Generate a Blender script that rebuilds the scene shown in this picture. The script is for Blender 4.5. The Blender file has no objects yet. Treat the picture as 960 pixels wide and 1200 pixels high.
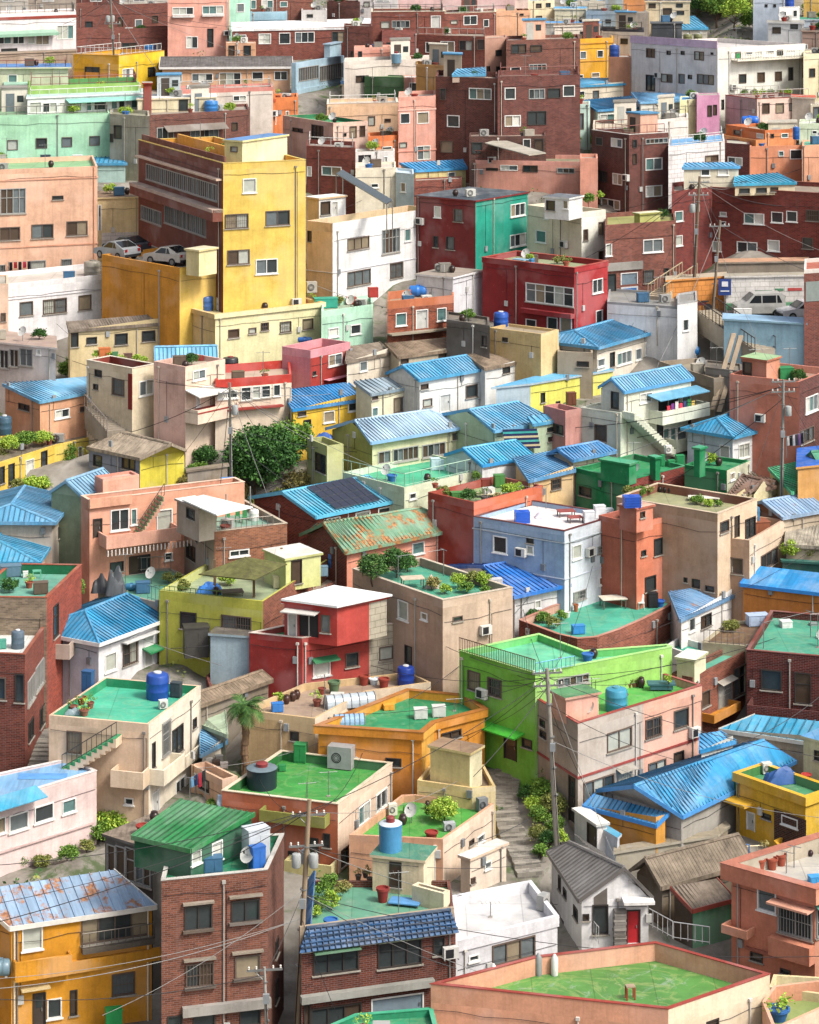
import bpy,math,random
from math import sin,cos,pi,radians,sqrt,atan2
from mathutils import Vector,noise
random.seed(7)
R=random.Random(11)
sc=bpy.context.scene
COL=sc.collection
# ------------------------------------------------------------------ camera geometry
F=3000.0
YH=-120.0
TERR=[(1700,96),(1400,112),(1250,122),(1200,126),(1000,142),(800,158),(600,176),(400,198),(200,235),(100,270),(0,320),(-50,380),(-80,470)]
def y2Y(y):
 t=TERR
 if y>=t[0][0]:return t[0][1]
 for(a,A),(b,B)in zip(t,t[1:]):
  if y>=b:
   return A+(B-A)*(a-y)/(a-b)
 return t[-1][1]
def terr_z(Y):
 t=TERR
 pz=[(D,-(y-YH)/F*D)for y,D in t]
 if Y<=pz[0][0]:return pz[0][1]
 for(a,A),(b,B)in zip(pz,pz[1:]):
  if Y<=b:
   return A+(B-A)*(Y-a)/(b-a)
 return pz[-1][1]+(Y-pz[-1][0])*0.22
OX,OY=0,0
def at(c,r):
 """following coordinates are read from a 3x enlargement of one tile of the survey picture"""
 global OX,OY
 OX=320*c
 OY=[0,190,380,560,760,960][r]
def P(p):
 return(OX+p[0]/3.0,OY+p[1]/3.0)
def on_plane(p,z):
 x,y=P(p)
 Y=-z*F/(y-YH)
 return Vector(((x-480)/F*Y,Y))
def on_depth(p,Y):
 x,y=P(p)
 return Vector(((x-480)/F*Y,Y,-(y-YH)/F*Y))
def kx(cx):return(OX+cx/3.0-480)/F
# ------------------------------------------------------------------ tags
def tag(o,label=None,cat=None,group=None,kind=None):
 if label:o['label']=label
 if cat:o['category']=cat
 if group:o['group']=group
 if kind:o['kind']=kind
 return o
def empty(name,loc=(0,0,0),rz=0.0):
 o=bpy.data.objects.new(name,None)
 COL.objects.link(o);o.location=loc;o.rotation_euler=(0,0,rz);o.empty_display_size=0.3
 return o
 # ------------------------------------------------------------------ mesh collector
class MB:
 def __init__(s):
  s.v=[];s.f=[];s.m=[];s.uv=[];s.mats=[]
 def mi(s,mat):
  if mat not in s.mats:s.mats.append(mat)
  return s.mats.index(mat)
 def face(s,pts,mat,uvs=None):
  b=len(s.v);s.v+=[tuple(p)for p in pts]
  s.f.append(tuple(range(b,b+len(pts))));s.m.append(s.mi(mat))
  if uvs is None:
   p0=Vector(pts[0]);n=Vector((0,0,0))
   for i in range(1,len(pts)-1):
    n+=(Vector(pts[i])-p0).cross(Vector(pts[i+1])-p0)
   if n.length>1e-9:n.normalize()
   if abs(n.z)>0.7:uvs=[(p[0],p[1])for p in pts]
   else:
    d=Vector((-n.y,n.x,0));d=d.normalized()if d.length>1e-6 else Vector((1,0,0))
    uvs=[(p[0]*d.x+p[1]*d.y,p[2])for p in pts]
  s.uv+=list(uvs)
 def box(s,o,ex,ey,ez,mat,top=None):
  """o corner, ex ey ez edge vectors"""
  o=Vector(o);ex=Vector(ex);ey=Vector(ey);ez=Vector(ez)
  c=[o,o+ex,o+ex+ey,o+ey,o+ez,o+ex+ez,o+ex+ey+ez,o+ey+ez]
  if ex.cross(ey).dot(ez)<0:
   c=[c[3],c[2],c[1],c[0],c[7],c[6],c[5],c[4]]
  for q in((3,2,1,0),(0,1,5,4),(1,2,6,5),(2,3,7,6),(3,0,4,7)):
   s.face([c[i]for i in q],mat)
  s.face([c[i]for i in(4,5,6,7)],top or mat)
 def cbox(s,c,sx,sy,sz,mat,rz=0.0,top=None):
  """box standing on c, centred in x and y"""
  ex=Vector((cos(rz),sin(rz),0))*sx;ey=Vector((-sin(rz),cos(rz),0))*sy
  s.box(Vector(c)-ex/2-ey/2,ex,ey,(0,0,sz),mat,top)
 def tube(s,a,b,r,mat,n=6,r2=None):
  a=Vector(a);b=Vector(b);r2=r if r2 is None else r2
  d=(b-a)
  if d.length<1e-6:return
  d.normalize()
  u=d.cross(Vector((0,0,1))if abs(d.z)<0.9 else Vector((1,0,0))).normalized();w=d.cross(u)
  A=[a+(u*cos(2*pi*i/n)+w*sin(2*pi*i/n))*r for i in range(n)]
  B=[b+(u*cos(2*pi*i/n)+w*sin(2*pi*i/n))*r2 for i in range(n)]
  for i in range(n):
   j=(i+1)%n
   s.face([A[j],A[i],B[i],B[j]],mat)
  s.face(A,mat);s.face(B[::-1],mat)
 def lathe(s,c,prof,mat,n=20,mats=None):
  """prof list of (r, z); c base centre"""
  c=Vector(c)
  rings=[[c+Vector((r*cos(2*pi*i/n),r*sin(2*pi*i/n),z))for i in range(n)]for r,z in prof]
  for k in range(len(prof)-1):
   for i in range(n):
    j=(i+1)%n
    s.face([rings[k][i],rings[k][j],rings[k+1][j],rings[k+1][i]],mats[k]if mats else mat)
  s.face(rings[-1],mats[-1]if mats else mat)
 def build(s,name,parent=None,smooth=False,org=None):
  me=bpy.data.meshes.new(name)
  if org is None:org=parent_loc(parent)if parent else Vector((0,0,0))
  org=Vector(org)
  vs=[(v[0]-org.x,v[1]-org.y,v[2]-org.z)for v in s.v]
  me.from_pydata(vs,[],s.f)
  for m in s.mats:me.materials.append(m)
  me.polygons.foreach_set('material_index',s.m)
  ul=me.uv_layers.new(name='UVMap')
  ul.data.foreach_set('uv',[c for uv in s.uv for c in uv])
  if smooth:
   me.polygons.foreach_set('use_smooth',[True]*len(s.f))
  me.update()
  if smooth:
   import bmesh
   bm=bmesh.new();bm.from_mesh(me);bmesh.ops.remove_doubles(bm,verts=bm.verts,dist=0.0005);bm.to_mesh(me);bm.free()
   try:me.set_sharp_from_angle(angle=radians(40))
   except Exception:pass
  o=bpy.data.objects.new(name,me);COL.objects.link(o)
  if parent:o.parent=parent
  else:o.location=org
  return o
def parent_loc(p):
 l=Vector((0,0,0))
 while p:
  l+=Vector(p.location);p=p.parent
 return l
 # ------------------------------------------------------------------ materials
MC={}
def lin(h):
 if isinstance(h,(tuple,list)):return tuple(h[:3])
 h=h.lstrip('#')
 if len(h)==3:h=''.join(a+a for a in h)
 v=[int(h[i:i+2],16)/255 for i in(0,2,4)]
 return tuple((x/12.92 if x<0.04045 else((x+0.055)/1.055)**2.4)for x in v)
ALB=0.80
def base(h,k=ALB):
 c=[min(0.74,max(0.004,v*k))for v in lin(h)]
 g=sum(c)/3
 s=0.95
 return tuple(min(0.74,max(0.003,g+(v-g)*s))for v in c)+(1,)
def deblue(c,k):
 return(c[0]+(.015 if k<.8 else 0),c[1],c[2]*k,1)if c[2]>c[0]*1.35 and c[2]>c[1]*1.12 else c
def newmat(key):
 m=bpy.data.materials.new(key);m.use_nodes=True
 nt=m.node_tree;b=nt.nodes['Principled BSDF']
 b.inputs['Specular IOR Level'].default_value=0.25
 return m,nt,b
def nd(nt,t,**kw):
 n=nt.nodes.new(t)
 for k,v in kw.items():
  if k.startswith('i_'):n.inputs[k[2:].replace('_',' ')].default_value=v
  else:setattr(n,k,v)
 return n
def uvmap(nt,sx,sy,sz=1):
 u=nd(nt,'ShaderNodeUVMap');mp=nd(nt,'ShaderNodeMapping')
 mp.inputs['Scale'].default_value=(sx,sy,sz)
 oi=nd(nt,'ShaderNodeObjectInfo')
 ad=nd(nt,'ShaderNodeVectorMath',operation='ADD')
 sca=nd(nt,'ShaderNodeVectorMath',operation='SCALE');
 cmb=nd(nt,'ShaderNodeCombineXYZ')
 nt.links.new(oi.outputs['Random'],cmb.inputs[2])
 nt.links.new(cmb.outputs[0],sca.inputs[0]);sca.inputs['Scale'].default_value=50.0
 nt.links.new(u.outputs[0],mp.inputs['Vector'])
 nt.links.new(mp.outputs[0],ad.inputs[0]);nt.links.new(sca.outputs[0],ad.inputs[1])
 return ad.outputs[0]
def ramp(nt,src,stops):
 r=nd(nt,'ShaderNodeValToRGB');e=r.color_ramp.elements
 e[0].position=stops[0][0];e[0].color=(stops[0][1],)*3+(1,)
 e[1].position=stops[-1][0];e[1].color=(stops[-1][1],)*3+(1,)
 for p,v in stops[1:-1]:
  q=e.new(p);q.color=(v,v,v,1)
 nt.links.new(src,r.inputs[0]);return r.outputs[0]
def mix(nt,f,a,b,mode='MIX'):
 n=nd(nt,'ShaderNodeMix',data_type='RGBA',blend_type=mode)
 for s,k in((f,0),(a,6),(b,7)):
  if hasattr(s,'default_value')or hasattr(s,'links'):nt.links.new(s,n.inputs[k])
  else:n.inputs[k].default_value=s
 return n.outputs[2]
def paint(h,wear=0.5,rough=0.88,k=ALB,lines=False):
 """painted cement: blotches, run-off streaks, small chips, optional scored block joints"""
 key=('paint',str(h),wear,rough,k,lines)
 if key in MC:return MC[key]
 m,nt,b=newmat('painted_cement')
 c=deblue(base(h,k),.88)
 uv=uvmap(nt,1,1)
 n1=nd(nt,'ShaderNodeTexNoise',i_Scale=0.55,i_Detail=5.0,i_Roughness=0.65);nt.links.new(uv,n1.inputs['Vector'])
 v1=ramp(nt,n1.outputs[0],[(0.3,0.74-0.14*wear),(0.7,1.04)])
 col=mix(nt,1.0,c,v1,'MULTIPLY')
 n7=nd(nt,'ShaderNodeTexNoise',i_Scale=7.0,i_Detail=6.0,i_Roughness=0.75);nt.links.new(uv,n7.inputs['Vector'])
 col=mix(nt,1.0,col,ramp(nt,n7.outputs[0],[(0.3,0.86),(0.7,1.08)]),'MULTIPLY')
 us=uvmap(nt,3.2,0.22)
 n2=nd(nt,'ShaderNodeTexNoise',i_Scale=1.0,i_Detail=6.0,i_Roughness=0.7);nt.links.new(us,n2.inputs['Vector'])
 f2=ramp(nt,n2.outputs[0],[(0.46,0.0),(0.74,min(1.0,0.9*wear))])
 g=(c[0]*0.42+0.02,c[1]*0.40+0.02,c[2]*0.38+0.015,1)
 col=mix(nt,f2,col,g)
 n3=nd(nt,'ShaderNodeTexNoise',i_Scale=2.2,i_Detail=8.0,i_Roughness=0.75);nt.links.new(uv,n3.inputs['Vector'])
 f3=ramp(nt,n3.outputs[0],[(0.62-0.03*wear,0.0),(0.70,min(1.0,0.9*wear))])
 g3=(0.30*0.6+c[0]*0.4,0.28*0.6+c[1]*0.4,0.25*0.6+c[2]*0.4,1)
 col=mix(nt,f3,col,g3)
 if lines:
  br=nd(nt,'ShaderNodeTexBrick',offset=0.5);br.inputs['Scale'].default_value=1.0
  br.inputs['Brick Width'].default_value=0.8;br.inputs['Row Height'].default_value=0.4;br.inputs['Mortar Size'].default_value=0.02
  u2=nd(nt,'ShaderNodeUVMap');nt.links.new(u2.outputs[0],br.inputs['Vector'])
  br.inputs['Color1'].default_value=(1,1,1,1);br.inputs['Color2'].default_value=(0.93,0.93,0.93,1);br.inputs['Mortar'].default_value=(0.55,0.53,0.5,1)
  col=mix(nt,1.0,col,br.outputs['Color'],'MULTIPLY')
 n6=nd(nt,'ShaderNodeTexNoise',i_Scale=0.33,i_Detail=3.0,i_Roughness=0.5);nt.links.new(uv,n6.inputs['Vector'])
 col=mix(nt,ramp(nt,n6.outputs[0],[(0.5,0.0),(0.62,0.45*min(1,wear*1.4))]),col,tuple(v*.72+.17 for v in c[:3])+(1,))
 nt.links.new(col,b.inputs['Base Color'])
 b.inputs['Roughness'].default_value=rough
 n4=nd(nt,'ShaderNodeTexNoise',i_Scale=9.0,i_Detail=4.0);nt.links.new(uv,n4.inputs['Vector'])
 bp=nd(nt,'ShaderNodeBump',i_Strength=0.35,i_Distance=0.02);nt.links.new(n4.outputs[0],bp.inputs['Height']);nt.links.new(bp.outputs[0],b.inputs['Normal'])
 MC[key]=m;return m
def brick(h='8a4a3c',mortar=None,bw=0.30,bh=0.10,k=ALB,wear=0.4):
 key=('brick',h,mortar,bw,bh,wear)
 if key in MC:return MC[key]
 m,nt,b=newmat('brickwork')
 c=base(h,k);c=(c[0]*.80,c[1]*.68,c[2]*.58,1)if not mortar else c;d=tuple(v*0.62 for v in c[:3])+(1,)
 u=nd(nt,'ShaderNodeUVMap')
 br=nd(nt,'ShaderNodeTexBrick',offset=0.5,squash=1.0)
 nt.links.new(u.outputs[0],br.inputs['Vector'])
 br.inputs['Scale'].default_value=1.0
 br.inputs['Brick Width'].default_value=bw;br.inputs['Row Height'].default_value=bh;br.inputs['Mortar Size'].default_value=0.012
 br.inputs['Mortar Smooth'].default_value=0.3
 br.inputs['Color1'].default_value=tuple(min(.8,v*1.18)for v in c[:3])+(1,);br.inputs['Color2'].default_value=d
 br.inputs['Mortar'].default_value=base(mortar,k)if mortar else tuple(v*0.6+0.10 for v in c[:3])+(1,)
 uv=uvmap(nt,1,1)
 n1=nd(nt,'ShaderNodeTexNoise',i_Scale=0.7,i_Detail=6.0,i_Roughness=0.7);nt.links.new(uv,n1.inputs['Vector'])
 col=mix(nt,1.0,br.outputs['Color'],ramp(nt,n1.outputs[0],[(0.3,0.70),(0.72,1.12)]),'MULTIPLY')
 us=uvmap(nt,2.6,0.25)
 n2=nd(nt,'ShaderNodeTexNoise',i_Scale=1.0,i_Detail=6.0,i_Roughness=0.7);nt.links.new(us,n2.inputs['Vector'])
 col=mix(nt,ramp(nt,n2.outputs[0],[(0.52,0.0),(0.8,wear)]),col,tuple(v*0.5+0.09 for v in c[:3])+(1,))
 nt.links.new(col,b.inputs['Base Color']);b.inputs['Roughness'].default_value=0.9
 bp=nd(nt,'ShaderNodeBump',i_Strength=0.5,i_Distance=0.015);nt.links.new(br.outputs['Fac'],bp.inputs['Height']);bp.invert=True
 nt.links.new(bp.outputs[0],b.inputs['Normal'])
 MC[key]=m;return m
def metal(h,rust=0.0,tile=True,k=ALB,fade=0.6):
 """coated metal roofing: sun-faded patches, optional rust, pressed tile steps across the slope"""
 key=('metal',h,rust,tile,fade)
 if key in MC:return MC[key]
 m,nt,b=newmat('coated_metal_roof')
 c=base(h,k);vi=c[2]>c[1]*1.9;c=deblue(c,.84 if vi else.93);c=(c[0]*(.85 if vi else 1),c[1]*(1.12 if vi else 1),c[2],1)
 uv=uvmap(nt,1,1)
 n1=nd(nt,'ShaderNodeTexNoise',i_Scale=0.5,i_Detail=6.0,i_Roughness=0.7);nt.links.new(uv,n1.inputs['Vector'])
 pale=tuple(v*0.55+0.45*0.62 for v in c[:3])+(1,)
 col=mix(nt,ramp(nt,n1.outputs[0],[(0.42,0.0),(0.75,fade)]),c,pale)
 us=uvmap(nt,4.0,0.35)
 n2=nd(nt,'ShaderNodeTexNoise',i_Scale=1.0,i_Detail=6.0,i_Roughness=0.75);nt.links.new(us,n2.inputs['Vector'])
 col=mix(nt,1.0,col,ramp(nt,n2.outputs[0],[(0.3,0.68),(0.62,1.05)]),'MULTIPLY')
 su=nd(nt,'ShaderNodeUVMap');sp=nd(nt,'ShaderNodeSeparateXYZ');nt.links.new(su.outputs[0],sp.inputs[0])
 fl=nd(nt,'ShaderNodeMath',operation='SNAP');nt.links.new(sp.outputs[0],fl.inputs[0]);fl.inputs[1].default_value=.84
 wn=nd(nt,'ShaderNodeTexWhiteNoise',noise_dimensions='1D');nt.links.new(fl.outputs[0],wn.inputs['W'])
 col=mix(nt,1.0,col,ramp(nt,wn.outputs['Value'],[(0.0,0.80),(1.0,1.10)]),'MULTIPLY')
 if rust>0:
  ur=uvmap(nt,1.25,0.95)
  n3=nd(nt,'ShaderNodeTexNoise',i_Scale=0.9,i_Detail=9.0,i_Roughness=0.72);nt.links.new(ur,n3.inputs['Vector'])
  t=0.66-0.22*rust
  n5=nd(nt,'ShaderNodeTexNoise',i_Scale=5.0,i_Detail=4.0);nt.links.new(ur,n5.inputs['Vector'])
  rc=mix(nt,ramp(nt,n5.outputs[0],[(0.35,0.0),(0.65,1.0)]),(0.17,0.06,0.025,1),(0.42,0.19,0.06,1))
  col=mix(nt,ramp(nt,n3.outputs[0],[(t,0.0),(t+0.07,0.92)]),col,rc)
 nt.links.new(col,b.inputs['Base Color'])
 b.inputs['Roughness'].default_value=0.55;b.inputs['Specular IOR Level'].default_value=0.3
 u=nd(nt,'ShaderNodeUVMap')
 if tile:
  w=nd(nt,'ShaderNodeTexWave',wave_type='BANDS',bands_direction='Y',wave_profile='SAW',i_Scale=0.5/1.0)
  nt.links.new(u.outputs[0],w.inputs['Vector']);w.inputs['Scale'].default_value=0.9
  bp=nd(nt,'ShaderNodeBump',i_Strength=0.5,i_Distance=0.05);nt.links.new(w.outputs['Fac'],bp.inputs['Height'])
  nt.links.new(bp.outputs[0],b.inputs['Normal'])
 MC[key]=m;return m
def asbestos(h='7d7468',k=ALB):
 key=('asb',h)
 if key in MC:return MC[key]
 m,nt,b=newmat('weathered_cement_sheet')
 c=base(h,k);uv=uvmap(nt,1,1)
 n1=nd(nt,'ShaderNodeTexNoise',i_Scale=1.1,i_Detail=8.0,i_Roughness=0.75);nt.links.new(uv,n1.inputs['Vector'])
 col=mix(nt,ramp(nt,n1.outputs[0],[(0.35,0.0),(0.65,1.0)]),tuple(v*0.5 for v in c[:3])+(1,),tuple(min(.7,v*1.25)for v in c[:3])+(1,))
 us=uvmap(nt,5.0,0.4)
 n2=nd(nt,'ShaderNodeTexNoise',i_Scale=1.0,i_Detail=5.0,i_Roughness=0.7);nt.links.new(us,n2.inputs['Vector'])
 col=mix(nt,ramp(nt,n2.outputs[0],[(0.48,0.0),(0.7,0.7)]),col,(0.07,0.055,0.04,1))
 nt.links.new(col,b.inputs['Base Color']);b.inputs['Roughness'].default_value=0.95
 MC[key]=m;return m
def deckmat(h='3fa582',wear=0.6,k=ALB):
 if h=='5c9448':wear=1.15
 """waterproof roof coating with puddle stains and worn patches"""
 key=('deck',h,wear)
 if key in MC:return MC[key]
 m,nt,b=newmat('roof_coating')
 c=base(h,k);uv=uvmap(nt,1,1)
 n1=nd(nt,'ShaderNodeTexNoise',i_Scale=0.45,i_Detail=7.0,i_Roughness=0.7);nt.links.new(uv,n1.inputs['Vector'])
 col=mix(nt,1.0,c,ramp(nt,n1.outputs[0],[(0.32,0.66),(0.68,1.12)]),'MULTIPLY')
 n2=nd(nt,'ShaderNodeTexNoise',i_Scale=0.8,i_Detail=9.0,i_Roughness=0.75,i_Distortion=1.2);nt.links.new(uv,n2.inputs['Vector'])
 w=tuple(v*0.45+0.22 for v in c[:3])+(1,)
 col=mix(nt,ramp(nt,n2.outputs[0],[(0.55,0.0),(0.66,min(.8,0.75*wear))]),col,w)
 n3=nd(nt,'ShaderNodeTexNoise',i_Scale=3.1,i_Detail=6.0,i_Roughness=0.8);nt.links.new(uv,n3.inputs['Vector'])
 col=mix(nt,ramp(nt,n3.outputs[0],[(0.63,0.0),(0.72,min(.7,0.6*wear))]),col,(0.10,0.09,0.07,1))
 n4=nd(nt,'ShaderNodeTexNoise',i_Scale=0.28,i_Detail=5.0,i_Roughness=0.6,i_Distortion=1.8);nt.links.new(uv,n4.inputs['Vector'])
 col=mix(nt,ramp(nt,n4.outputs[0],[(0.455,0.0),(0.49,0.25*wear),(0.50,0.32*wear),(0.53,0.0)]),col,tuple(v*.5+w_ for v,w_ in zip(c[:3],(.30,.26,.12)))+(1,))
 us=uvmap(nt,1,1);br=nd(nt,'ShaderNodeTexBrick',offset=0.0);br.inputs['Scale'].default_value=1.0;br.inputs['Brick Width'].default_value=2.9;br.inputs['Row Height'].default_value=3.4;br.inputs['Mortar Size'].default_value=.03
 br.inputs['Color1'].default_value=(1,1,1,1);br.inputs['Color2'].default_value=(.90,.90,.90,1);br.inputs['Mortar'].default_value=(.7,.7,.7,1);nt.links.new(us,br.inputs['Vector'])
 col=mix(nt,1.0,col,br.outputs['Color'],'MULTIPLY')
 nt.links.new(col,b.inputs['Base Color']);b.inputs['Roughness'].default_value=0.55
 MC[key]=m;return m
def plain(h,rough=0.6,metallic=0.0,spec=0.4,k=ALB):
 key=('plain',str(h),rough,metallic,k)
 if key in MC:return MC[key]
 m,nt,b=newmat('plain_finish')
 c=base(h,k);uv=uvmap(nt,1,1)
 n1=nd(nt,'ShaderNodeTexNoise',i_Scale=2.5,i_Detail=5.0,i_Roughness=0.65);nt.links.new(uv,n1.inputs['Vector'])
 nt.links.new(mix(nt,1.0,c,ramp(nt,n1.outputs[0],[(0.3,0.78),(0.7,1.06)]),'MULTIPLY'),b.inputs['Base Color'])
 b.inputs['Roughness'].default_value=rough;b.inputs['Metallic'].default_value=metallic;b.inputs['Specular IOR Level'].default_value=spec
 MC[key]=m;return m
def leafmat(h,h2):
 key=('leaf',h,h2)
 if key in MC:return MC[key]
 m,nt,b=newmat('leaves')
 g=nd(nt,'ShaderNodeNewGeometry')
 col=mix(nt,g.outputs['Random Per Island'],base(h,1.0),base(h2,1.0))
 nt.links.new(col,b.inputs['Base Color']);b.inputs['Roughness'].default_value=0.6
 MC[key]=m;return m
G_DARK=plain('3a4244',0.12,0,0.6);G_TEAL=plain('5f8280',0.15,0,0.6);G_CURT=plain('b9bdb2',0.35,0,0.5)
G_GREY=plain('6d777a',0.15,0,0.6);G_BROWN=plain('57483c',0.2,0,0.5);G_WARM=plain('9a8c74',.4,0,.5);G_PALE=plain('dcdcd2',.4,0,.5)
WHITE_FR=plain('f2f2ee',0.5);BROWN_FR=plain('6a5a50',0.6);GREY_FR=plain('a8a8a4',0.5);DARK_FR=plain('3b3532',0.6)
CONC=paint('b3aca0',1.0);STEEL=plain('9a9c9c',0.4,0.6);RUSTY=plain('6f4a38',0.8);BLACK=plain('26262a',0.6)
PIPEW=plain('dcdcd6',0.6);WOOD=plain('7d6248',0.8);TERRA=plain('a8573f',0.8)
# ------------------------------------------------------------------ houses
HS={}
FOOT=[]
class House:pass
SPLIT=10**9
def cross2(a,b):return a.x*b.y-a.y*b.x
def hit(C,d,k):return(k*C.y-C.x)/(d.x-k*d.y)
def foot(pts,Z,C3,a=None,dep=None,free=False,nm=''):
 """footprint in plan from what the three roof corners show"""
 if len(pts)>=4:
  return[on_plane(p,Z)if not isinstance(p,Vector)else p for p in pts]
 L,C,Rr=pts
 C2=Vector((C3.x,C3.y))
 isT=lambda q:isinstance(q,tuple)
 kxx=lambda q:kx(q[0]if isT(q)else q)
 cx=C[0]
 if a is not None:
  dR=Vector((cos(radians(a)),sin(radians(a))))
  dL=Vector((-dR.y,dR.x))
 else:
  vL=on_plane(L,Z)-C2 if isT(L)else None
  vR=on_plane(Rr,Z)-C2 if isT(Rr)else None
  if vL is not None and vR is not None:
   ang=math.degrees(math.acos(max(-1,min(1,vL.normalized().dot(vR.normalized())))))
   if free or abs(ang-90)<7:
    return[C2+vL,C2,C2+vR,C2+vL+vR]
   if abs(L[0]-cx)>abs(Rr[0]-cx):vR=None
   else:vL=None
  if vR is None:
   dL=vL.normalized();dR=Vector((dL.y,-dL.x))
  else:
   dR=vR.normalized();dL=Vector((-dR.y,dR.x))
 def ln(q,d):
  if q is None:return dep or 7.0
  t=hit(C2,d,kxx(q))
  if t<0.4 or t>32:
   print('LEN?',nm,round(t,1));t=min(max(t,3.0),14.0)if t>0 else(dep or 6.0)
  return t
 tL=dep if(L is None and dep)else ln(L,dL)
 tR=dep if(Rr is None and dep)else ln(Rr,dR)
 return[C2+dL*tL,C2,C2+dR*tR,C2+dL*tL+dR*tR]
def ccw(poly):
 A=sum(cross2(poly[i],poly[(i+1)%len(poly)])for i in range(len(poly)))
 return A>0
def offset(poly,d):
 """move every edge inwards by d (negative: outwards)"""
 n=len(poly);out=[]
 s=1 if ccw(poly)else-1
 for i in range(n):
  p0,p1,p2=poly[i-1],poly[i],poly[(i+1)%n]
  e1=(p1-p0).normalized();e2=(p2-p1).normalized()
  n1=Vector((-e1.y,e1.x))*s;n2=Vector((-e2.y,e2.x))*s
  b=n1+n2
  q=b.length_squared
  if q<0.2:out.append(p1+n1*d)
  else:out.append(p1+b*(2*d/q))
 return out
PSETS={'w':(WHITE_FR,[G_DARK,G_GREY,G_TEAL,G_CURT,G_DARK,G_PALE,G_WARM]),'b':(BROWN_FR,[G_DARK,G_GREY,G_BROWN,G_DARK,G_WARM,G_CURT]),'g':(GREY_FR,[G_GREY,G_DARK,G_CURT,G_DARK]),'k':(DARK_FR,[G_DARK,G_BROWN,G_DARK]),'t':(WHITE_FR,[G_TEAL,G_TEAL,G_CURT,G_DARK]),'x':(GREY_FR,[G_GREY,G_DARK,G_BROWN]),'a':(GREY_FR,[G_GREY,G_DARK,G_CURT])}
DOORC={'D':'c9c9c4','d':'4a4038','R':'c8202c','G':'2f9a57','B':'3f6f97','S':'7f93a0'}
def window(root,Pw,d,n,u0,z0,u1,z1,st,small=False):
 """a framed window (or door) set in its wall opening; origin of the wall at Pw, along d, outward n"""
 def W(u,o,z):return(Pw.x+d.x*u+n.x*o,Pw.y+d.y*u+n.y*o,z)
 w=u1-u0;h=z1-z0
 D3=Vector((d.x,d.y,0));N3=Vector((n.x,n.y,0));Z3=Vector((0,0,1))
 if st in 'oO':
  m=MB();m.face([W(u0,-0.12,z0),W(u1,-0.12,z0),W(u1,-0.12,z1),W(u0,-0.12,z1)],BLACK if st=='o' else plain('6a5f56',.8))
  m.cbox(W((u0+u1)/2,-0.08,z0),0.08,0.05,h,GREY_FR,atan2(d.y,d.x))
  return m.build('opening',root)
 if st in DOORC:
  fr=MB();t=0.07
  fm=WHITE_FR if st in 'DBS' else DARK_FR
  fr.box(W(u0,-0.10,z0),D3*t,N3*0.14,Z3*h,fm);fr.box(W(u1-t,-0.10,z0),D3*t,N3*0.14,Z3*h,fm)
  fr.box(W(u0+t,-0.10,z1-t),D3*(w-2*t),N3*0.14,Z3*t,fm)
  o=fr.build('door',root)
  p=MB();pm=plain(DOORC[st],0.5)
  p.box(W(u0+t,-0.09,z0),D3*(w-2*t),N3*0.04,Z3*(h-t),pm)
  if h>1.5:
   p.box(W(u0+t+.12,-0.05,z0+h*.55),D3*(w-2*t-.24),N3*0.012,Z3*(h*.33),G_DARK if st!='R' else pm)
  p.build('door_leaf',o)
  if not small:
   k=MB();k.box(W(u1-t-.16,-0.05,z0+h*.45),D3*.05,N3*0.06,Z3*.14,STEEL);k.build('handle',o)
  return o
 fm,pm=PSETS.get(st.lower(),PSETS['w'])
 t=0.075 if w>1.0 else 0.06
 fr=MB()
 fr.box(W(u0-.03,-0.08,z0),D3*t,N3*0.13,Z3*h,fm);fr.box(W(u1-t+.03,-0.08,z0),D3*t,N3*0.13,Z3*h,fm)
 fr.box(W(u0+t-.03,-0.08,z1-t),D3*(w-2*t+.06),N3*0.128,Z3*t,fm)
 fr.box(W(u0+t-.03,-0.08,z0),D3*(w-2*t+.06),N3*0.128,Z3*t,fm)
 npn=max(1,round(w/0.85))if st!='x' else max(2,round(w/0.5))
 if w<0.75:npn=1
 for i in range(1,npn):
  u=u0+w*i/npn
  fr.box(W(u-.03,-0.07,z0+t),D3*.06,N3*0.09,Z3*(h-2*t),fm)
 if h>1.7 or st.isupper():
  fr.box(W(u0+t,-0.068,z0+h*.62),D3*(w-2*t),N3*0.07,Z3*.05,fm)
 o=fr.build('window',root)
 p=MB()
 for i in range(npn):
  a=u0+w*i/npn;b=u0+w*(i+1)/npn
  g=R.choice(pm)
  off=-0.06 if i%2 else-0.05
  p.face([W(a,off,z0),W(b,off,z0),W(b,off,z1),W(a,off,z1)],g)
 p.build('pane',o)
 if not small:
  s=MB();s.box(W(u0-.1,-0.02,z0-.07),D3*(w+.2),N3*0.12,Z3*.07,fm if st in 'wt' else CONC);s.build('sill',o)
  if st in 'ga' or(st=='b' and R.random()<.5):
   g=MB();gm=GREY_FR if st!='b' else BROWN_FR
   k=max(3,int(w/.16))
   for i in range(k+1):
    g.box(W(u0+w*i/k-.01,.10,z0),D3*.022,N3*.02,Z3*(h*.98),gm)
   for q in(0.02,.5,.95):
    g.box(W(u0-.02,.075,z0+h*q),D3*(w+.04),N3*.022,Z3*.03,gm)
   g.build('grille',o)
  if st=='a' or(st=='g' and R.random()<.3):
   g=MB();g.box(W(u0-.15,0.0,z1+.06),D3*(w+.3),N3*.45-Z3*.16,Z3*.04,R.choice([CONC,plain('5f8f80',.5),plain('9aa0a0',.5)]));g.build('canopy',o)
 return o
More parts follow.
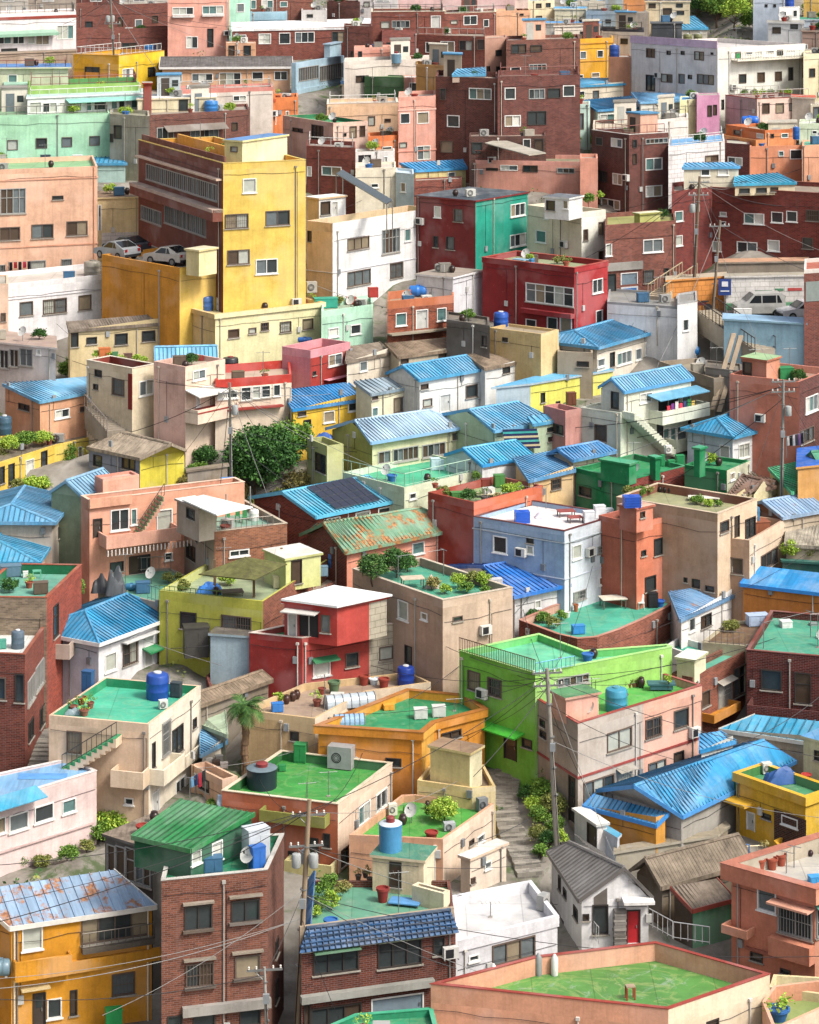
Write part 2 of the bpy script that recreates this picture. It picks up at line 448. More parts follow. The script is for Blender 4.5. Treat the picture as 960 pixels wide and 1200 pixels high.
def wallface(mb,Pw,d,n,L,z0,z1,mat,ops,u_off):
 """a wall sheet with real openings and reveals"""
 us=sorted(set([0,L]+[round(v,4)for o in ops for v in(o[0],o[2])]))
 zs=sorted(set([z0,z1]+[round(v,4)for o in ops for v in(o[1],o[3])]))
 def W(u,o,z):return(Pw.x+d.x*u+n.x*o,Pw.y+d.y*u+n.y*o,z)
 for i in range(len(us)-1):
  run=None
  for j in range(len(zs)-1):
   um=(us[i]+us[i+1])/2;zm=(zs[j]+zs[j+1])/2
   if any(o[0]<um<o[2]and o[1]<zm<o[3]for o in ops):continue
   a,b,c,e=us[i],us[i+1],zs[j],zs[j+1]
   mb.face([W(a,0,c),W(b,0,c),W(b,0,e),W(a,0,e)],mat,[(u_off+a,c),(u_off+b,c),(u_off+b,e),(u_off+a,e)])
 for a,c,b,e in ops:
  q=-0.14
  mb.face([W(a,0,c),W(b,0,c),W(b,q,c),W(a,q,c)],mat)
  mb.face([W(a,q,e),W(b,q,e),W(b,0,e),W(a,0,e)],mat)
  mb.face([W(a,q,c),W(a,q,e),W(a,0,e),W(a,0,c)],mat)
  mb.face([W(b,0,c),W(b,0,e),W(b,q,e),W(b,q,c)],mat)
  mb.face([W(a,q,c),W(b,q,c),W(b,q,e),W(a,q,e)],BLACK)
def edge(H,i):
 p=H.poly[i];q=H.poly[(i+1)%len(H.poly)]
 d=(q-p);L=d.length;d=d/L
 s=1 if ccw(H.poly)else-1
 n=Vector((d.y,-d.x))*s
 return p,d,n,L
def wpt(H,i,x,y):
 """(u, z) on wall i of the survey pixel (x, y)"""
 p,d,n,L=edge(H,i)
 t=hit(p,d,kx(x));Y=p.y+t*d.y
 return t,-(OY+y/3.0-YH)/F*Y
def parse(H,spec):
 out={}
 for fi,s in spec.items():
  p,d,n,L=edge(H,fi)
  lst=[]
  for w in s.split(';'):
   w=w.split()
   if not w:continue
   x0,y0,x1,y1=map(float,w[:4]);st=w[4]if len(w)>4 else 'w'
   ua=hit(p,d,kx(x0));ub=hit(p,d,kx(x1))
   um=(ua+ub)/2;Y=p.y+um*d.y
   za=-(OY+y1/3.0-YH)/F*Y;zb=-(OY+y0/3.0-YH)/F*Y
   if ua>ub:ua,ub=ub,ua
   ua=max(ua,.08);ub=min(ub,L-.08);zb=min(zb,H.wtop-.05);za=max(za,H.zb-3)
   if ub-ua<.18 or zb-za<.12 or(ub-ua)*(zb-za)<.03 or any(not(ub<=o[0]or ua>=o[2]or zb<=o[1]or za>=o[3])for o in lst):
    print('WIN?',H.key,fi,w,'u %.1f-%.1f L %.1f z %.1f-%.1f top %.1f base %.1f'%(ua,ub,L,za,zb,H.wtop,H.zb));continue
   lst.append((ua,za,ub,zb,st))
  out[fi]=lst
 return out
def reg(H,key):
 HS[key]=H
 global LAST
 LAST=H
def mk_root(key,name,label,cat,C3,zb,parent):
 if parent:return parent.root
 r=empty(name,(C3.x,C3.y,zb))
 tag(r,label,cat)
 return r
def walls(H,mats,wins,z0,z1,small):
 mb=MB();acc=0
 ops=parse(H,wins or{})
 n=len(H.poly)
 order=range(n)
 for i in order:
  p,d,nn,L=edge(H,i)
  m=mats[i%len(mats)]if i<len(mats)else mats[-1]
  o=ops.get(i,[])
  wallface(mb,p,d,nn,L,z0,z1,m,[(a,b,c,e)for a,b,c,e,s in o],acc)
  acc+=L
 H.walls=mb.build('walls',H.root);H.ops=ops
 if z0<H.zb and not H.root.name.startswith(('yard','garden','retain','painted','stone')):facade(H,mats)
 for i,lst in ops.items():
  p,d,nn,L=edge(H,i)
  for a,b,c,e,s in lst:
   window(H.root,p,d,nn,a,b,c,e,s,small)
FR=random.Random(5)
def facade(H,mats):
 """rain pipe, meter box and stapled cable on the walls that face the valley"""
 for i in range(len(H.poly)):
  p,d,n,L=edge(H,i)
  if n.y>-.25 or L<3:continue
  taken=[(o[0]-.25,o[2]+.25)for o in H.ops.get(i,[])]
  free=[u for u in[L*k/24 for k in range(1,24)]if not any(a<u<b for a,b in taken)]
  if not free:continue
  D3=Vector((d.x,d.y,0));N3=Vector((n.x,n.y,0));zt=H.wtop-.05;hb=H.zb-1
  def at_(u,z,o=.06):return Vector((p.x,p.y,z))+D3*u+N3*o
  u=FR.choice(free);pm=plain(FR.choice(['d8d4cc','b0aca4','8f8a84','c4b8a8']),.6)
  mb=MB();mb.tube(at_(u,zt),at_(u,hb),.04,pm,5);mb.box(at_(u-.09,zt-.02,.0),D3*.18,N3*.14,(0,0,.14),pm);mb.build('rain_pipe',H.root)
  u2=FR.choice(free);z2=H.zb+FR.uniform(1.2,1.9)
  mb=MB();mb.box(at_(u2,z2,.003),D3*.3,N3*.13,(0,0,.42),plain(FR.choice(['c8c8c4','9aa0a4','7f8488']),.5));mb.build('meter_box',H.root)
  mb=MB();zc=zt-FR.uniform(.2,.9);k=max(2,int(L/1.2));q=at_(.1,zc,.03)
  for j in range(1,k+1):
   r_=at_(.1+(L-.2)*j/k,zc-FR.uniform(-.08,.12),.03);mb.tube(q,r_,.014,BLACK,3);q=r_
  mb.tube(at_(u2+.15,zc,.03),at_(u2+.15,z2+.4,.03),.014,BLACK,3)
  mb.build('wall_cable',H.root)
  if L>5 and FR.random()<.45:
   u3=FR.choice(free);z3=H.zb+FR.choice([2.3,2.6,3.4])
   if z3<zt-1:
    mb=MB();mb.box(at_(u3-.38,z3,.05),D3*.76,N3*.3,(0,0,.55),plain('dcdad4',.5));mb.box(at_(u3-.38,z3-.06,.0),D3*.05,N3*.4,(0,0,.05),STEEL);mb.box(at_(u3+.33,z3-.06,.0),D3*.05,N3*.4,(0,0,.05),STEEL)
    mb.box(at_(u3-.3,z3+.06,.352),D3*.42,N3*.01,(0,0,.42),BLACK);mb.build('wall_air_conditioner',H.root)
def ring(poly,z0,z1,t,ov,mat,cap=None,capt=.04,capo=.03):
 """parapet all round: outer outline = poly pushed out by ov"""
 mb=MB();O=offset(poly,-ov)if ov else list(poly);I=offset(poly,t)
 n=len(poly);s=ccw(poly)
 acc=0
 for i in range(n):
  j=(i+1)%n
  L=(O[j]-O[i]).length
  def V(p,z):return(p.x,p.y,z)
  uv=[(acc,z0),(acc+L,z0),(acc+L,z1),(acc,z1)]
  f=[V(O[i],z0),V(O[j],z0),V(O[j],z1),V(O[i],z1)]
  mb.face(f if s else f[::-1],mat,uv if s else uv[::-1])
  f=[V(I[j],z0-.02),V(I[i],z0-.02),V(I[i],z1),V(I[j],z1)];mb.face(f if s else f[::-1],mat[1]if isinstance(mat,tuple)else mat)
  if not cap:
   f=[V(O[i],z1),V(O[j],z1),V(I[j],z1),V(I[i],z1)];mb.face(f if s else f[::-1],mat)
  if ov:
   f=[V(poly[i],z0),V(poly[j],z0),V(O[j],z0),V(O[i],z0)];mb.face(f if s else f[::-1],mat)
  acc+=L
 if cap:
  O2=offset(poly,-ov-capo);I2=offset(poly,t+capo)
  for i in range(n):
   j=(i+1)%n
   def V(p,z):return(p.x,p.y,z)
   for f in([V(O2[i],z1),V(O2[j],z1),V(O2[j],z1+capt),V(O2[i],z1+capt)],[V(I2[j],z1),V(I2[i],z1),V(I2[i],z1+capt),V(I2[j],z1+capt)],[V(O2[i],z1+capt),V(O2[j],z1+capt),V(I2[j],z1+capt),V(I2[i],z1+capt)],[V(O2[j],z1),V(O2[i],z1),V(I2[i],z1),V(I2[j],z1)]):
    mb.face(f if s else f[::-1],cap)
 return mb
def W_(x,lines=False):
 if isinstance(x,str):
  if x.startswith('B'):return brick(x[1:]or '8a4a3c')
  if x.startswith('L'):return paint(x[1:],.4,lines=True)
  if x.startswith('~'):return paint(x[1:],1.0)
  return paint(x,.5)
 return x
def flat(key,name,label,pts,yb,wall,par=.8,pt=.16,pc=None,inner=None,deck='b9b4a8',cap=None,ov=0.0,wins=None,a=None,dep=None,free=False,h=None,of=None,dz=None,small=None,cat='house',Yc=None,floorz=None,bands=(),raw=None):
 """flat-roofed house, or (with of=) an upper block standing on another house's roof deck"""
 par_=of
 H=House();H.key=key
 allp=[p for p in pts if isinstance(p,tuple)]
 C=pts[1]if len(pts)==3 else max(allp,key=lambda q:q[1])
 if raw:C=pts[0]
 if of is not None and yb is None:
  Z=(of.deck if floorz is None else floorz)+h
  c2=on_plane(C,Z);C3=Vector((c2.x,c2.y,Z));zb=Z-h
  z0=zb
 else:
  Y=Yc or y2Y(OY+yb/3.0)
  C3=on_depth(C,Y);Z=C3.z;zb=-(OY+yb/3.0-YH)/F*Y if Yc else terr_z(Y)
  z0=zb-4
 H.poly=raw or foot(pts,Z,C3,a,dep,free,key)
 H.top=Z;H.zb=zb;H.deck=Z-par if par else Z
 H.wtop=H.deck
 H.root=mk_root(key,name,label,cat,C3,zb,of)
 sm=small if small is not None else(OY+C[1]/3<190)
 H.small=sm
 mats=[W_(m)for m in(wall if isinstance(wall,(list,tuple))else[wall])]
 if yb is not None:FOOT.append((H.poly,zb))
 walls(H,mats,wins,z0,H.deck,sm)
 dk=MB();I=H.poly if not par else offset(H.poly,pt*.5)
 if not ccw(H.poly):I=I[::-1]
 dm=deckmat(deck)if isinstance(deck,str)else deck
 dk.face([(p.x,p.y,H.deck)for p in I],dm)
 if not par:
  O=offset(H.poly,-ov-.12)
  if not ccw(H.poly):O=O[::-1]
  dk=MB()
  zt=H.deck+.14
  dk.face([(p.x,p.y,zt)for p in O],dm);dk.face([(p.x,p.y,H.deck+.002)for p in O[::-1]],mats[0])
  for i in range(len(O)):
   q=O[(i+1)%len(O)];p=O[i]
   dk.face([(p.x,p.y,H.deck+.002),(q.x,q.y,H.deck+.002),(q.x,q.y,zt),(p.x,p.y,zt)],W_(pc)if pc else mats[0])
  H.deck=zt
 dk.build('roof_deck',H.root)
 if par:
  pm=W_(pc)if pc else None
  if pm is None and len(mats)>1:
   mb=ring(H.poly,H.deck,Z,pt,ov,mats[0],W_(cap)if cap else None)
   n=len(H.poly);per=len(mb.f)//n if not cap else None
   k=0
   step=(2+(0 if cap else 1)+(1 if ov else 0))
   for i in range(n):
    m=mats[i]if i<len(mats)else mats[-1]
    mb.m[i*step]=mb.mi(m)
  else:
   pm=pm or mats[0]
   mb=ring(H.poly,H.deck,Z,pt,ov,pm,W_(cap)if cap else None)
   step=(2+(0 if cap else 1)+(1 if ov else 0));n=len(H.poly)
  if inner:
   im=W_(inner)
   for i in range(n):mb.m[i*step+1]=mb.mi(im)
  mb.build('parapet',H.root)
 for(dn,bh,bc)in bands:
  mb=MB();O=offset(H.poly,-.06);s=ccw(H.poly);n=len(H.poly)
  for i in range(n):
   j=(i+1)%n;z1=Z-dn;z_0=z1-bh
   for f in([(O[i].x,O[i].y,z_0),(O[j].x,O[j].y,z_0),(O[j].x,O[j].y,z1),(O[i].x,O[i].y,z1)],[(O[i].x,O[i].y,z1),(O[j].x,O[j].y,z1),(H.poly[j].x,H.poly[j].y,z1),(H.poly[i].x,H.poly[i].y,z1)],[(H.poly[i].x,H.poly[i].y,z_0),(H.poly[j].x,H.poly[j].y,z_0),(O[j].x,O[j].y,z_0),(O[i].x,O[i].y,z_0)]):
    mb.face(f if s else f[::-1],W_(bc))
  mb.build('string_course',H.root)
 reg(H,key)
 return H
def roofsheet(root,poly3,mat,rib=.42,ribh=.06,th=.07,name='roof',eave=None,ribm=None):
 """poly3: corners, the first two along the eave. slab with raised ribs running up the slope"""
 P3=[Vector(p)for p in poly3]
 if mat.name.startswith('weathered'):ribh=.025
 e=(P3[1]-P3[0]);e.normalize()
 n=Vector((0,0,0))
 for i in range(1,len(P3)-1):n+=(P3[i]-P3[0]).cross(P3[i+1]-P3[0])
 n.normalize()
 flip=n.z<0
 if flip:n=-n
 up=n.cross(e)
 if up.z<0 and abs(up.z)>1e-4:up=-up
 q=[((p-P3[0]).dot(e),(p-P3[0]).dot(up))for p in P3]
 if min(v for u,v in q)<-0.5:up=-up;q=[(u,-v)for u,v in q]
 mb=MB()
 order=range(len(P3))if not flip else range(len(P3)-1,-1,-1)
 o=[P3[i]for i in order];uv=[q[i]for i in order]
 mb.face(o,mat,uv)
 mb.face([p-n*th for p in o[::-1]],mat,uv[::-1])
 for i in range(len(o)):
  j=(i+1)%len(o)
  mb.face([o[i]-n*th,o[j]-n*th,o[j],o[i]],mat)
 if rib:
  us=[u for u,v in q];u0,u1=min(us),max(us)
  k=max(1,int((u1-u0)/rib));st=(u1-u0)/k
  for i in range(k+1):
   u=u0+.03+i*st*(u1-u0-.06)/(k*st)
   vs=[]
   for a in range(len(q)):
    (ua,va),(ub,vb)=q[a],q[(a+1)%len(q)]
    if(ua-u)*(ub-u)<0:
     vs.append(va+(vb-va)*(u-ua)/(ub-ua))
   if len(vs)>=2 and max(vs)-min(vs)>.15:
    a=P3[0]+e*(u-.035)+up*min(vs);L=max(vs)-min(vs)
    b=len(mb.v)
    c=[a,a+e*.07,a+e*.05+n*ribh,a+e*.02+n*ribh]
    c2=[p+up*L for p in c]
    vv=(min(vs),max(vs))
    for s0,s1 in((1,2),(2,3),(3,0)):
     f=[c[s0],c2[s0],c2[s1],c[s1]]
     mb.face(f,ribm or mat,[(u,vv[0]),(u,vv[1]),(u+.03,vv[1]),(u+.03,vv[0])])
    mb.face([c[0],c[1],c[2],c[3]],mat)
 return mb.build(name,root)
def pitched(key,name,label,e,r,rise,yb,wall,roof,rib=.42,mono=False,oh=.35,wins=None,of=None,small=None,trim=None,cat='house',rust=0,z=None,fasc=None,back=True,tile=True,hip=False,b=None,planar=False):
 """house under a sloping roof. e: the two front eave ends, r: the two ridge ends (survey pixels), rise in metres"""
 H=House();H.key=key
 if z is not None:Z=z
 else:
  C=max(e,key=lambda q:q[1])
  Y=y2Y(OY+yb/3.0);C3=on_depth(C,Y);Z=C3.z
 E1,E2=on_plane(e[0],Z),on_plane(e[1],Z)
 R1,R2=on_plane(r[0],Z+rise),on_plane(r[1],Z+rise)
 zb=terr_z(min(E1.y,E2.y))if yb is None else terr_z(Y)
 if not hip and not mono and not b:
  de=(E2-E1).normalized();w=((R1-E1)+(R2-E2))/2;w=w-de*w.dot(de)
  R1,R2=E1+w,E2+w
 if z is not None and of is not None:zb=of.deck
 d=(R2-R1).normalized()
 if mono:
  B1,B2=Vector(R1),Vector(R2)
 else:
  def refl(p):
   w=p-R1;return R1+d*(2*w.dot(d))-w
  B1,B2=refl(E1),refl(E2)
  if b:B2,B1=on_plane(b[0],Z),on_plane(b[1],Z)
 H.top=Z;H.zb=zb;H.deck=Z;H.wtop=Z-.1
 rp=[E1,E2,B2,B1]
 if not ccw(rp):print('ORIENT?',key)
 H.poly=offset(rp,oh)
 H.ridge=Z+rise
 sm=small if small is not None else(OY+max(e[0][1],e[1][1])/3<190)
 H.root=mk_root(key,name,label,cat,H.poly[0].to_3d(),zb,of)
 if not of:H.root.location=(H.poly[0].x,H.poly[0].y,zb)
 mats=[W_(m)for m in(wall if isinstance(wall,(list,tuple))else[wall])]
 if of is None or z is None:FOOT.append((H.poly,zb))
 z0=zb-(4 if z is None else 0)
 walls(H,mats,wins,z0,Z-.08,sm)
 V=lambda p,zz:Vector((p.x,p.y,zz))
 rm=roof if not isinstance(roof,str)else metal(roof,rust,tile)
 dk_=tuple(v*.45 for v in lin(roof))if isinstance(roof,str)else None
 RIB_SHADE=metal(dk_,0,False,fade=.3)if dk_ and sum(lin(roof))<2.4 and not rust else None  # darker ribs: the shadow lines along them are put into the colour
 zr=Z+rise;zl=zr
 if planar:
  n3=(V(E2,Z)-V(E1,Z)).cross(V(R2,zr)-V(E1,Z));w3_=ray_plane(r[0],V(E1,Z),n3);R1=Vector((w3_.x,w3_.y));zl=w3_.z
 if mono:
  roofsheet(H.root,[V(E1,Z),V(E2,Z),V(R2,zr),V(R1,zr)],rm,rib,ribm=RIB_SHADE)
  mb=MB();p=H.poly
  k=lambda q:Z-.08+rise*max(0,min(1,((q-E1).dot((B1-E1))/(B1-E1).length_squared)))
  m1=mats[1%len(mats)];m0=mats[-1]
  zz=Z-.08
  mb.face([V(p[1],zz),V(p[2],zz),V(p[2],k(p[2])-.0),V(p[1],k(p[1]))],m1)
  mb.face([V(p[3],zz),V(p[0],zz),V(p[0],k(p[0])),V(p[3],k(p[3]))],m0)
  mb.face([V(p[2],zz),V(p[3],zz),V(p[3],k(p[3])),V(p[2],k(p[2]))],m0)
  mb.face([V(p[0],zz),V(p[1],zz),V(p[1],k(p[1])),V(p[0],k(p[0]))],mats[0])
  mb.build('upper_wall',H.root)
 else:
  ins1=(R1-E1).dot(d);ins2=(E2-R2).dot(d)
  if not hip:ins1=ins2=0
  roofsheet(H.root,[V(E1,Z),V(E2,Z),V(R2,zr),V(R1,zl)],rm,rib,ribm=RIB_SHADE)
  if back:roofsheet(H.root,[V(B2,Z),V(B1,Z),V(R1,zl),V(R2,zr)],rm,rib,ribm=RIB_SHADE)
  mb=MB();p=H.poly;need=False
  if ins2>.7:roofsheet(H.root,[V(E2,Z),V(B2,Z),V(R2,zr)],rm,rib,ribm=RIB_SHADE)
  else:
   q=R2-d*(oh+max(0,-ins2)*0+(R2-E2).dot(d)*1.0 if(R2-E2).dot(d)>0 else oh)
   mid=R2+(R1-R2).normalized()*oh if b else(p[1]+p[2])/2
   mb.face([V(p[1],Z-.08),V(p[2],Z-.08),V(mid,zr-.12)],mats[1%len(mats)]);mb.build('gable',H.root);mb=MB()
  if ins1>.7:roofsheet(H.root,[V(B1,Z),V(E1,Z),V(R1,zr)],rm,rib,ribm=RIB_SHADE)
  else:
   mid=R1+(R2-R1).normalized()*oh if b else(p[0]+p[3])/2
   mb.face([V(p[3],Z-.08),V(p[0],Z-.08),V(mid,zl-.12)],mats[3%len(mats)]if len(mats)>3 else mats[-1]);mb.build('gable',H.root)
  mb=MB();tm=rm if not trim else plain(trim,.5)
  mb.tube(V(R1,zl),V(R2,zr),.11,tm,6)
  if ins2>.7:
   mb.tube(V(R2,zr),V(E2,Z),.09,tm,6);mb.tube(V(R2,zr),V(B2,Z),.09,tm,6)
  if ins1>.7:
   mb.tube(V(R1,zr),V(E1,Z),.09,tm,6);mb.tube(V(R1,zr),V(B1,Z),.09,tm,6)
  mb.build('ridge_cap',H.root)
 fm=plain(fasc,.5)if fasc else rm
 mb=MB()
 ed=[(V(E1,Z),V(E2,Z))]
 if mono:ed+=[(V(E2,Z),V(R2,zr)),(V(R1,zr),V(E1,Z))]
 else:
  if ins2>.7:ed+=[(V(E2,Z),V(B2,Z))]
  else:ed+=[(V(E2,Z),V(R2,zr)),(V(R2,zr),V(B2,Z))]
  if ins1>.7:ed+=[(V(B1,Z),V(E1,Z))]
  else:ed+=[(V(B1,Z),V(R1,zl)),(V(R1,zl),V(E1,Z))]
 for a,b in ed:
  dd=(b-a);nn=Vector((dd.y,-dd.x,0)).normalized()
  mb.box(a+nn*.0+Vector((0,0,-.17)),dd,nn*.05,(0,0,.23),fm)
 mb.build('fascia',H.root)
 reg(H,key)
 return H
def slab(H,f,x0,x1,y,out=.9,h=.12,col='d8d0c4',name='balcony',hollow=None,drop=0.0,rail=None):
 """a projection from wall f between pixels x0..x1, its underside at pixel y; hollow -> balcony with solid sides"""
 p,d,n,L=edge(H,f)
 ua=hit(p,d,kx(x0));ub=hit(p,d,kx(x1))
 if ua>ub:ua,ub=ub,ua
 ua=max(ua,-.6);ub=min(ub,L+.6)
 Y=p.y+(ua+ub)/2*d.y
 z=-(OY+y/3.0-YH)/F*(Y+n.y*out)
 D3=Vector((d.x,d.y,0));N3=Vector((n.x,n.y,0));Z3=Vector((0,0,1))
 o=Vector((p.x,p.y,z))+D3*ua+N3*.003
 m=W_(col)if isinstance(col,str)else col
 mb=MB();w=ub-ua
 if hollow:
  mb.box(o,D3*w,N3*out,Z3*.15,m)
  mb.box(o+N3*(out-.12)+Z3*.15,D3*w,N3*.12,Z3*(h-.15),m)
  mb.box(o+Z3*.15,D3*.12,N3*(out-.12),Z3*(h-.15),m)
  mb.box(o+D3*(w-.12)+Z3*.15,D3*.12,N3*(out-.12),Z3*(h-.15),m)
 else:
  mb.box(o,D3*w,N3*out-Z3*drop,Z3*h,m)
 ob=mb.build(name,H.root)
 if rail:
  rb=MB();rm=plain(rail,.5,.3)
  a=o+N3*(out-.06)+Z3*h;b=a+D3*w
  railing_mb(rb,[a-N3*(out-.1),a,b,b-N3*(out-.1)],.75,rm)
  rb.build('railing',H.root)
 return o,w
def railing_mb(rb,pts,h,rm,sp=.35,r=.02):
 for a,b in zip(pts,pts[1:]):
  a=Vector(a);b=Vector(b);L=(b-a).length
  rb.tube(a+Vector((0,0,h)),b+Vector((0,0,h)),r*1.4,rm,5)
  rb.tube(a+Vector((0,0,h*.12)),b+Vector((0,0,h*.12)),r,rm,4)
  k=max(1,int(L/sp))
  for i in range(k+1):
   q=a+(b-a)*i/k
   rb.tube(q,q+Vector((0,0,h)),r,rm,4)
def railing(H,pix,h=.9,col='9a9c9c',z=None,sp=.35):
 z=H.top+.04 if z is None else z
 pts=[on_plane(p,z).to_3d()+Vector((0,0,z))for p in pix]
 rb=MB();railing_mb(rb,pts,h,plain(col,.5,.3),sp);return rb.build('railing',H.root)
def stair(H,pa,za,pb,zb,wid,col,step='3f8f62',rail='55504a',side=1):
 """open flight: pa/pb pixels at heights za (low) and zb (high); treads wid m deep towards the wall"""
 A=on_plane(pa,za).to_3d();A.z=za;B=on_plane(pb,zb).to_3d();B.z=zb
 d=Vector((B.x-A.x,B.y-A.y,0));L=d.length;d.normalize();n=Vector((-d.y,d.x,0))*side
 k=max(3,int((zb-za)/.19));mb=MB();m=W_(col);sm=plain(step,.7)
 t=L/k;r_=(zb-za)/k
 for i in range(k):
  o=A+d*(t*i)+Vector((0,0,r_*i))
  mb.box(o-Vector((0,0,.35)),d*t,n*wid,(0,0,.35+r_-.0),m,sm)
 mb.build('outside_stair',H.root)
 if rail:
  rb=MB();railing_mb(rb,[A+Vector((0,0,.1)),B+Vector((0,0,.1))],.8,plain(rail,.6),.4);rb.build('stair_railing',H.root)
def pipes(H,f,us,col='dcdcd6'):
 """rain pipes down a wall at fractions us"""
 p,d,n,L=edge(H,f);m=plain(col,.6)
 for u in us:
  mb=MB();q=p+d*(L*u)+n*.07
  zt=H.top-.1;mb.tube((q.x,q.y,zt),(q.x,q.y,H.zb-.5),.045,m,6)
  q2=p+d*(L*u);mb.box((q2.x-.05,q2.y-.05,zt),(.1,0,0),(0,.1,0),(0,0,.1),m)
  mb.build('rain_pipe',H.root)
  # ------------------------------------------------------------------ things on the roofs
PROTO={}
def spot(H,x,y,z=None):
 if H is None:
  px,py=P((x,y));Y=y2Y(py);return Vector(((px-480)/F*Y,Y,terr_z(Y)))
 zz=H.deck if z is None else z
 q=on_plane((x,y),zz);return Vector((q.x,q.y,zz))
GROUND=[]
def grounded(o,x,y):
 GROUND.append((o,P((x,y))));return o
def m_per(q):return q.y/F/3.0
def tank(H,x,y,w,h,col,label,kind='round',lid=None,z=None,group=None):
 q=spot(H,x,y,z);s=m_per(q);r=w*s/2;hh=h*s
 q=q+Vector((0,r*.3,0))
 o=empty('water_tank',q);tag(o,label,'water tank',group or 'rooftop water tanks')
 m=plain(col,.35);mb=MB()
 if kind=='round':
  pr=[(r*.96,0),(r,hh*.04),(r,hh*.28),(r*1.02,hh*.30),(r*1.02,hh*.34),(r,hh*.36),(r,hh*.60),(r*1.02,hh*.62),(r*1.02,hh*.66),(r,hh*.68),(r,hh*.84),(r*.9,hh*.92),(r*.45,hh*.97),(r*.4,hh*.97)]
  mb.lathe(q,pr,m,24);mb.build('tank_body',o,smooth=True)
  c=MB();c.lathe(q+Vector((0,0,hh*.955)),[(r*.36,0),(r*.36,hh*.06),(r*.1,hh*.08)],plain(lid or 'd8dadc',.5),16);c.build('lid',o,smooth=True)
 elif kind=='flat':
  mb.lathe(q,[(r*.94,0),(r*.97,hh*.9),(r,hh*.9),(r,hh*.95)],m,24);mb.build('tank_body',o,smooth=True)
  c=MB();c.lathe(q+Vector((0,0,hh*.95)),[(r*.98,0),(r*.9,hh*.03),(r*.4,hh*.06)],plain(lid or 'cfd8de',.5),20)
  c.lathe(q+Vector((0,0,hh*1.0)),[(r*.36,0),(r*.38,hh*.16),(r*.30,hh*.2)],plain('8c3434',.6),14);c.build('lid',o,smooth=True)
 elif kind=='drum':
  ex=Vector((r,0,0));c0=q+Vector((0,0,hh*.5))
  n=16;mb2=MB()
  prof=[(-1,.55),(-.93,.85),(-.8,1),(-.2,1),(-.15,1.05),(-.05,1.05),(0,1),(.3,1),(.35,1.05),(.8,1),(.93,.85),(1,.55)]
  rings=[[c0+ex*a+Vector((0,cos(2*pi*i/n),sin(2*pi*i/n)))*(hh*.48*b)for i in range(n)]for a,b in prof]
  for k in range(len(prof)-1):
   for i in range(n):
    j=(i+1)%n;mb.face([rings[k][j],rings[k][i],rings[k+1][i],rings[k+1][j]],m)
  mb.face(rings[0],m);mb.face(rings[-1][::-1],m);mb.build('tank_body',o,smooth=True)
  for sx in(-.6,.6):
   mb2.cbox(q+ex*sx,.12,hh*.7,hh*.12,CONC)
  mb2.cbox(q+Vector((0,0,hh*.96)),r*.4,r*.4,hh*.08,plain(lid or col,.5));mb2.build('cradle',o)
 else:
  w2=r*2*.95
  mb.cbox(q,w2,w2*.8,hh,m,.1)
  for k in range(1,4):mb.cbox(q+Vector((0,0,hh*k/4-.02)),w2*1.03,w2*.83,.04,m,.1)
  mb.build('tank_body',o)
  c=MB();c.cbox(q+Vector((0,0,hh)),w2*1.02,w2*.82,hh*.04,plain(lid or col,.5),.1);c.cbox(q+Vector((0,0,hh*1.04)),w2*.3,w2*.3,hh*.07,plain(lid or col,.5),.1);c.build('lid',o)
 return o
def leaves_mb(mb,c,rx,ry,rz,n,size,mats,rnd,clump=None,hollow=.35,cut=None):
 """leaf-sized faces in clumps through an ellipsoid volume"""
 c=Vector(c)
 k=clump or max(4,n//45)
 cl=[]
 for i in range(k):
  a=rnd.uniform(0,2*pi);b=math.asin(rnd.uniform(-.55,1));rr=rnd.uniform(hollow,1.0)**.6
  cl.append(c+Vector((cos(a)*cos(b)*rx*rr*.85,sin(a)*cos(b)*ry*rr*.85,sin(b)*rz*rr*.85)))
 cs=(rx*ry*rz)**(1/3)*.36*(8/max(8,k))**.25+size*.3
 for i in range(n):
  q=rnd.choice(cl)+Vector((rnd.gauss(0,cs*.55),rnd.gauss(0,cs*.55),rnd.gauss(0,cs*.42)))
  s=size*rnd.uniform(.6,1.35)
  u=Vector((rnd.gauss(0,1),rnd.gauss(0,1),rnd.gauss(0,.6))).normalized()
  w=u.cross(Vector((rnd.gauss(0,1),rnd.gauss(0,1),rnd.gauss(0,1)))).normalized()
  mb.face([q-u*s*.5,q+w*s*.32,q+u*s*.5,q-w*s*.32],rnd.choice(mats),[(0,0)]*4)
GREENS={'mid':('2e5a22','7fa03c'),'dark':('1c3a1e','4d7a34'),'lime':('5f8c24','b4c84a'),'olive':('4a5a28','97994e'),'dry':('6e6a3c','a89a5a'),'pine':('1f4224','5a8038')}
def GM(k):a,b=GREENS[k];return[leafmat(a,b),leafmat(a,b)]
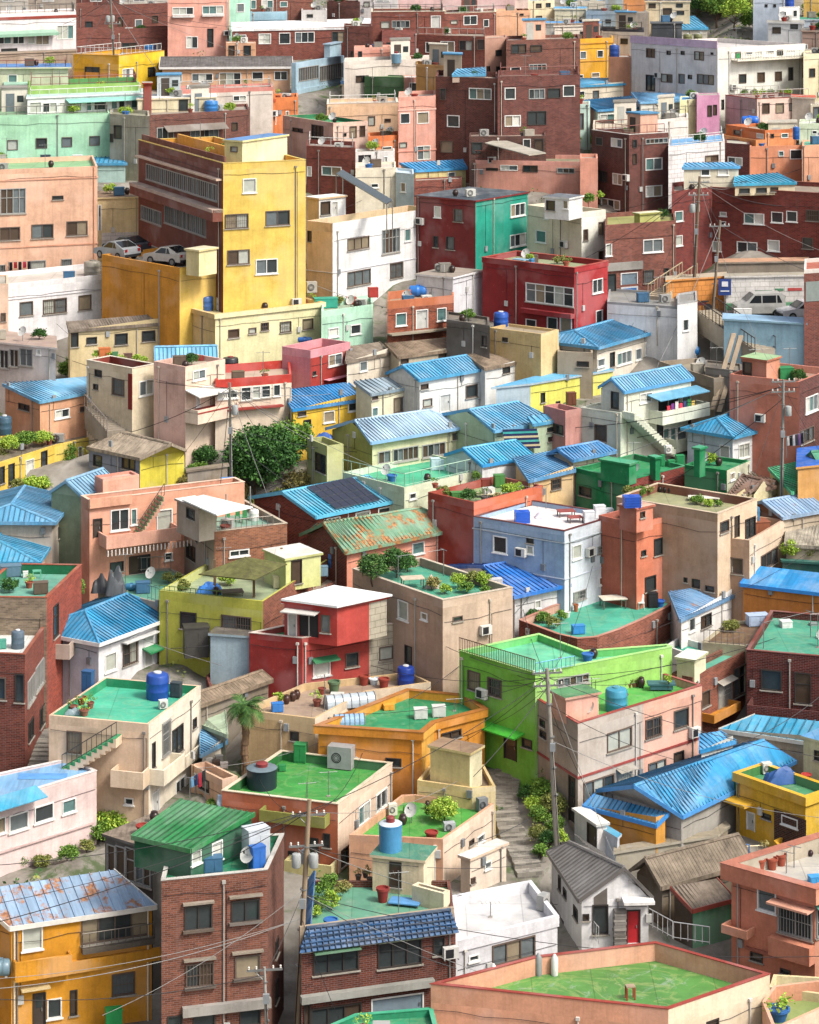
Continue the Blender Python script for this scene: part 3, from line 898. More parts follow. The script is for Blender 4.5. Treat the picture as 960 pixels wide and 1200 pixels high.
def tree(x,y,w,h,label,kind='mid',name='tree',cat='tree',group=None,H=None,trunk=.3,n=None,leaf=None,z=None,dense=1.0):
 """x,y base pixel; w,h size in survey pixels"""
 q=spot(H,x,y,z);s=m_per(q);rw=w*s/2;hh=h*s
 rnd=random.Random(int(x*31+y*7))
 o=empty(name,q);tag(o,label,cat,group)
 if H is None and z is None:grounded(o,x,y)
 t=MB();bark=plain('5c4a3a',.9)
 th=hh*trunk
 top=q+Vector((rnd.uniform(-.1,.1)*rw,0,th+hh*.25));mid=q+Vector((rnd.uniform(-.1,.1)*rw,0,th))
 r0=max(.03,hh*.028)
 t.tube(q-Vector((0,0,.2)),mid,r0,bark,7,r0*.7);t.tube(mid,top,r0*.7,bark,6,r0*.4)
 for i in range(7):
  a=i*2.4;e=mid+Vector((cos(a)*rw*.6,sin(a)*rw*.6,hh*rnd.uniform(.15,.5)))
  t.tube(mid+(top-mid)*rnd.uniform(0,.8),e,r0*.35,bark,4,r0*.12)
 t.build('trunk',o)
 lf=leaf or max(.10,min(.24,rw*.12))
 area=rw*rw*4*1.2
 n=n or int(min(9000,max(160,3.4*area/(lf*lf*.32)*dense)))
 c=MB();rz=(hh-th)/2*1.02
 leaves_mb(c,q+Vector((0,0,th+rz*.95)),rw*.95,rw*.85,rz,n,lf,GM(kind),rnd)
 c.build('crown',o)
 return o
def bush(H,x,y,w,h,label,kind='mid',z=None,group=None,cat='shrub',name='shrub'):
 return tree(x,y,w,h,label,kind,name,cat,group,H,.08,None,None,z)
def pot(H,x,y,w,h,label,plant='mid',col='a8573f',z=None,group=None,ph=1.6,cat='plant pot',name='plant_pot'):
 q=spot(H,x,y,z);s=m_per(q);r=w*s/2;hh=h*s
 o=empty(name,q);tag(o,label,cat,group)
 m=MB();pm=plain(col,.75)
 m.lathe(q,[(r*.68,0),(r*.95,hh*.82),(r*1.08,hh*.82),(r*1.08,hh),(r*.9,hh),(r*.88,hh*.85)],pm,16)
 m.build('pot',o,smooth=True)
 if plant:
  rnd=random.Random(int(x*13+y));c=MB()
  rp=r*1.5;
  leaves_mb(c,q+Vector((0,0,hh+rp*ph*.45)),rp,rp,rp*ph*.55,130,max(.07,r*.38),GM(plant),rnd)
  c.tube(q+Vector((0,0,hh*.8)),q+Vector((0,0,hh+rp*ph*.5)),r*.06,WOOD,4)
  c.build('plant',o)
 return o
def jar(H,x,y,w,h,label,col='4a3630',group='glazed sauce jars on the roofs',z=None):
 q=spot(H,x,y,z);s=m_per(q);r=w*s/2;hh=h*s
 m=MB();pm=plain(col,.3)
 m.lathe(q,[(r*.55,0),(r*.95,hh*.35),(r,hh*.55),(r*.8,hh*.8),(r*.6,hh*.86),(r*.72,hh*.88),(r*.7,hh*.93),(r*.25,hh),(r*.1,hh*1.0)],pm,14)
 o=m.build('sauce_jar',None,smooth=True,org=q);tag(o,label,'jar',group);return o
def aircon(H,x,y,w,h,label,col='d6d6cf',rz=0.3,group='outdoor air conditioner units',z=None,deep=.45):
 q=spot(H,x,y,z);s=m_per(q);ww=w*s;hh=h*s
 o=empty('air_conditioner',q);tag(o,label,'air conditioner',group)
 m=MB();m.cbox(q+Vector((0,0,.06)),ww,ww*deep+.12,hh-.06,plain(col,.5),rz);
 m.cbox(q,ww*.9,.1,.06,STEEL,rz);m.build('casing',o)
 g=MB();ex=Vector((cos(rz),sin(rz),0));ny=Vector((sin(rz),-cos(rz),0))
 c=q+ny*((ww*deep+.12)/2+.01)-ex*ww*.12+Vector((0,0,hh*.52));r=min(ww*.34,hh*.38,.3)
 for k in range(3):
  rr=r*(1-.3*k);N=18
  for i in range(N):
   a0=2*pi*i/N;a1=2*pi*(i+1)/N
   g.face([c+ny*(.002+.012*k)+ex*(cos(a)*q_)+Vector((0,0,sin(a)*q_))for a,q_ in((a0,rr),(a1,rr),(a1,rr*.82),(a0,rr*.82))],BLACK)
 g.build('fan_grille',o);return o
def crate(H,x,y,w,d,h,label,col,cat='box',name='storage_box',rz=.2,z=None,lid=None,group=None):
 """cabinet or box, w wide and d deep in metres-equivalent survey pixels"""
 q=spot(H,x,y,z);s=m_per(q)
 o=empty(name,q);tag(o,label,cat,group)
 m=MB();pm=plain(col,.55);W,D,Hh=w*s,d*s,h*s
 m.cbox(q+Vector((0,0,.04)),W,D,Hh-.04,pm,rz)
 ex=Vector((cos(rz),sin(rz),0));ny=Vector((sin(rz),-cos(rz),0))
 for sx in(-.42,.42):
  for sy in(-.4,.4):m.cbox(q+ex*W*sx+ny*D*sy,.07,.07,.04,pm,rz)
 for k in(-.25,.25):m.box(q+ex*(W*(k-.2))+ny*(D/2+.002)+Vector((0,0,Hh*.12)),ex*W*.4,ny*.015,(0,0,Hh*.74),pm)
 m.build('body',o)
 l=MB();l.cbox(q+Vector((0,0,Hh)),W*1.05,D*1.06,max(.03,Hh*.05),plain(lid or col,.5),rz);l.build('lid',o)
 return o
def antenna(H,x,y,h,label,z=None,kind='yagi'):
 q=spot(H,x,y,z);s=m_per(q);hh=h*s;o=empty('antenna',q)
 tag(o,label,'antenna','rooftop aerials')
 m=MB();m.tube(q,q+Vector((0,0,hh)),.025,STEEL,5);m.cbox(q,.2,.2,.05,CONC);m.build('mast',o)
 e=MB();t=q+Vector((0,0,hh*.95));e.tube(t-Vector((.5,.1,0)),t+Vector((.5,.1,0)),.015,STEEL,4)
 for k in range(5):
  c=t+Vector((-.45+k*.22,(-.45+k*.22)*.2,0));L=.32-k*.03;e.tube(c-Vector((-.05,L,0)),c+Vector((-.05,L,0)),.010,STEEL,4)
 e.build('aerial',o);return o
def dish(H,x,y,w,label,z=None):
 q=spot(H,x,y,z);s=m_per(q);r=w*s/2;o=empty('satellite_dish',q);tag(o,label,'satellite dish','satellite dishes')
 m=MB();m.tube(q,q+Vector((0,0,r*1.6)),.03,STEEL,5);m.build('stand',o)
 c=q+Vector((0,-.05,r*1.8));d=MB();ax=Vector((-.5,-.7,.5)).normalized();u=ax.cross(Vector((0,0,1))).normalized();v=u.cross(ax)
 pr=[(0,0),(.5,.06),(.85,.17),(1,.25)];N=16
 for(a,b),(a2,b2)in zip(pr,pr[1:]):
  for i in range(N):
   t0=2*pi*i/N;t1=2*pi*(i+1)/N
   f=lambda a,b,t:c+(u*cos(t)+v*sin(t))*a*r+ax*b*r
   d.face([f(a,b,t0),f(a2,b2,t0),f(a2,b2,t1),f(a,b,t1)]if a else[c,f(a2,b2,t0),f(a2,b2,t1)],plain('d5d5d0',.5))
 d.build('reflector',o);e=MB();e.tube(c,c+ax*r*.9,.015,STEEL,4);e.cbox(c+ax*r*.9,.08,.08,.1,BLACK);e.build('feed_arm',o);return o
def laundry(H,a,b,h,cols,label,z=None,garment=None):
 z=H.deck if z is None else z
 A=on_plane(a,z).to_3d();B=on_plane(b,z).to_3d();A.z=B.z=z
 o=empty('clothes_line',A);tag(o,label,'clothes line','washing lines')
 m=MB();up=Vector((0,0,h))
 for q in(A,B):m.tube(q,q+up,.03,STEEL,5);m.tube(q+up-(B-A).normalized().cross(up).normalized()*.4,q+up+(B-A).normalized().cross(up).normalized()*.4,.02,STEEL,4)
 m.tube(A+up,B+up,.012,STEEL,4);m.build('line',o)
 if cols:
  d=(B-A);L=d.length;n=len(cols);k=0
  for i,c in enumerate(cols):
   t0=(i+.15)/n;t1=(i+.85)/n;a0=A+d*t0+up;b0=A+d*t1+up;hh=R.uniform(.5,.9)
   w=MB();nn=d.normalized().cross(Vector((0,0,1)))
   K=4;top=[a0+(b0-a0)*j/K+nn*.03*(-1)**j for j in range(K+1)]
   bot=[p-Vector((0,0,hh))+nn*.05*(-1)**j for j,p in enumerate(top)]
   for j in range(K):w.face([bot[j],bot[j+1],top[j+1],top[j]],plain(c,.9))
   w.build('washing',o)
 return o
def chair(H,x,y,w,label,col='e8e8e4',rz=0.0,z=None):
 q=spot(H,x,y,z);s=m_per(q);W=w*s;o=empty('garden_chair',q);tag(o,label,'chair','rooftop chairs')
 m=plain(col,.5);ex=Vector((cos(rz),sin(rz),0));ey=Vector((-sin(rz),cos(rz),0))
 a=MB();a.box(q-ex*W/2-ey*W/2+Vector((0,0,.42)),ex*W,ey*W,(0,0,.04),m);a.build('seat',o)
 a=MB();a.box(q-ex*W/2+ey*W*.45+Vector((0,0,.46)),ex*W,ey*.04,Vector((0,0,.45))+ey*.08,m);a.build('backrest',o)
 for sx in(-.45,.45):
  for sy in(-.45,.45):
   a=MB();a.tube(q+ex*W*sx+ey*W*sy,q+ex*W*sx*.95+ey*W*sy*.95+Vector((0,0,.43)),.02,m,5);a.build('leg',o)
 return o
def bench(H,x,y,w,d,h,label,col,leg='6a6058',rz=.2,cat='table',name='low_table',z=None):
 q=spot(H,x,y,z);s=m_per(q);W,D,Hh=w*s,d*s,h*s
 o=empty(name,q);tag(o,label,cat)
 ex=Vector((cos(rz),sin(rz),0));ey=Vector((-sin(rz),cos(rz),0))
 a=MB();a.cbox(q+Vector((0,0,Hh-.06)),W,D,.06,plain(col,.6),rz);a.build('top',o)
 for sx in(-.44,.44):
  for sy in(-.42,.42):
   a=MB();a.cbox(q+ex*W*sx+ey*D*sy,.06,.06,Hh-.06,plain(leg,.7),rz);a.build('leg',o)
 return o
def arch_hut(H,x,y,w,d,h,label,col='9fb4c4',rz=.4,z=None):
 """low barrel-vaulted cover of clear sheet over hoops"""
 q=spot(H,x,y,z);s=m_per(q);W,D,Hh=w*s,d*s,h*s;o=empty('barrel_cover',q);tag(o,label,'roof cover')
 ex=Vector((cos(rz),sin(rz),0));ey=Vector((-sin(rz),cos(rz),0));m=plain(col,.25,0,.6);mb=MB();N=10
 pt=lambda i,t:q+ex*(W*(t-.5))+ey*(cos(pi*i/N)*D/2)+Vector((0,0,sin(pi*i/N)*Hh))
 for i in range(N):mb.face([pt(i,0),pt(i+1,0),pt(i+1,1),pt(i,1)],m)
 for t in(0,1):mb.face([pt(i,t)for i in range(N+1)],m)
 mb.build('sheet',o)
 f=MB()
 for k in range(7):
  for i in range(N):f.tube(pt(i,k/6)+Vector((0,0,.01)),pt(i+1,k/6)+Vector((0,0,.01)),.03,STEEL,4)
 f.build('hoops',o);return o
def tarp(H,x,y,w,d,h,label,col,z=None,rz=0,name='tarpaulin',cat='tarpaulin'):
 q=spot(H,x,y,z);s=m_per(q);W,D,Hh=w*s,d*s,h*s;mb=MB();m=plain(col,.5);rnd=random.Random(int(x+y))
 N=9;g=[]
 sd=rnd.uniform(0,50)
 for i in range(N+1):
  row=[]
  for j in range(N+1):
   u=i/N*2-1;v=j/N*2-1
   hgt=max(0,1-max(abs(u),abs(v))**3)*Hh*(.55+.6*noise.noise(Vector((u*1.6+sd,v*1.6,0)))+.25)
   row.append(q+Vector((cos(rz)*u*W/2-sin(rz)*v*D/2,sin(rz)*u*W/2+cos(rz)*v*D/2,max(.02,hgt)))+Vector((rnd.uniform(-.1,.1)*W*.15,rnd.uniform(-.1,.1)*D*.15,0)))
  g.append(row)
 for i in range(N):
  for j in range(N):mb.face([g[i][j],g[i+1][j],g[i+1][j+1],g[i][j+1]],m)
 o=mb.build(name,None,org=q,smooth=True);tag(o,label,cat);return o
def pole(x0,y0,x1,y1,label,r=.15,arms=(),cans=0,col='8d8478',Y=None):
 """utility pole from base pixel (x0,y0) to top pixel (x1,y1); arms = heights as fraction"""
 px,py=P((x0,y0));Y=Y or y2Y(py);b=on_depth((x0,y0),Y);t=on_depth((x1,y1),Y)
 o=empty('utility_pole',b);tag(o,label,'utility pole','utility poles')
 m=plain(col,.85);mb=MB();mb.tube(b-Vector((0,0,2)),t,r,m,12,r*.62);mb.build('post',o,smooth=True)
 for fr in arms:
  c=b+(t-b)*fr;a=MB();a.cbox(c,1.7,.09,.09,STEEL,.15)
  a.tube(c+Vector((-.5,0,0)),c+Vector((0,0,-.5)),.02,STEEL,4);a.build('crossarm',o)
  for k in(-.75,-.4,.4,.75):
   i=MB();i.lathe(c+Vector((k,k*.15,.09)),[(.03,0),(.06,.04),(.03,.08),(.06,.12),(.02,.17)],plain('cfc9c0',.4),8);i.build('insulator',o)
 for k in range(cans):
  c=b+(t-b)*.72+Vector((-.42+.42*k*1.0 if cans>1 else.35,-.2 if k!=1 else.3,0))
  i=MB();i.lathe(c,[(.2,0),(.23,.05),(.23,.6),(.2,.66),(.08,.7)],plain('a9adac',.5),14)
  i.tube(c+Vector((.08,0,.68)),c+Vector((.08,0,.85)),.03,BROWN_FR,5);i.build('transformer',o,smooth=True)
 for k in range(6):
  pass
 bx=MB();c=b+(t-b)*.55;bx.cbox(c+Vector((0,-r-.1,0)),.3,.18,.45,plain('8f9498',.5));bx.tube(c+Vector((0,-r-.02,0)),b+Vector((0,-r-.02,0)),.025,BLACK,4);bx.build('meter_box',o)
 sb=MB()
 for fr in(.3,.45,.62,.8):sb.tube(b+(t-b)*fr,b+(t-b)*fr+Vector((0,0,.05)),r*1.08,STEEL,10)
 sb.build('bands',o)
 o['_t']=0
 return b,t
def cable(a,b,sag=.6,r=.018,label='thin black cable',n=14,col='1c1c20'):
 a=Vector(a);b=Vector(b)
 mb=MB();m=plain(col,.7);q=a
 for i in range(1,n+1):
  t=i/n;p=a+(b-a)*t-Vector((0,0,4*sag*t*(1-t)));mb.tube(q,p,r,m,4);q=p
 o=mb.build('power_cable',None,org=a)
 tag(o,label,'cable','overhead power and telephone cables');return o
def px3(x,y,Y):
 """true photograph pixel to a point at depth Y"""
 return Vector(((x-480)/F*Y,Y,-(y-YH)/F*Y))
def car(x,y,L,label,col,rz=0.0,van=False,Y=None,z=None):
 px,py=P((x,y));Y=Y or y2Y(py);q=on_depth((x,y),Y)
 if z is not None:q.z=z
 name='parked_van' if van else 'parked_car'
 o=empty(name,q,rz);tag(o,label,'van' if van else 'car',None)
 Wd=1.75;body=MB();m=plain(col,.25,.1,.6);gl=plain('1c2226',.08,0,.7)
 if van:pr=[(-L/2,.35),(-L/2,.95),(-L/2+.15,1.05),(-L/2+.75,1.25),(-L/2+1.45,1.88),(L/2-.35,1.92),(L/2-.05,1.7),(L/2,.9),(L/2,.35)]
 else:pr=[(-L/2,.32),(-L/2,.68),(-L/2+.1,.78),(-L/2+1.05,.92),(-L/2+1.75,1.42),(L/2-1.35,1.46),(L/2-.35,1.02),(L/2-.05,.92),(L/2,.35)]
 T=lambda u,v,w:Vector((u,v,w))
 def nar(w):return 1-.16*max(0,(w-.95))/.9
 n=len(pr)
 for s in(-1,1):
  f=[T(u,s*Wd/2*nar(w),w)for u,w in pr];body.face([q+p for p in(f if s<0 else f[::-1])],m)
 for i in range(n):
  (u,w),(u2,w2)=pr[i],pr[(i+1)%n]
  body.face([q+p for p in(T(u,Wd/2*nar(w),w),T(u,-Wd/2*nar(w),w),T(u2,-Wd/2*nar(w2),w2),T(u2,Wd/2*nar(w2),w2))][::-1],m)
 body.build('body',o)
 g=MB()
 lo,hi=(1.18,1.75)if van else(.95,1.36)
 if van:segs=[(-L/2+1.0,-L/2+1.5,-L/2+2.0),(-L/2+2.1,-L/2+2.1,-L/2+3.2),(-L/2+3.3,-L/2+3.3,L/2-.3)]
 else:segs=[(-L/2+1.25,-L/2+1.85,-L/2+2.35),(-L/2+2.42,-L/2+2.42,L/2-1.0)]
 for a,a2,b in segs:
  w=MB()
  for s in(-1,1):
   f=[T(a,s*(Wd/2*nar(lo)+.012),lo),T(b,s*(Wd/2*nar(lo)+.012),lo),T(b-(.25 if b==segs[-1][2]else 0),s*(Wd/2*nar(hi)+.012),hi),T(a2,s*(Wd/2*nar(hi)+.012),hi)]
   w.face([q+p for p in f],gl)
  w.build('window',o)
 ws=MB();i0=3
 (u,w),(u2,w2)=pr[3],pr[4]
 ws.face([q+T(u+.08-.02,s*Wd/2*nar(w)*.9,w+.07+.02)for s in(-1,1)]+[q+T(u2-.04,s*Wd/2*nar(w2)*.9,w2-.02+.02)for s in(1,-1)],gl);ws.build('windscreen',o)
 ws=MB();(u,w),(u2,w2)=(pr[5],pr[6])if not van else(pr[6],pr[7])
 ws.face([q+T(u+.06,s*Wd/2*nar(w)*.88,w-.01)for s in(-1,1)]+[q+T(u2-.04+.0,s*Wd/2*nar(w2)*.88,max(w2+.05,1.1))for s in(1,-1)],gl);ws.build('rear_window',o)
 for u in(-L/2+.8,L/2-.8):
  for s in(-1,1):
   wv=MB();c=q+T(u,s*(Wd/2-.08),.32);wv.tube(c-Vector((0,.11,0)),c+Vector((0,.11,0)),.32,BLACK,18);wh=wv.build('wheel',o)
   rm=MB();rm.tube(c+Vector((0,s*.10,0)),c+Vector((0,s*.125,0)),.19,STEEL,14);rm.build('rim',wh)
 for s in(-1,1):
  l=MB();l.cbox(q+T(-L/2-.005,s*Wd*.34,.6),.04,.32,.15,plain('e8ecec',.2));l.build('headlight',o)
  l=MB();l.cbox(q+T(L/2-.0,s*Wd*.38,.72),.04,.22,.22,plain('a01818',.3));l.build('tail_light',o)
 bp=MB();bp.cbox(q+T(-L/2,0,.32),.12,Wd*.96,.2,BLACK if not van else m);bp.cbox(q+T(L/2,0,.32),.12,Wd*.96,.2,BLACK if not van else m);bp.build('bumper',o)
 return o
def finish():
# ---------------- ground: one sheet to the horizon, terraced under the houses
 boxes=[]
 for poly,zb in FOOT:
  xs=[p.x for p in poly];ys=[p.y for p in poly]
  boxes.append((min(xs)-8,max(xs)+8,min(ys)-8,max(ys)+8,offset(poly,-.9),zb-.02))
 import bisect
 X0,X1,Y0,Y1,ST=-90,90,92,392,1.0
 nx=int((X1-X0)/ST)+1;ny=int((Y1-Y0)/ST)+1
 cell={}
 for k,b in enumerate(boxes):
  for i in range(int((b[0]-X0)//8),int((b[1]-X0)//8)+1):
   for j in range(int((b[2]-Y0)//8),int((b[3]-Y0)//8)+1):
    cell.setdefault((i,j),[]).append(k)
 def inside(x,y,poly):
  c=False;n=len(poly)
  for i in range(n):
   a=poly[i];b=poly[(i+1)%n]
   if(a.y>y)!=(b.y>y)and x<(b.x-a.x)*(y-a.y)/(b.y-a.y)+a.x:c=not c
  return c
 def pdist(x,y,poly):
  best=1e9;n=len(poly)
  for i in range(n):
   a=poly[i];b=poly[(i+1)%n];dx=b.x-a.x;dy=b.y-a.y;t=((x-a.x)*dx+(y-a.y)*dy)/(dx*dx+dy*dy+1e-9);t=0 if t<0 else 1 if t>1 else t
   best=min(best,(a.x+dx*t-x)**2+(a.y+dy*t-y)**2)
  return math.sqrt(best)
 vs=[];fs=[]
 for j in range(ny):
  y=Y0+j*ST
  for i in range(nx):
   x=X0+i*ST;z=terr_z(y)+.35*noise.noise(Vector((x*.15,y*.15,0)))
   for k in cell.get((int((x-X0)//8),int((y-Y0)//8)),()):
    b=boxes[k]
    if b[5]<z and b[0]<x<b[1]and b[2]<y<b[3]:
     if inside(x,y,b[4]):z=b[5]
     else:z=min(z,b[5]+.55*pdist(x,y,b[4]))
   vs.append((x,y,z))
 for j in range(ny-1):
  for i in range(nx-1):
   a=j*nx+i;fs.append((a,a+1,a+nx+1,a+nx))
 rings=[(-90,90,92,392),(-400,400,30,700),(-2500,2500,-600,3000),(-9000,9000,-6000,12000)]
 hz=[None,(-75,45),(-80,120),(-80,150)]
 def ringpts(r,h):
  x0,x1,y0,y1=r;N=40;o=[]
  seq=[((x0+(x1-x0)*i/N),y0)for i in range(N)]+[(x1,y0+(y1-y0)*i/N)for i in range(N)]+[(x1-(x1-x0)*i/N,y1)for i in range(N)]+[(x0,y1-(y1-y0)*i/N)for i in range(N)]
  for x,y in seq:
   if h is None:z=terr_z(y)
   else:
    t=max(0,min(1,(y-y0)/(y1-y0)));z=h[0]+(h[1]-h[0])*t**.7+(8*noise.noise(Vector((x*.004,y*.004,1))))
   o.append((x,y,z-(.05 if h is None else 0)))
  return o
 base0=len(vs);prev=None
 for r,h in zip(rings,hz):
  cur=list(range(len(vs),len(vs)+160));vs+=ringpts(r,h)
  if prev:
   for i in range(160):
    j=(i+1)%160;fs.append((prev[i],cur[i],cur[j],prev[j]))
  prev=cur
 def gz(x,y):
  i=(x-X0)/ST;j=(y-Y0)/ST;i0=max(0,min(nx-2,int(i)));j0=max(0,min(ny-2,int(j)));a=i-i0;b=j-j0
  z=lambda ii,jj:vs[jj*nx+ii][2]
  return(z(i0,j0)*(1-a)+z(i0+1,j0)*a)*(1-b)+(z(i0,j0+1)*(1-a)+z(i0+1,j0+1)*a)*b
 def hitg(px,py):
  Y=96.0
  while Y<385:
   x=(px-480)/F*Y;z=-(py-YH)/F*Y
   if z<=gz(x,Y):return Vector((x,Y,gz(x,Y)))
   Y+=.4
  return None
 for o,(px,py)in GROUND:
  q=hitg(px,py)
  if q:o.location=q-Vector((0,0,.05))
 rnd=random.Random(4);mb=MB();ms=GM('mid')+GM('olive')+GM('dark')+GM('dry')
 for k in range(9000):
  x=rnd.uniform(-75,75);y=100+230*rnd.random()**1.5
  if abs(x)>y*.18+4:continue
  if noise.noise(Vector((x*.12,y*.12,3)))<.05 and y<285:continue
  hit_=False
  for kk in cell.get((int((x-X0)//8),int((y-Y0)//8)),()):
   if inside(x,y,boxes[kk][4]):hit_=True;break
  if hit_:continue
  q=Vector((x,y,gz(x,y)));m_=ms[int((noise.noise(Vector((x*.3,y*.3,9)))+1)*4)%8];hgt=rnd.uniform(.2,.9)
  for j in range(9):
   c=q+Vector((rnd.gauss(0,.35),rnd.gauss(0,.35),rnd.uniform(0,hgt)));s_=rnd.uniform(.12,.3)
   u=Vector((rnd.gauss(0,1),rnd.gauss(0,1),rnd.gauss(0,1))).normalized();w_=u.cross(Vector((rnd.gauss(0,1),rnd.gauss(0,1),rnd.gauss(0,1)))).normalized()
   mb.face([c-u*s_*.5,c+w_*s_*.35,c+u*s_*.5,c-w_*s_*.35],m_,[(0,0)]*4)
 tag(mb.build('ground_scrub',None),'weeds and low scrub on the unbuilt ground between the houses','scrub',None,'stuff')
 LANES(gz,hitg)
 me=bpy.data.meshes.new('ground');me.from_pydata(vs,[],fs)
 m,nt,b=newmat('hillside_ground')
 g=nd(nt,'ShaderNodeNewGeometry')
 n1=nd(nt,'ShaderNodeTexNoise',i_Scale=.35,i_Detail=8.0,i_Roughness=.7);nt.links.new(g.outputs['Position'],n1.inputs['Vector'])
 c=mix(nt,ramp(nt,n1.outputs[0],[(.35,0),(.65,1)]),(.13,.115,.095,1),(.27,.25,.22,1))
 n2=nd(nt,'ShaderNodeTexNoise',i_Scale=.22,i_Detail=9.0,i_Roughness=.7,i_Distortion=.6);nt.links.new(g.outputs['Position'],n2.inputs['Vector'])
 c=mix(nt,ramp(nt,n2.outputs[0],[(.52,0),(.60,.9)]),c,(.055,.085,.03,1))
 nt.links.new(c,b.inputs['Base Color']);b.inputs['Roughness'].default_value=.95
 me.materials.append(m);o=bpy.data.objects.new('ground',me);COL.objects.link(o);o['kind']='structure'
 # ---------------- camera, light, view
 cam=bpy.data.cameras.new('camera');co=bpy.data.objects.new('camera',cam);COL.objects.link(co);sc.camera=co
 co.location=(0,0,0);co.rotation_euler=(radians(90),0,0)
 cam.sensor_fit='VERTICAL';cam.sensor_height=24;cam.lens=F/1200*24;cam.shift_x=0;cam.shift_y=-(600-YH)/1200
 cam.clip_start=1;cam.clip_end=20000
 el,az=radians(SUN_EL),radians(SUN_AZ)
 d=Vector((sin(az)*cos(el),-cos(az)*cos(el),sin(el)))
 L=bpy.data.lights.new('sun','SUN');L.energy=SUN_E;L.angle=radians(SUN_SOFT);L.color=(1,.93,.82)
 lo=bpy.data.objects.new('sun',L);COL.objects.link(lo);lo.rotation_euler=d.to_track_quat('Z','Y').to_euler();lo.location=(60,-60,120)
 w=bpy.data.worlds.new('World');sc.world=w;w.use_nodes=True;nt=w.node_tree
 s=nd(nt,'ShaderNodeTexSky');s.sky_type='NISHITA';s.sun_disc=False;s.sun_elevation=el;s.sun_rotation=atan2(d.x,d.y)
 s.air_density=1.0;s.dust_density=5.0;s.ozone_density=1.0
 bg=nt.nodes['Background'];bg.inputs['Strength'].default_value=SKY_E
 hs=nd(nt,'ShaderNodeHueSaturation');hs.inputs['Saturation'].default_value=.45
 nt.links.new(s.outputs[0],hs.inputs['Color']);nt.links.new(hs.outputs[0],bg.inputs['Color'])
 sc.view_settings.view_transform='Standard';sc.view_settings.look='None';sc.view_settings.gamma=1;sc.view_settings.exposure=EXPO
 try:sc.view_settings.use_curve_mapping=False
 except Exception:pass
 sc.cycles.max_bounces=5;sc.cycles.diffuse_bounces=3;sc.cycles.glossy_bounces=2
SUN_EL,SUN_AZ,SUN_E,SUN_SOFT,SKY_E,EXPO=50,56,2.3,12.0,.15,.64
def ff(key,name,label,x0,y0,x1,y1,yb,wall,wins='',dep=7.0,**kw):
 """house of which only one front wall shows: its top edge from (x0,y0) to (x1,y1)"""
 Y=y2Y(OY+yb/3.0);C3=on_depth((x1,y1),Y);L2=on_plane((x0,y0),C3.z)
 C2=Vector((C3.x,C3.y));v=L2-C2
 if v.y<-.3:
  Y=Y-max(v.y,-.9*abs(v.x));C3=on_depth((x1,y1),Y);L2=on_plane((x0,y0),C3.z);C2=Vector((C3.x,C3.y));v=L2-C2
  kw['Yc']=Y
 m=.9
 if abs(v.y)>m*abs(v.x):
  s=1 if v.y>0 else-1
  d=Vector((-1,s*m)).normalized();v=d*hit(C2,d,kx(x0))
 d=v.normalized();b=Vector((d.y,-d.x))*dep
 if b.y<0:b=-b
 L_=C2+v
 if(L_.x+b.x)/(L_.y+b.y)<L_.x/L_.y:b=L_.normalized()*dep+Vector((.05,0))
 if(C2.x+b.x)/(C2.y+b.y)>C2.x/C2.y:b=C2.normalized()*dep-Vector((.05,0))
 poly=[C2+v,C2,C2+b,C2+v+b]
 h=kw.pop('small',None)
 w=dict(kw.pop('w',{}));
 if wins:w[0]=wins
 return flat(key,name,label,[(x1,y1)],yb,wall,wins=w,small=h,raw=poly,**kw)
def plate(H,pix,z,th,col,name='canopy_roof'):
 P_=[on_plane(p,z)for p in pix]
 if not ccw(P_):P_=P_[::-1]
 mb=MB();m=W_(col)if isinstance(col,str)else col
 mb.face([(p.x,p.y,z+th)for p in P_],m);mb.face([(p.x,p.y,z)for p in P_[::-1]],m)
 n=len(P_)
 for i in range(n):
  a,b=P_[i],P_[(i+1)%n];mb.face([(a.x,a.y,z),(b.x,b.y,z),(b.x,b.y,z+th),(a.x,a.y,z+th)],m)
 return mb.build(name,H.root)
def posts(H,pix,z0,h,col='8f8f8c',r=.05):
 for p in pix:
  q=on_plane(p,z0);mb=MB();mb.tube((q.x,q.y,z0),(q.x,q.y,z0+h),r,plain(col,.6),6);mb.build('post',H.root)
def pyramid(H,pix,apex,z,rise,col,name='pavilion',label='',legs=(),zl=None):
 q=[on_plane(p,z).to_3d()+Vector((0,0,z))for p in pix]
 a=on_plane(apex,z+rise).to_3d()+Vector((0,0,z+rise))
 o=empty(name,(q[0].x,q[0].y,zl));tag(o,label,'pavilion')
 rm=asbestos(col)if isinstance(col,str)else col
 for i in range(len(q)):roofsheet(o,[q[i],q[(i+1)%len(q)],a],rm,0,name='roof')
 for p in legs:
  c=on_plane(p,zl);mb=MB();mb.cbox((c.x,c.y,zl),.16,.16,z-zl+.1,WOOD);mb.build('post',o)
 return o
def ray_plane(p,P0,n):
 x,y=P(p);d=Vector(((x-480)/F,1,-(y-YH)/F));t=P0.dot(n)/d.dot(n);return d*t
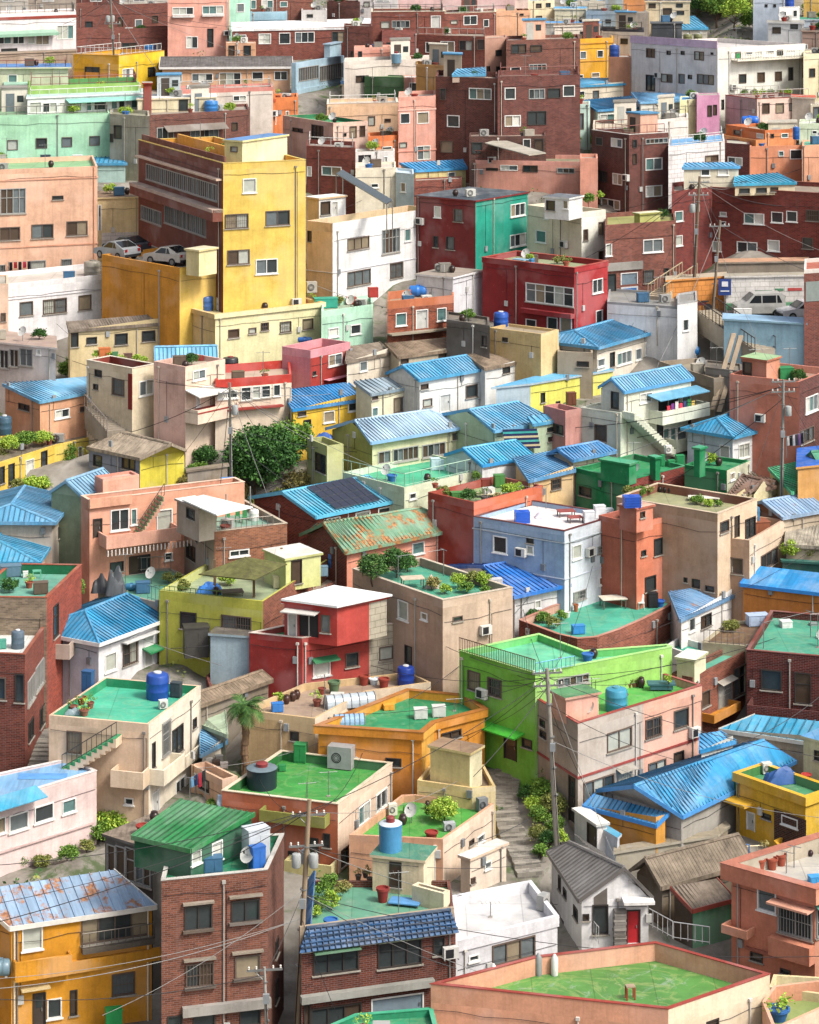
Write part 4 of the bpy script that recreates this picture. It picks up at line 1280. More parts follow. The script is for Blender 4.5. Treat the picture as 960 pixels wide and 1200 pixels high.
 # ================================================================= bottom rows
def wstair(H,f,p0,p1,wid,col,step,rail='55504a',off=.05):
 u0,z0=wpt(H,f,*p0);u1,z1=wpt(H,f,*p1)
 p,d,n,L=edge(H,f)
 if z0>z1:u0,z0,u1,z1=u1,z1,u0,z0
 A=Vector((p.x+d.x*u0+n.x*off,p.y+d.y*u0+n.y*off,z0));B=Vector((p.x+d.x*u1+n.x*off,p.y+d.y*u1+n.y*off,z1))
 dd=Vector((B.x-A.x,B.y-A.y,0));Ls=dd.length;dd.normalize();N3=Vector((n.x,n.y,0))
 k=max(3,int((z1-z0)/.2));mb=MB();m=W_(col);sm=plain(step,.7);t=Ls/k;r_=(z1-z0)/k
 for i in range(k):
  o=A+dd*(t*i)+Vector((0,0,r_*i))
  mb.box(o-Vector((0,0,.3)),dd*t,N3*wid,(0,0,.3+r_),m,sm)
  mb.box(o+N3*wid+Vector((0,0,-.02)),dd*t*.5,N3*.01,(0,0,r_+.01),sm)
 mb.build('outside_stair',H.root)
 if rail:
  rb=MB();o=N3*(wid-.06);railing_mb(rb,[A+o+Vector((0,0,.15)),B+o+Vector((0,0,.15))],.8,plain(rail,.6),.35);rb.build('stair_railing',H.root)
at(0,5)
for x,y,w,h,k in((60,172,90,50,'mid'),(150,165,80,40,'olive'),(240,150,90,60,'mid'),(305,120,60,50,'olive'),(110,150,90,40,'dry')):bush(None,x,y,w,h,'wild shrub behind the rusty roof of the mustard house',k,group='wild shrubs behind the mustard house')
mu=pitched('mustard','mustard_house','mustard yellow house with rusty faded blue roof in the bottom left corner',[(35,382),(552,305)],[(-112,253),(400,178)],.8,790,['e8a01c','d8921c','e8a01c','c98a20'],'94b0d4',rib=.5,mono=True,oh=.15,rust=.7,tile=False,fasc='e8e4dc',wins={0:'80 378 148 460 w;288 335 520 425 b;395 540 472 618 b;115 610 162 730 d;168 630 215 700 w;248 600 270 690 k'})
slab(mu,0,285,538,458,.35,.25,'6f665c','window_planter',rail='7a726a')
slab(mu,0,45,245,560,.55,.95,'~e8a01c','balcony',hollow=True)
slab(mu,0,248,562,520,.18,.6,'~eba424','balcony_band')
slab(mu,0,70,170,604,.5,.08,'e0c890','canopy')
pipes(mu,0,(.02,.97),'e8e0cc')
tarp(None,45,245,110,40,8,'crumpled dark blue tarpaulin lying on the rusty roof edge of the mustard house','1f3f8c',z=mu.top+.62)if False else None
tank(mu,2,555,70,60,'6f8c9c','grey blue water drum at the left edge beside the mustard house','drum',z=mu.top-2.4)
crate(None,400,760,58,40,90,'bright green metal cabinet in front of the mustard house','1f9a50',cat='cabinet',name='metal_cabinet',z=terr_z(122)+1.2)
bk=flat('brick3','brick_building','three storey brown brick building with concrete window hoods at the lower left',[(568,216),(940,178),(998,52),(600,70)],860,['B94604e','B8a5848','B7a4a3c','B7a4a3c'],par=.35,deck='2f8a68',cap='d0ccc4',inner='2f7a58',wins={0:'650 303 745 390 k;815 283 912 362 k;655 505 750 590 b;828 478 915 560 b;680 675 755 735 k;845 655 915 725 k;590 690 640 760 k',1:'968 420 978 480 k;968 560 978 640 k'})
for a,b,y in((642,752,302),(805,922,277),(645,758,500),(815,925,474)):slab(bk,0,a,b,y,.22,.1,'a09484','window_hood')
for a,b,y in((642,752,400),(805,922,372),(648,758,600),(820,925,570)):slab(bk,0,a,b,y,.2,.12,'6f6258','window_ledge')
slab(bk,0,640,950,682,.3,.45,'a8a29a','shop_ledge')
gs=pitched('greenshed',None,None,[(463,60),(672,108)],[(640,-70),(895,-22)],.45,None,['1d5a3c','22694a','1d5a3c','1d5a3c'],'2f8a4c',rib=.35,mono=True,oh=.1,z=bk.deck+1.5,of=bk,wins={1:'672 112 705 158 w;745 78 780 145 w'},trim=None)
flat('glasslean','glazed_lean_to','grey glazed lean-to with brown sheet roof left of the green rooftop shed',[(370,60),(538,112),None],600,'6f6c66',par=0,deck=asbestos('8f7f70'),dep=5,wins={0:'378 90 405 200 x;408 95 440 210 x;443 100 475 220 x;478 108 530 235 x'})
crate(bk,900,150,82,60,118,'white panelled water cabinet on the brown brick building roof','cfd6dc',cat='water tank',name='water_tank',rz=.5)
crate(bk,905,176,50,34,80,'bright blue steel locker in front of the white cabinet','2a6fc8',cat='locker',name='steel_locker',rz=.5)
at(1,5)
bt=flat('bluetile','brick_house','dark brick house with blue tiled parapet above a grey shopfront',[(100,436),(642,366),(622,215),(120,215)],800,['B7a4436','B7a4436'],par=.3,deck='6aa78c',wins={0:'143 455 300 540 k;370 425 522 518 k;565 415 602 478 k;135 655 310 735 k;345 620 530 700 S;110 650 130 740 k'})
p_,d_,n_,L_=edge(bt,0)
_V=lambda u,o,z:Vector((p_.x+d_.x*u+n_.x*o,p_.y+d_.y*u+n_.y*o,z))
tm_=metal('1f559c',0,False);td_k=metal('10325e',0,False)
roofsheet(bt.root,[_V(-.2,.4,bt.top-.3),_V(L_+.05,.4,bt.top-.3),_V(L_-.2,-.2,bt.top+.6),_V(.3,-.2,bt.top+.6)],tm_,.30,.09,name='tiled_parapet',ribm=td_k)
for k in range(1,5):
 t=k/5;mb=MB();o=_V(-.2+.5*t,.4-.6*t,bt.top-.3+.9*t);e2=_V(L_+.05-.25*t,.4-.6*t,bt.top-.3+.9*t)
 mb.box(o,e2-o,Vector((n_.x,n_.y,0))*.10,(0,0,.05),td_k if k%2 else tm_);mb.build('tile_course',bt.root)
mb=MB();mb.tube(_V(.3,-.2,bt.top+.62),_V(L_-.2,-.2,bt.top+.62),.1,td_k,8);mb.build('ridge_tiles',bt.root)
mb=MB();mb.box(_V(0,-.45,bt.deck),Vector((d_.x,d_.y,0))*L_,Vector((n_.x,n_.y,0))*.2,(0,0,bt.top+.68-bt.deck),W_('b9a58c'));mb.build('parapet_back',bt.root)
p_,d_,n_,L_=edge(bt,3)
roofsheet(bt.root,[_V(0,.05,bt.top-.2),_V(L_,.05,bt.top-.2),_V(L_,-.4,bt.top+.5),_V(0,-.4,bt.top+.5)],metal('2a5aa0',0,True),.30,.06,name='tiled_parapet')
slab(bt,0,98,642,372+66,.12,.1,'e8e4dc','white_gutter');slab(bt,0,95,562,622,.35,.35,'a8a8a0','shop_ledge')
slab(bt,0,140,302,470,.45,.07,'5f8f6c','window_awning');slab(bt,0,365,522,430,.35,.07,'6f7a68','window_awning')
hut=flat('tankhut',None,None,[(350,132),(530,152),(568,106)],None,['ecd8b4','f2e4c4'],par=0,h=1.75,of=bt,deck='4f8f78',wins={0:'412 150 450 240 k'})
st=flat('curvewall',None,None,[(488,232),(600,262),(622,180)],None,'f0e0bc',par=.75,h=.95,of=bt,deck='c9b898')
tank(hut,413,112,84,98,'4a93c4','light blue round water tank with dark red cap on the cream stair hut','flat')
pot(bt,386,290,44,50,'big dark red tub with a thin stick beside the cream stair hut',None,'8f2f2a')
bench(bt,465,300,110,60,14,'low blue and white slatted table on the blue tiled house roof','5f9fd8',rz=-.25)
for i,(x,y,w,h,k)in enumerate([(165,330,60,62,'mid'),(205,320,60,70,'lime'),(180,280,70,70,'mid'),(235,285,55,62,'olive'),(200,245,60,60,'mid'),(255,255,45,40,'dry'),(150,345,40,45,'lime')]):
 bush(bt,x,y,w,h,'leafy vegetable bush in the roof garden behind the blue tiled parapet',k,group='roof garden bushes above the dark brick house')
for i,(x,y)in enumerate([(300,215),(325,205),(340,225)]):pot(bt,x,y,22,20,'small plant pot beside the cream stair hut door','dry','6f6258',group='small pots by the cream hut')
wh=flat('whiteflat','white_house','plain white house with flat pale roof and brown sliding window, bottom centre',[(643,428),(1000,338),(905,216),(636,268)],700,['e8e8ec','f4f2ee','e8e8e8','e8e8e8'],par=.55,deck='d6d4d4',ov=.08,wins={0:'690 477 722 500 w;772 425 920 500 b'})
aircon(wh,950,318,45,55,'grey air conditioner at the right corner of the plain white roof','a9a9a6',1.0)
antenna(wh,765,345,55,'short roof vent mast on the plain white roof')
at(2,5)
pg=flat('pinkgreen','pink_house','large peach house with worn green roof deck at the bottom edge',[(-405,580),(430,668),(787,545),(385,432),(-35,482)],1100,['e8a684','f0dcbc','e0a080','e8b090','e8a888'],par=.85,deck='5c9448',cap='a8453a',inner='eeb090',wins={1:'565 705 605 735 k',0:''})  # left wall coloured as shaded, right wall as lit
for p,lab in(((30,548),'white gas cylinder at the back wall of the big green roof, left one'),((-185,582),'white gas cylinder standing near the far left corner of the big green roof')):
 q=spot(pg,*p);m=MB();m.lathe(q,[(.16,0),(.17,.1),(.17,.8),(.1,.92),(.05,1.0)],plain('e4e4e0',.4),16);tag(m.build('gas_cylinder',None,True,org=q),lab,'gas cylinder')
q=spot(pg,-27,548);m=MB();m.lathe(q,[(.16,0),(.17,.1),(.17,.85),(.1,.95),(.05,1.05)],plain('8f9494',.4),16);tag(m.build('gas_cylinder',None,True,org=q),'grey gas cylinder against the back parapet of the big green roof','gas cylinder')
bench(pg,296,632,32,24,48,'small rusty grill stand in the middle of the big green roof','b09a80','a0482c',cat='grill',name='grill_stand')
ch=pitched('reddoor','gabled_house','white gabled house with grey seamed roof and bright red door',[(3,112),(115,284)],[(80,80),(275,170)],1.55,480,b=[(380,276),(190,112)],planar=True,wall=['dedcda','efeeee','e8e8e8','e0e0e0'],roof='85807c',rib=.38,oh=.2,tile=False,fasc='6b6764',wins={0:'98 310 112 350 k;62 245 72 275 k;50 350 62 400 k;45 200 52 250 k',1:'165 300 217 405 k;282 318 332 436 R;120 333 150 357 k'})
slab(ch,1,266,374,303,.8,.14,'f6f4f0','door_canopy')
p_,d_,n_,L_=edge(ch,1)
u0,z0=wpt(ch,1,236,440);u1,z1=wpt(ch,1,278,310)
mb=MB()
for k in range(13):
 mb.box(_V(u0+R.uniform(-.05,.03),.01,z0+(z1-z0)*k/13),Vector((d_.x,d_.y,0))*(u1-u0),Vector((n_.x,n_.y,0))*R.uniform(.42,.5),(0,0,(z1-z0)/13-.02),plain(R.choice(['8f8a84','a8a29a','77726c']),.9))
mb.build('stone_pillar',ch.root)
u0,z0=wpt(ch,1,168,300);u1,z1=wpt(ch,1,215,240)
mb=MB();mb.face([_V(u0,.02,z0),_V(u1,.02,z0),_V(u1,.02,z1),_V(u0,.02,z0+(z1-z0)*.45)],plain('6f6862',.5));mb.build('gable_window',ch.root)
railing(ch,[(125,375),(185,440)],z=ch.zb+.5,col='c8c8c8');railing(ch,[(358,372),(445,420)],z=ch.zb+.9,col='d8d8d8');railing(ch,[(448,422),(575,440)],z=ch.zb+.7,col='d8d8d8')
ol=pitched('oldgrey','old_house','old house with long moss-dark cement sheet roof and brown plank walls',[(405,240),(735,152)],[(318,137),(655,66)],1.1,400,['7a6a55','8a7a64','7a6a55','6a5a48'],asbestos('8a7d6d'),rib=.22,oh=.3)
sh=pitched('greenshack','old_shed','small shed with flaking green front wall and brown side wall',[(515,320),(665,280)],[(438,238),(600,208)],.7,475,[paint('62ae80',1.5),'6a5a48','6a5a48','5a4c3e'],asbestos('84776a'),rib=.22,oh=.12,mono=True,fasc='9a4a3c')
sa=flat('salmon','salmon_house','salmon pink house with glazed corner bay and terracotta tubs on its roof',[(652,155),(945,236),(1253,136)],650,['d98a6c','e8a486','d98a6c'],par=.8,deck='c9c4bb',ov=.35,free=True,inner='c4b8a4',cap='c07a64',wins={0:'745 245 808 325 w;818 300 935 412 g;825 527 858 545 k;720 470 760 500 k',1:'950 300 1000 410 g'})
slab(sa,0,800,945,318,.75,.1,'f0b094','bay_canopy');slab(sa,0,800,945,498,.55,.9,'dc8f70','balcony');slab(sa,0,705,800,470,.12,.14,'b06a58','string_course')
slab(sa,0,645,735,412,.8,.42,'e09c7c','planter_box',hollow=True)
for x,y,l in((752,178,'left'),(795,176,'middle'),(826,162,'right')):pot(sa,x,y,40,40,'%s one of three big terracotta tubs on the salmon roof'%l,None,'a85038')
pot(sa,770,150,34,34,'terracotta tub half hidden behind the three big tubs','dry','a85038')
crate(sa,944,226,40,34,26,'light blue plastic box at the corner of the salmon roof','3fa0e0')
m=MB();q=spot(sa,714,166);m.tube(q,q+Vector((0,0,1.1)),.04,plain('3f6fa8',.5));m.tube(q+Vector((0,0,1.1)),q+Vector((-.15,0,1.15)),.04,plain('3f6fa8',.5));tag(m.build('vent_pipe',None,org=q),'blue vent pipe beside the terracotta tubs','pipe')
for x,y in((905,120),(930,130),(950,112),(855,118)):jar(sa,x,y,20,22,'dark glazed jar near the back of the salmon roof','3f2a30','dark jars on the salmon roof')
laundry(sa,(845,190),(872,170),1.1,[],'bare clothes line frame on the salmon roof')
flat('lowcream','cream_house','low cream walled terrace with pale deck under the salmon house',[(785,590),(1020,622),(1060,560),(800,545)],900,'f0dca8',par=.5,deck='c9d0d4',inner='f4e4b4')
tr=flat('terrace','peach_house','peach parapet roof terrace in the bottom right corner',[(760,640),(800,740),(1090,610),(1000,560),(800,585)],1100,['f0b898','f4dcc0'],par=.8,deck='8fa060',inner='e8a684')
o=pot(tr,815,705,80,42,'large blue tub of soil and plants in the bottom right corner','lime','2f6fb8',ph=.7)
flat('tealedge','green_roof_house','low house with bright teal parapets cut by the bottom edge',[(150,-20+742),(285,687),(350,714),(560,664),(600,760),(200,800)],1150,'d0d0c8',par=.3,deck='3a9a70',inner='2f9a70')if False else None
at(1,5)
flat('tealedge','green_roof_house','low house with bright teal roof coping cut by the bottom edge',[(120,760),(600,820),(560,664),(290,686)],1180,'cfd6cc',par=.3,deck='3a9a70',inner='2f9a70',cap='3fae84')
# ================================================================= row 4
at(0,4)
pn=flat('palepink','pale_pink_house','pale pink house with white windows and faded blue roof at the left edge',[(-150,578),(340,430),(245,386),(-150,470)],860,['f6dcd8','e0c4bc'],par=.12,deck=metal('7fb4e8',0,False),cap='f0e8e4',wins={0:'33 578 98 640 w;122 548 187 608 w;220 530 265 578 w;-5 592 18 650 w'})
slab(pn,0,-100,126,535,1.1,.06,metal('3f9fe0'),'blue_awning',drop=.35)
slab(pn,0,-140,326,690,.12,.1,'e8c8c4','string_course')
tarp(pn,150,450,170,60,8,'faded blue sheet covering the pale pink house roof','5f9fe0')
tw=flat('stairhouse','cream_house','cream house with sea green roof deck and green outside stair',[(172,234),(523,266),(706,130)],600,['f0cfae','f8ecd8','f0d8b8'],par=.5,deck='4fbf9c',inner='2a9a6c',wins={0:'237 290 287 368 b;440 525 468 550 w',1:'535 330 545 420 k;570 250 598 375 g;606 275 643 370 k;678 245 690 280 k;618 455 652 515 w;535 500 560 590 D'})
wstair(tw,0,(240,415),(430,300),.9,'f0d4b4','3f9a68')
slab(tw,0,412,526,492,1.0,.95,'f2d8b8','balcony',hollow=True);slab(tw,1,525,600,455,.9,.9,'f8ead0','balcony',hollow=True);slab(tw,1,600,705,400,.5,.7,'f8ead0','balcony',hollow=True)
tank(tw,553,178,80,92,'1f4fa8','deep blue ribbed water tank on the sea green deck of the stair house','round')
crate(tw,310,150,38,30,70,'blue steel cabinet in the back left corner of the sea green deck','2f5f90',cat='cabinet',name='metal_cabinet',rz=-.3)
crate(tw,620,170,36,28,50,'dark grey cabinet right of the deep blue water tank','3f4a50',cat='cabinet',name='metal_cabinet',rz=-.3)
aircon(tw,574,212,30,32,'white air conditioner in front of the deep blue water tank','e4e4de',.4)
pot(tw,284,196,40,26,'dark red tub near the left corner of the sea green deck',None,'8a3428')
for x,y,w,k in((258,222,30,'olive'),(296,236,34,'lime'),(318,210,26,'mid')):pot(tw,x,y,w,22,'potted plant in the left corner group on the sea green deck',k,'9a5a48',group='pots on the sea green deck')
tarp(tw,255,232,56,30,26,'crumpled grey sheet among the pots on the sea green deck','8fa0a8')
sw=flat('smallpink','pink_outhouse','small pink walled yard house with junk on its roof behind the laundry',[(672,408),(782,462),(836,385)],560,['f0c4a4','f4d0b4'],par=.4,deck='b09a84',wins={0:'702 440 735 500 k'})
for x,y,c in((735,405,'d8d0c4'),(760,412,'5f4a3c'),(788,420,'cfc4b8'),(770,395,'8f8a84')):crate(sw,x,y,26,20,18,'old household box in the jumble on the small pink roof',c,group='old boxes on the small pink roof')
laundry(None,(668,560),(722,530),1.7,['7fb4d8','2a3f6c','c83a50','3a3a40'],'short washing line with blue and red clothes beside the cream stair house',z=terr_z(y2Y(760+545/3)))
tree(380,610,90,150,'young leafy garden tree in front of the cream stair house','olive',H=None,trunk=.35,dense=.7)
bush(None,400,655,200,90,'bright green hedge below the cream stair house','lime');bush(None,360,690,150,80,'mid green shrubs between the pale pink house and the glazed lean-to','mid');bush(None,440,612,90,60,'darker shrub at the right of the bright green hedge','dark');bush(None,345,660,90,50,'low green ivy hedge beside the pale pink house','lime')
bs=pitched('brownshack','old_house','old house with brown cement sheet roof behind the palm tree',[(705,200),(960,110)],[(640,175),(900,85)],.4,330,'8f8270',asbestos('94826e'),rib=.25,mono=False,oh=.2)
pitched('paleshed','tin_shed','tin roofed shed with pale green sheet roof left of the palm',[(710,270),(800,305)],[(705,225),(790,200)],.5,380,'9aa090',metal('a9bda0',.3,False),rib=.3,mono=True,oh=.1)
pitched('bluelean','lean_to','small blue striped lean-to roof below the palm tree',[(705,375),(800,325)],[(705,275),(735,265)],.5,440,'c9c0b0','5f9fd0',rib=.25,mono=True,oh=.1)
at(1,4)
gd=flat('greendeck','peach_house','peach house with bright green roof deck and grey air conditioners, left of the lane',[(-180,500),(228,548),(420,402)],790,['c8704c','f2d8c0','e0b090'],par=.5,deck='46a04a',inner='2f7a3c',cap='e8d8bc',wins={1:'300 545 340 615 w;362 500 400 565 w;240 700 265 760 k',0:'55 712 85 785 k;120 665 160 775 k;-20 700 15 760 w;178 650 200 700 k'})
slab(gd,0,60,225,800,.9,.7,'d8cc8c','balcony',hollow=True)
slab(gd,0,-30,200,620,.8,.6,'9a9a4c','roof_garden_wall',hollow=True)
aircon(gd,240,420,88,80,'large grey twin air conditioner on the bright green deck','a4a4a4',-.3)
aircon(gd,290,415,30,30,'small pale air conditioner beside the large twin unit','c8c8c0',-.3)
crate(gd,97,398,42,36,62,'dark green cabinet at the back of the bright green deck','2a8a4c',cat='cabinet',name='metal_cabinet',rz=-.2)
crate(gd,32,430,24,20,20,'small green box in the corner of the bright green deck','2a8a4c')
tank(gd,-40,492,112,72,'26323c','wide black water tank covered with grey sheeting','flat',lid='6f8088')
antenna(gd,195,520,90,'thin television aerial on the bright green deck');antenna(gd,120,540,70,'second aerial near the front of the bright green deck')
arch_hut(gd,-135,545,120,60,30,'short clear barrel cover at the left end of the bright green deck',z=gd.deck-.4,rz=0)
for x,y,k in((20,560,'mid'),(55,565,'olive'),(100,575,'mid'),(140,580,'lime')):
 bush(gd,x,y,46,40,'small garden plant in the olive walled planting bed',k,z=gd.top-.9,group='plants in the olive walled bed')
cr=flat('creamterrace','cream_house','sand coloured house with brown roof terrace and red tubs behind the orange house',[(-110,215),(148,246),(330,150),(555,118),(480,82),(110,122)],430,['d8b888','f0dcc0','f0dcc0','e8d4b4'],par=.4,deck='b59c88',wins={0:'62 292 90 325 k'})
for x,y,w,c,l in((320,128,36,'9a3c2c','tall rust red tub left of the white basin'),(390,138,38,'9a3c2c','rust red tub right of the white basin'),(172,160,26,'8f4434','small rust red pot on the sand coloured terrace')):pot(cr,x,y,w,34 if w>30 else 22,l,None,c)
pot(cr,355,126,36,22,'white and blue basin between the rust red tubs',None,'d8e4ea');pot(cr,215,158,42,44,'green patterned planter on the sand coloured terrace',None,'5f7a58')
tank(cr,467,130,60,68,'1c3f9c','deep blue water tank at the right end of the sand coloured terrace','round')
arch_hut(cr,270,200,175,60,42,'long clear barrel skylight over the sand coloured terrace','b4c0c8',rz=.28)
for x,y in((48,195),(70,185),(84,178)):jar(cr,x,y,26,34,'dark glazed sauce jar in the row on the sand coloured terrace','4a3028','sauce jars on the sand coloured terrace')
crate(cr,15,222,40,26,30,'bright blue plastic bin at the left end of the sand coloured terrace','2f7fd0')
bush(cr,22,186,40,34,'lime green pot plant beside the row of sauce jars','lime')
og=flat('orange','orange_house','bright orange house with green roof deck and two white cabinets',[(160,270),(523,293),(565,258),(745,212),(672,165),(475,145)],530,['e89428','f4b84c','e89a30','e8a030'],par=.45,deck='2f9a66',ov=.16,inner='f0a830',cap='b8742c',wins={0:'398 385 450 415 k',2:'592 290 660 318 k'})  # left wall's shade is put into its darker orange
crate(og,519,245,46,36,34,'left white cabinet on the orange house roof','dcdcd8',rz=.1);crate(og,583,238,46,36,36,'right white cabinet on the orange house roof','dcdcd8',rz=.1)
crate(og,407,215,38,26,18,'low orange block on the orange house roof','f0a830');arch_hut(og,268,262,105,50,32,'short blue barrel cover at the left of the orange roof','8fb4d8',rz=.15)
antenna(og,638,220,45,'aerial on the right side of the orange roof')
yl=flat('yellowlow','pale_yellow_building','pale yellow stepped building with stained brown top beside the orange house',[(507,463),(700,490),(783,484),(742,408),(560,400)],640,['f0d090','f4e0ac','f0d090'],par=.3,deck='8f7a64',wins={})
yt=flat('yellowcube',None,None,[(553,347),(692,374),(735,326)],None,['ecd494','f8eec4'],par=0,h=2.1,of=yl,deck='a5876c')
gp=flat('peachgreen','peach_house','low peach house with leaf green deck and plants in front of the yellow cube',[(268,655),(598,670),(777,545),(500,512),(452,514)],850,['e2ac88','f4dcc4','e8bc9c'],par=.4,deck='52a848',wins={1:'718 655 742 682 w;690 672 705 690 k'})
bush(gp,600,612,120,90,'leafy tub garden in the middle of the leaf green deck','lime');bush(gp,560,600,60,60,'second leafy plant at the left of the tub garden','mid')
aircon(gp,420,588,30,44,'white upright air conditioner on the left of the leaf green deck','e4dcd0',.3);crate(gp,475,578,32,24,22,'green wooden box on the leaf green deck','2f8a3c');aircon(gp,735,572,36,48,'grey air conditioner in the right corner of the leaf green deck','7f8488',.5)
aircon(gp,620,640,40,30,'pale grey unit near the front of the leaf green deck','b4b8bc',.2)
for x,y in((543,566),(565,566),(590,566)):jar(gp,x,y,20,32,'dark sauce jar against the back parapet of the leaf green deck','3a2420','sauce jars on the leaf green deck')
zz=flat('zigzag','white_outhouse','small white stair house with dark zigzag edge beside the lane',[(660,700),(693,745),(820,690)],880,['f0d4b8','f8e4d0'],par=0,deck='f4f0e8',wins={1:'745 748 765 775 w;695 805 708 825 b'})
lg=flat('limegreen','green_house','vivid lime green house with sea green roof terrace above the lane',[(655,8),(922,88),(1403,-5),(1385,-14),(1095,8),(935,-52)],450,['88cf48','a8e070','90d450','a4de68'],par=.4,deck='6fcfa4',inner='6fcc74',cap='b4ea8c',wins={0:'687 80 728 148 b;757 105 803 168 b;812 300 858 392 d;877 318 910 350 k',1:'1000 95 1110 130 x'})
slab(lg,0,745,885,292,.9,.08,'4fc83c','door_canopy',drop=.15)
railing(lg,[(655,8),(922,88)],.8,'6f4f38',sp=.14)
railing(lg,[(922,88),(1060,62)],.6,'5fa0c8',sp=.3)
at(2,4)
pk=flat('twotone','two_tone_house','two storey house half grey and half pink with red roof edge beside the utility pole',[(-48,168),(112,264),(342,193),(548,130),(400,84)],610,['b4a494','c8bcb0','f0b8a0','e8b8a0'],par=.42,deck='5fb858',cap='a8483c',inner='e8b098',bands=[(3.0,.13,'a84a44')],wins={0:'80 450 103 610 d;-20 250 -5 275 k;-20 290 0 315 k',1:'215 285 300 355 b;132 455 238 535 b;252 420 298 466 a',2:'350 243 403 312 b;450 212 500 280 b;450 362 483 400 k;360 395 420 440 b'})
pb=flat('twotonehut',None,None,[(20,155),(70,180),(185,160)],None,['d8a890','f0b4a0'],par=0,h=1.4,of=pk,deck='5f9a68')
tank(pk,248,220,78,82,'3f9ab8','round turquoise blue water tank on the pink house roof','round',lid='5fa8b8')
q=spot(pk,405,146);mb=MB();s_=m_per(q)
for k in range(1):
 w=80*s_;mb.box(q+Vector((-w/2,-.3,.1)),(w,0,0),(0,.7,0),(0,0,.3),plain('3f6a78',.5))
 mb.box(q+Vector((-w/2-.15,-.35,.35)),(w+.3,0,0),(0,.8,0),(0,0,.1),plain('3f6a78',.5))
tr_=mb.build('planting_trough',None,org=q);tag(tr_,'blue trough full of plants on the pink house roof','planter')
bush(pk,430,128,30,34,'small shrub growing at the end of the blue trough','lime',z=pk.deck+.4)
jar(pk,335,138,26,40,'dark glazed jar left of the blue trough','3a2a28')
for x,y in((275,140),(292,138),(308,136),(322,134)):pot(pk,x,y,16,14,'small pot plant in the row behind the turquoise tank','olive','8a4a38',group='pots behind the turquoise tank')
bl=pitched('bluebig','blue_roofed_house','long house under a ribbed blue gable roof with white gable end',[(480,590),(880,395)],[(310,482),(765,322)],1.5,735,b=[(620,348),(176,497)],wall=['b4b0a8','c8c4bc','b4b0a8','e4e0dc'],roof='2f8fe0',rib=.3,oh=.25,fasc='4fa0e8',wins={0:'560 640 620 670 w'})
lo=pitched('blueporch','orange_lean_to','orange walled lean-to with blue ribbed roof at the gable end',[(130,553),(387,622)],[(172,512),(432,578)],.5,745,['e09a34','eaa844'],'2f8ce0',rib=.3,mono=True,oh=.12,fasc='3f98e8')
pitched('bluebit','lean_to','small bright blue roof tucked between the pink house and the brick house',[(540,360),(668,325)],[(540,300),(610,290)],.4,480,'d8d4c8','2f8ce0',rib=.3,mono=True,oh=.1)
pitched('bluelong','blue_roofed_house','low beige house with wide blue roof below the dark red brick house',[(607,284),(1060,352)],[(735,232),(1080,268)],.6,440,['c4b49c','c4b49c'],'3f9ce0',rib=.5,mono=True,oh=.15,fasc='d8d4c8')
br=flat('brickdark','red_brick_house','dark red brick house with long upper balcony on the right side',[(705,5),(1010,32),None],262,['B6f2f28','B6f2f28'],par=.4,dep=9,deck='4fa88c',cap='8a4a40',wins={0:'757 75 827 148 k;875 85 930 195 k',3:''})
slab(br,0,722,1000,265,1.6,.9,'B6f2f28','balcony',hollow=True)
bl2=flat('brickside','brick_house','brown brick house with barred windows behind the half pink house',[(440,66),(515,102),(705,8)],285,['B8f5a44','Ba8644c'],par=.35,deck='5fb49c',wins={1:'548 148 575 205 b;605 110 650 215 a;660 62 702 165 b'})
flat('brickhut',None,None,[(460,36),(522,46),(562,20)],None,['d0d0a0','f0ecc4'],par=0,h=1.3,of=bl2,deck='f0f0e0')
slab(bl2,1,545,640,240,.9,.5,'d8902c','balcony',hollow=True)
yo=flat('yellowbrick','yellow_house','orange yellow house with brown brick lower wall and blue tarpaulin on its green deck',[(668,435),(912,520),(1010,486)],740,['f4bc28','f4c83c','f0b428'],par=.5,deck='4f9a6c',ov=.15,inner='4f8f50',wins={0:'705 575 735 640 D;830 592 885 625 w;760 580 790 600 k'})
slab(yo,0,803,915,700,.03,1.85,'B5f4030','brick_cladding')
slab(yo,0,640,735,548,.9,.15,'f4bc28','ledge');crate(yo,688,548,44,36,74,'dark green cabinet standing on the yellow house ledge','1f6a3c',cat='cabinet',name='metal_cabinet',z=yo.top-1.9)
tarp(yo,830,470,130,60,60,'crumpled blue tarpaulin heap on the green deck of the yellow house','2a5a9c',rz=.3)
pot(yo,915,455,36,14,'red and blue plastic tubs beside the blue tarpaulin',None,'c03a34')
aircon(yo,775,440,34,40,'white air conditioner left of the blue tarpaulin','e0dcd4',.3)
railing(yo,[(690,735),(770,730)],.6,'e8d8b0',z=yo.zb+.9)
ct=flat('paletower','pale_house','pale green yellow house with round vent at the right edge',[(905,315),(1040,350),None],600,['dcdcb0','e8e4c0'],par=0,dep=5,deck='5f9fd0',wins={0:'945 360 975 395 k'})
at(2,5)
yw=flat('yellowwall','yellow_yard_wall','low yellow yard wall with openings above the salmon house',[(800,75),(845,120),(905,92),(860,45)],180,'f0b428',par=.9,deck='4f8a3c',wins={})
gt=flat('gateshed','small_shed','small white gatehouse with pale flapping sheet roof beside the lane',[(100,-30),(180,25),(215,-20)],130,['dcdcd8','f0ece8'],par=0,deck='f4f0e8',wins={0:'145 20 178 100 d'})
gw=flat('bluewall','yard_wall','pale blue rendered yard wall with turquoise coping',[(185,30),(250,68),(258,60),(193,22)],160,'d4dce8',par=0,deck='5fb4d8')
lw=flat('longwall','retaining_wall','long cracked concrete retaining wall above the old grey roofs',[(245,120),(600,62),(640,30),(630,20),(590,50),(245,105)],175,['b4ac98','a89c88'],par=0,deck='a89c88')
bush(None,285,105,50,40,'small lime green bush behind the pale blue yard wall','lime')
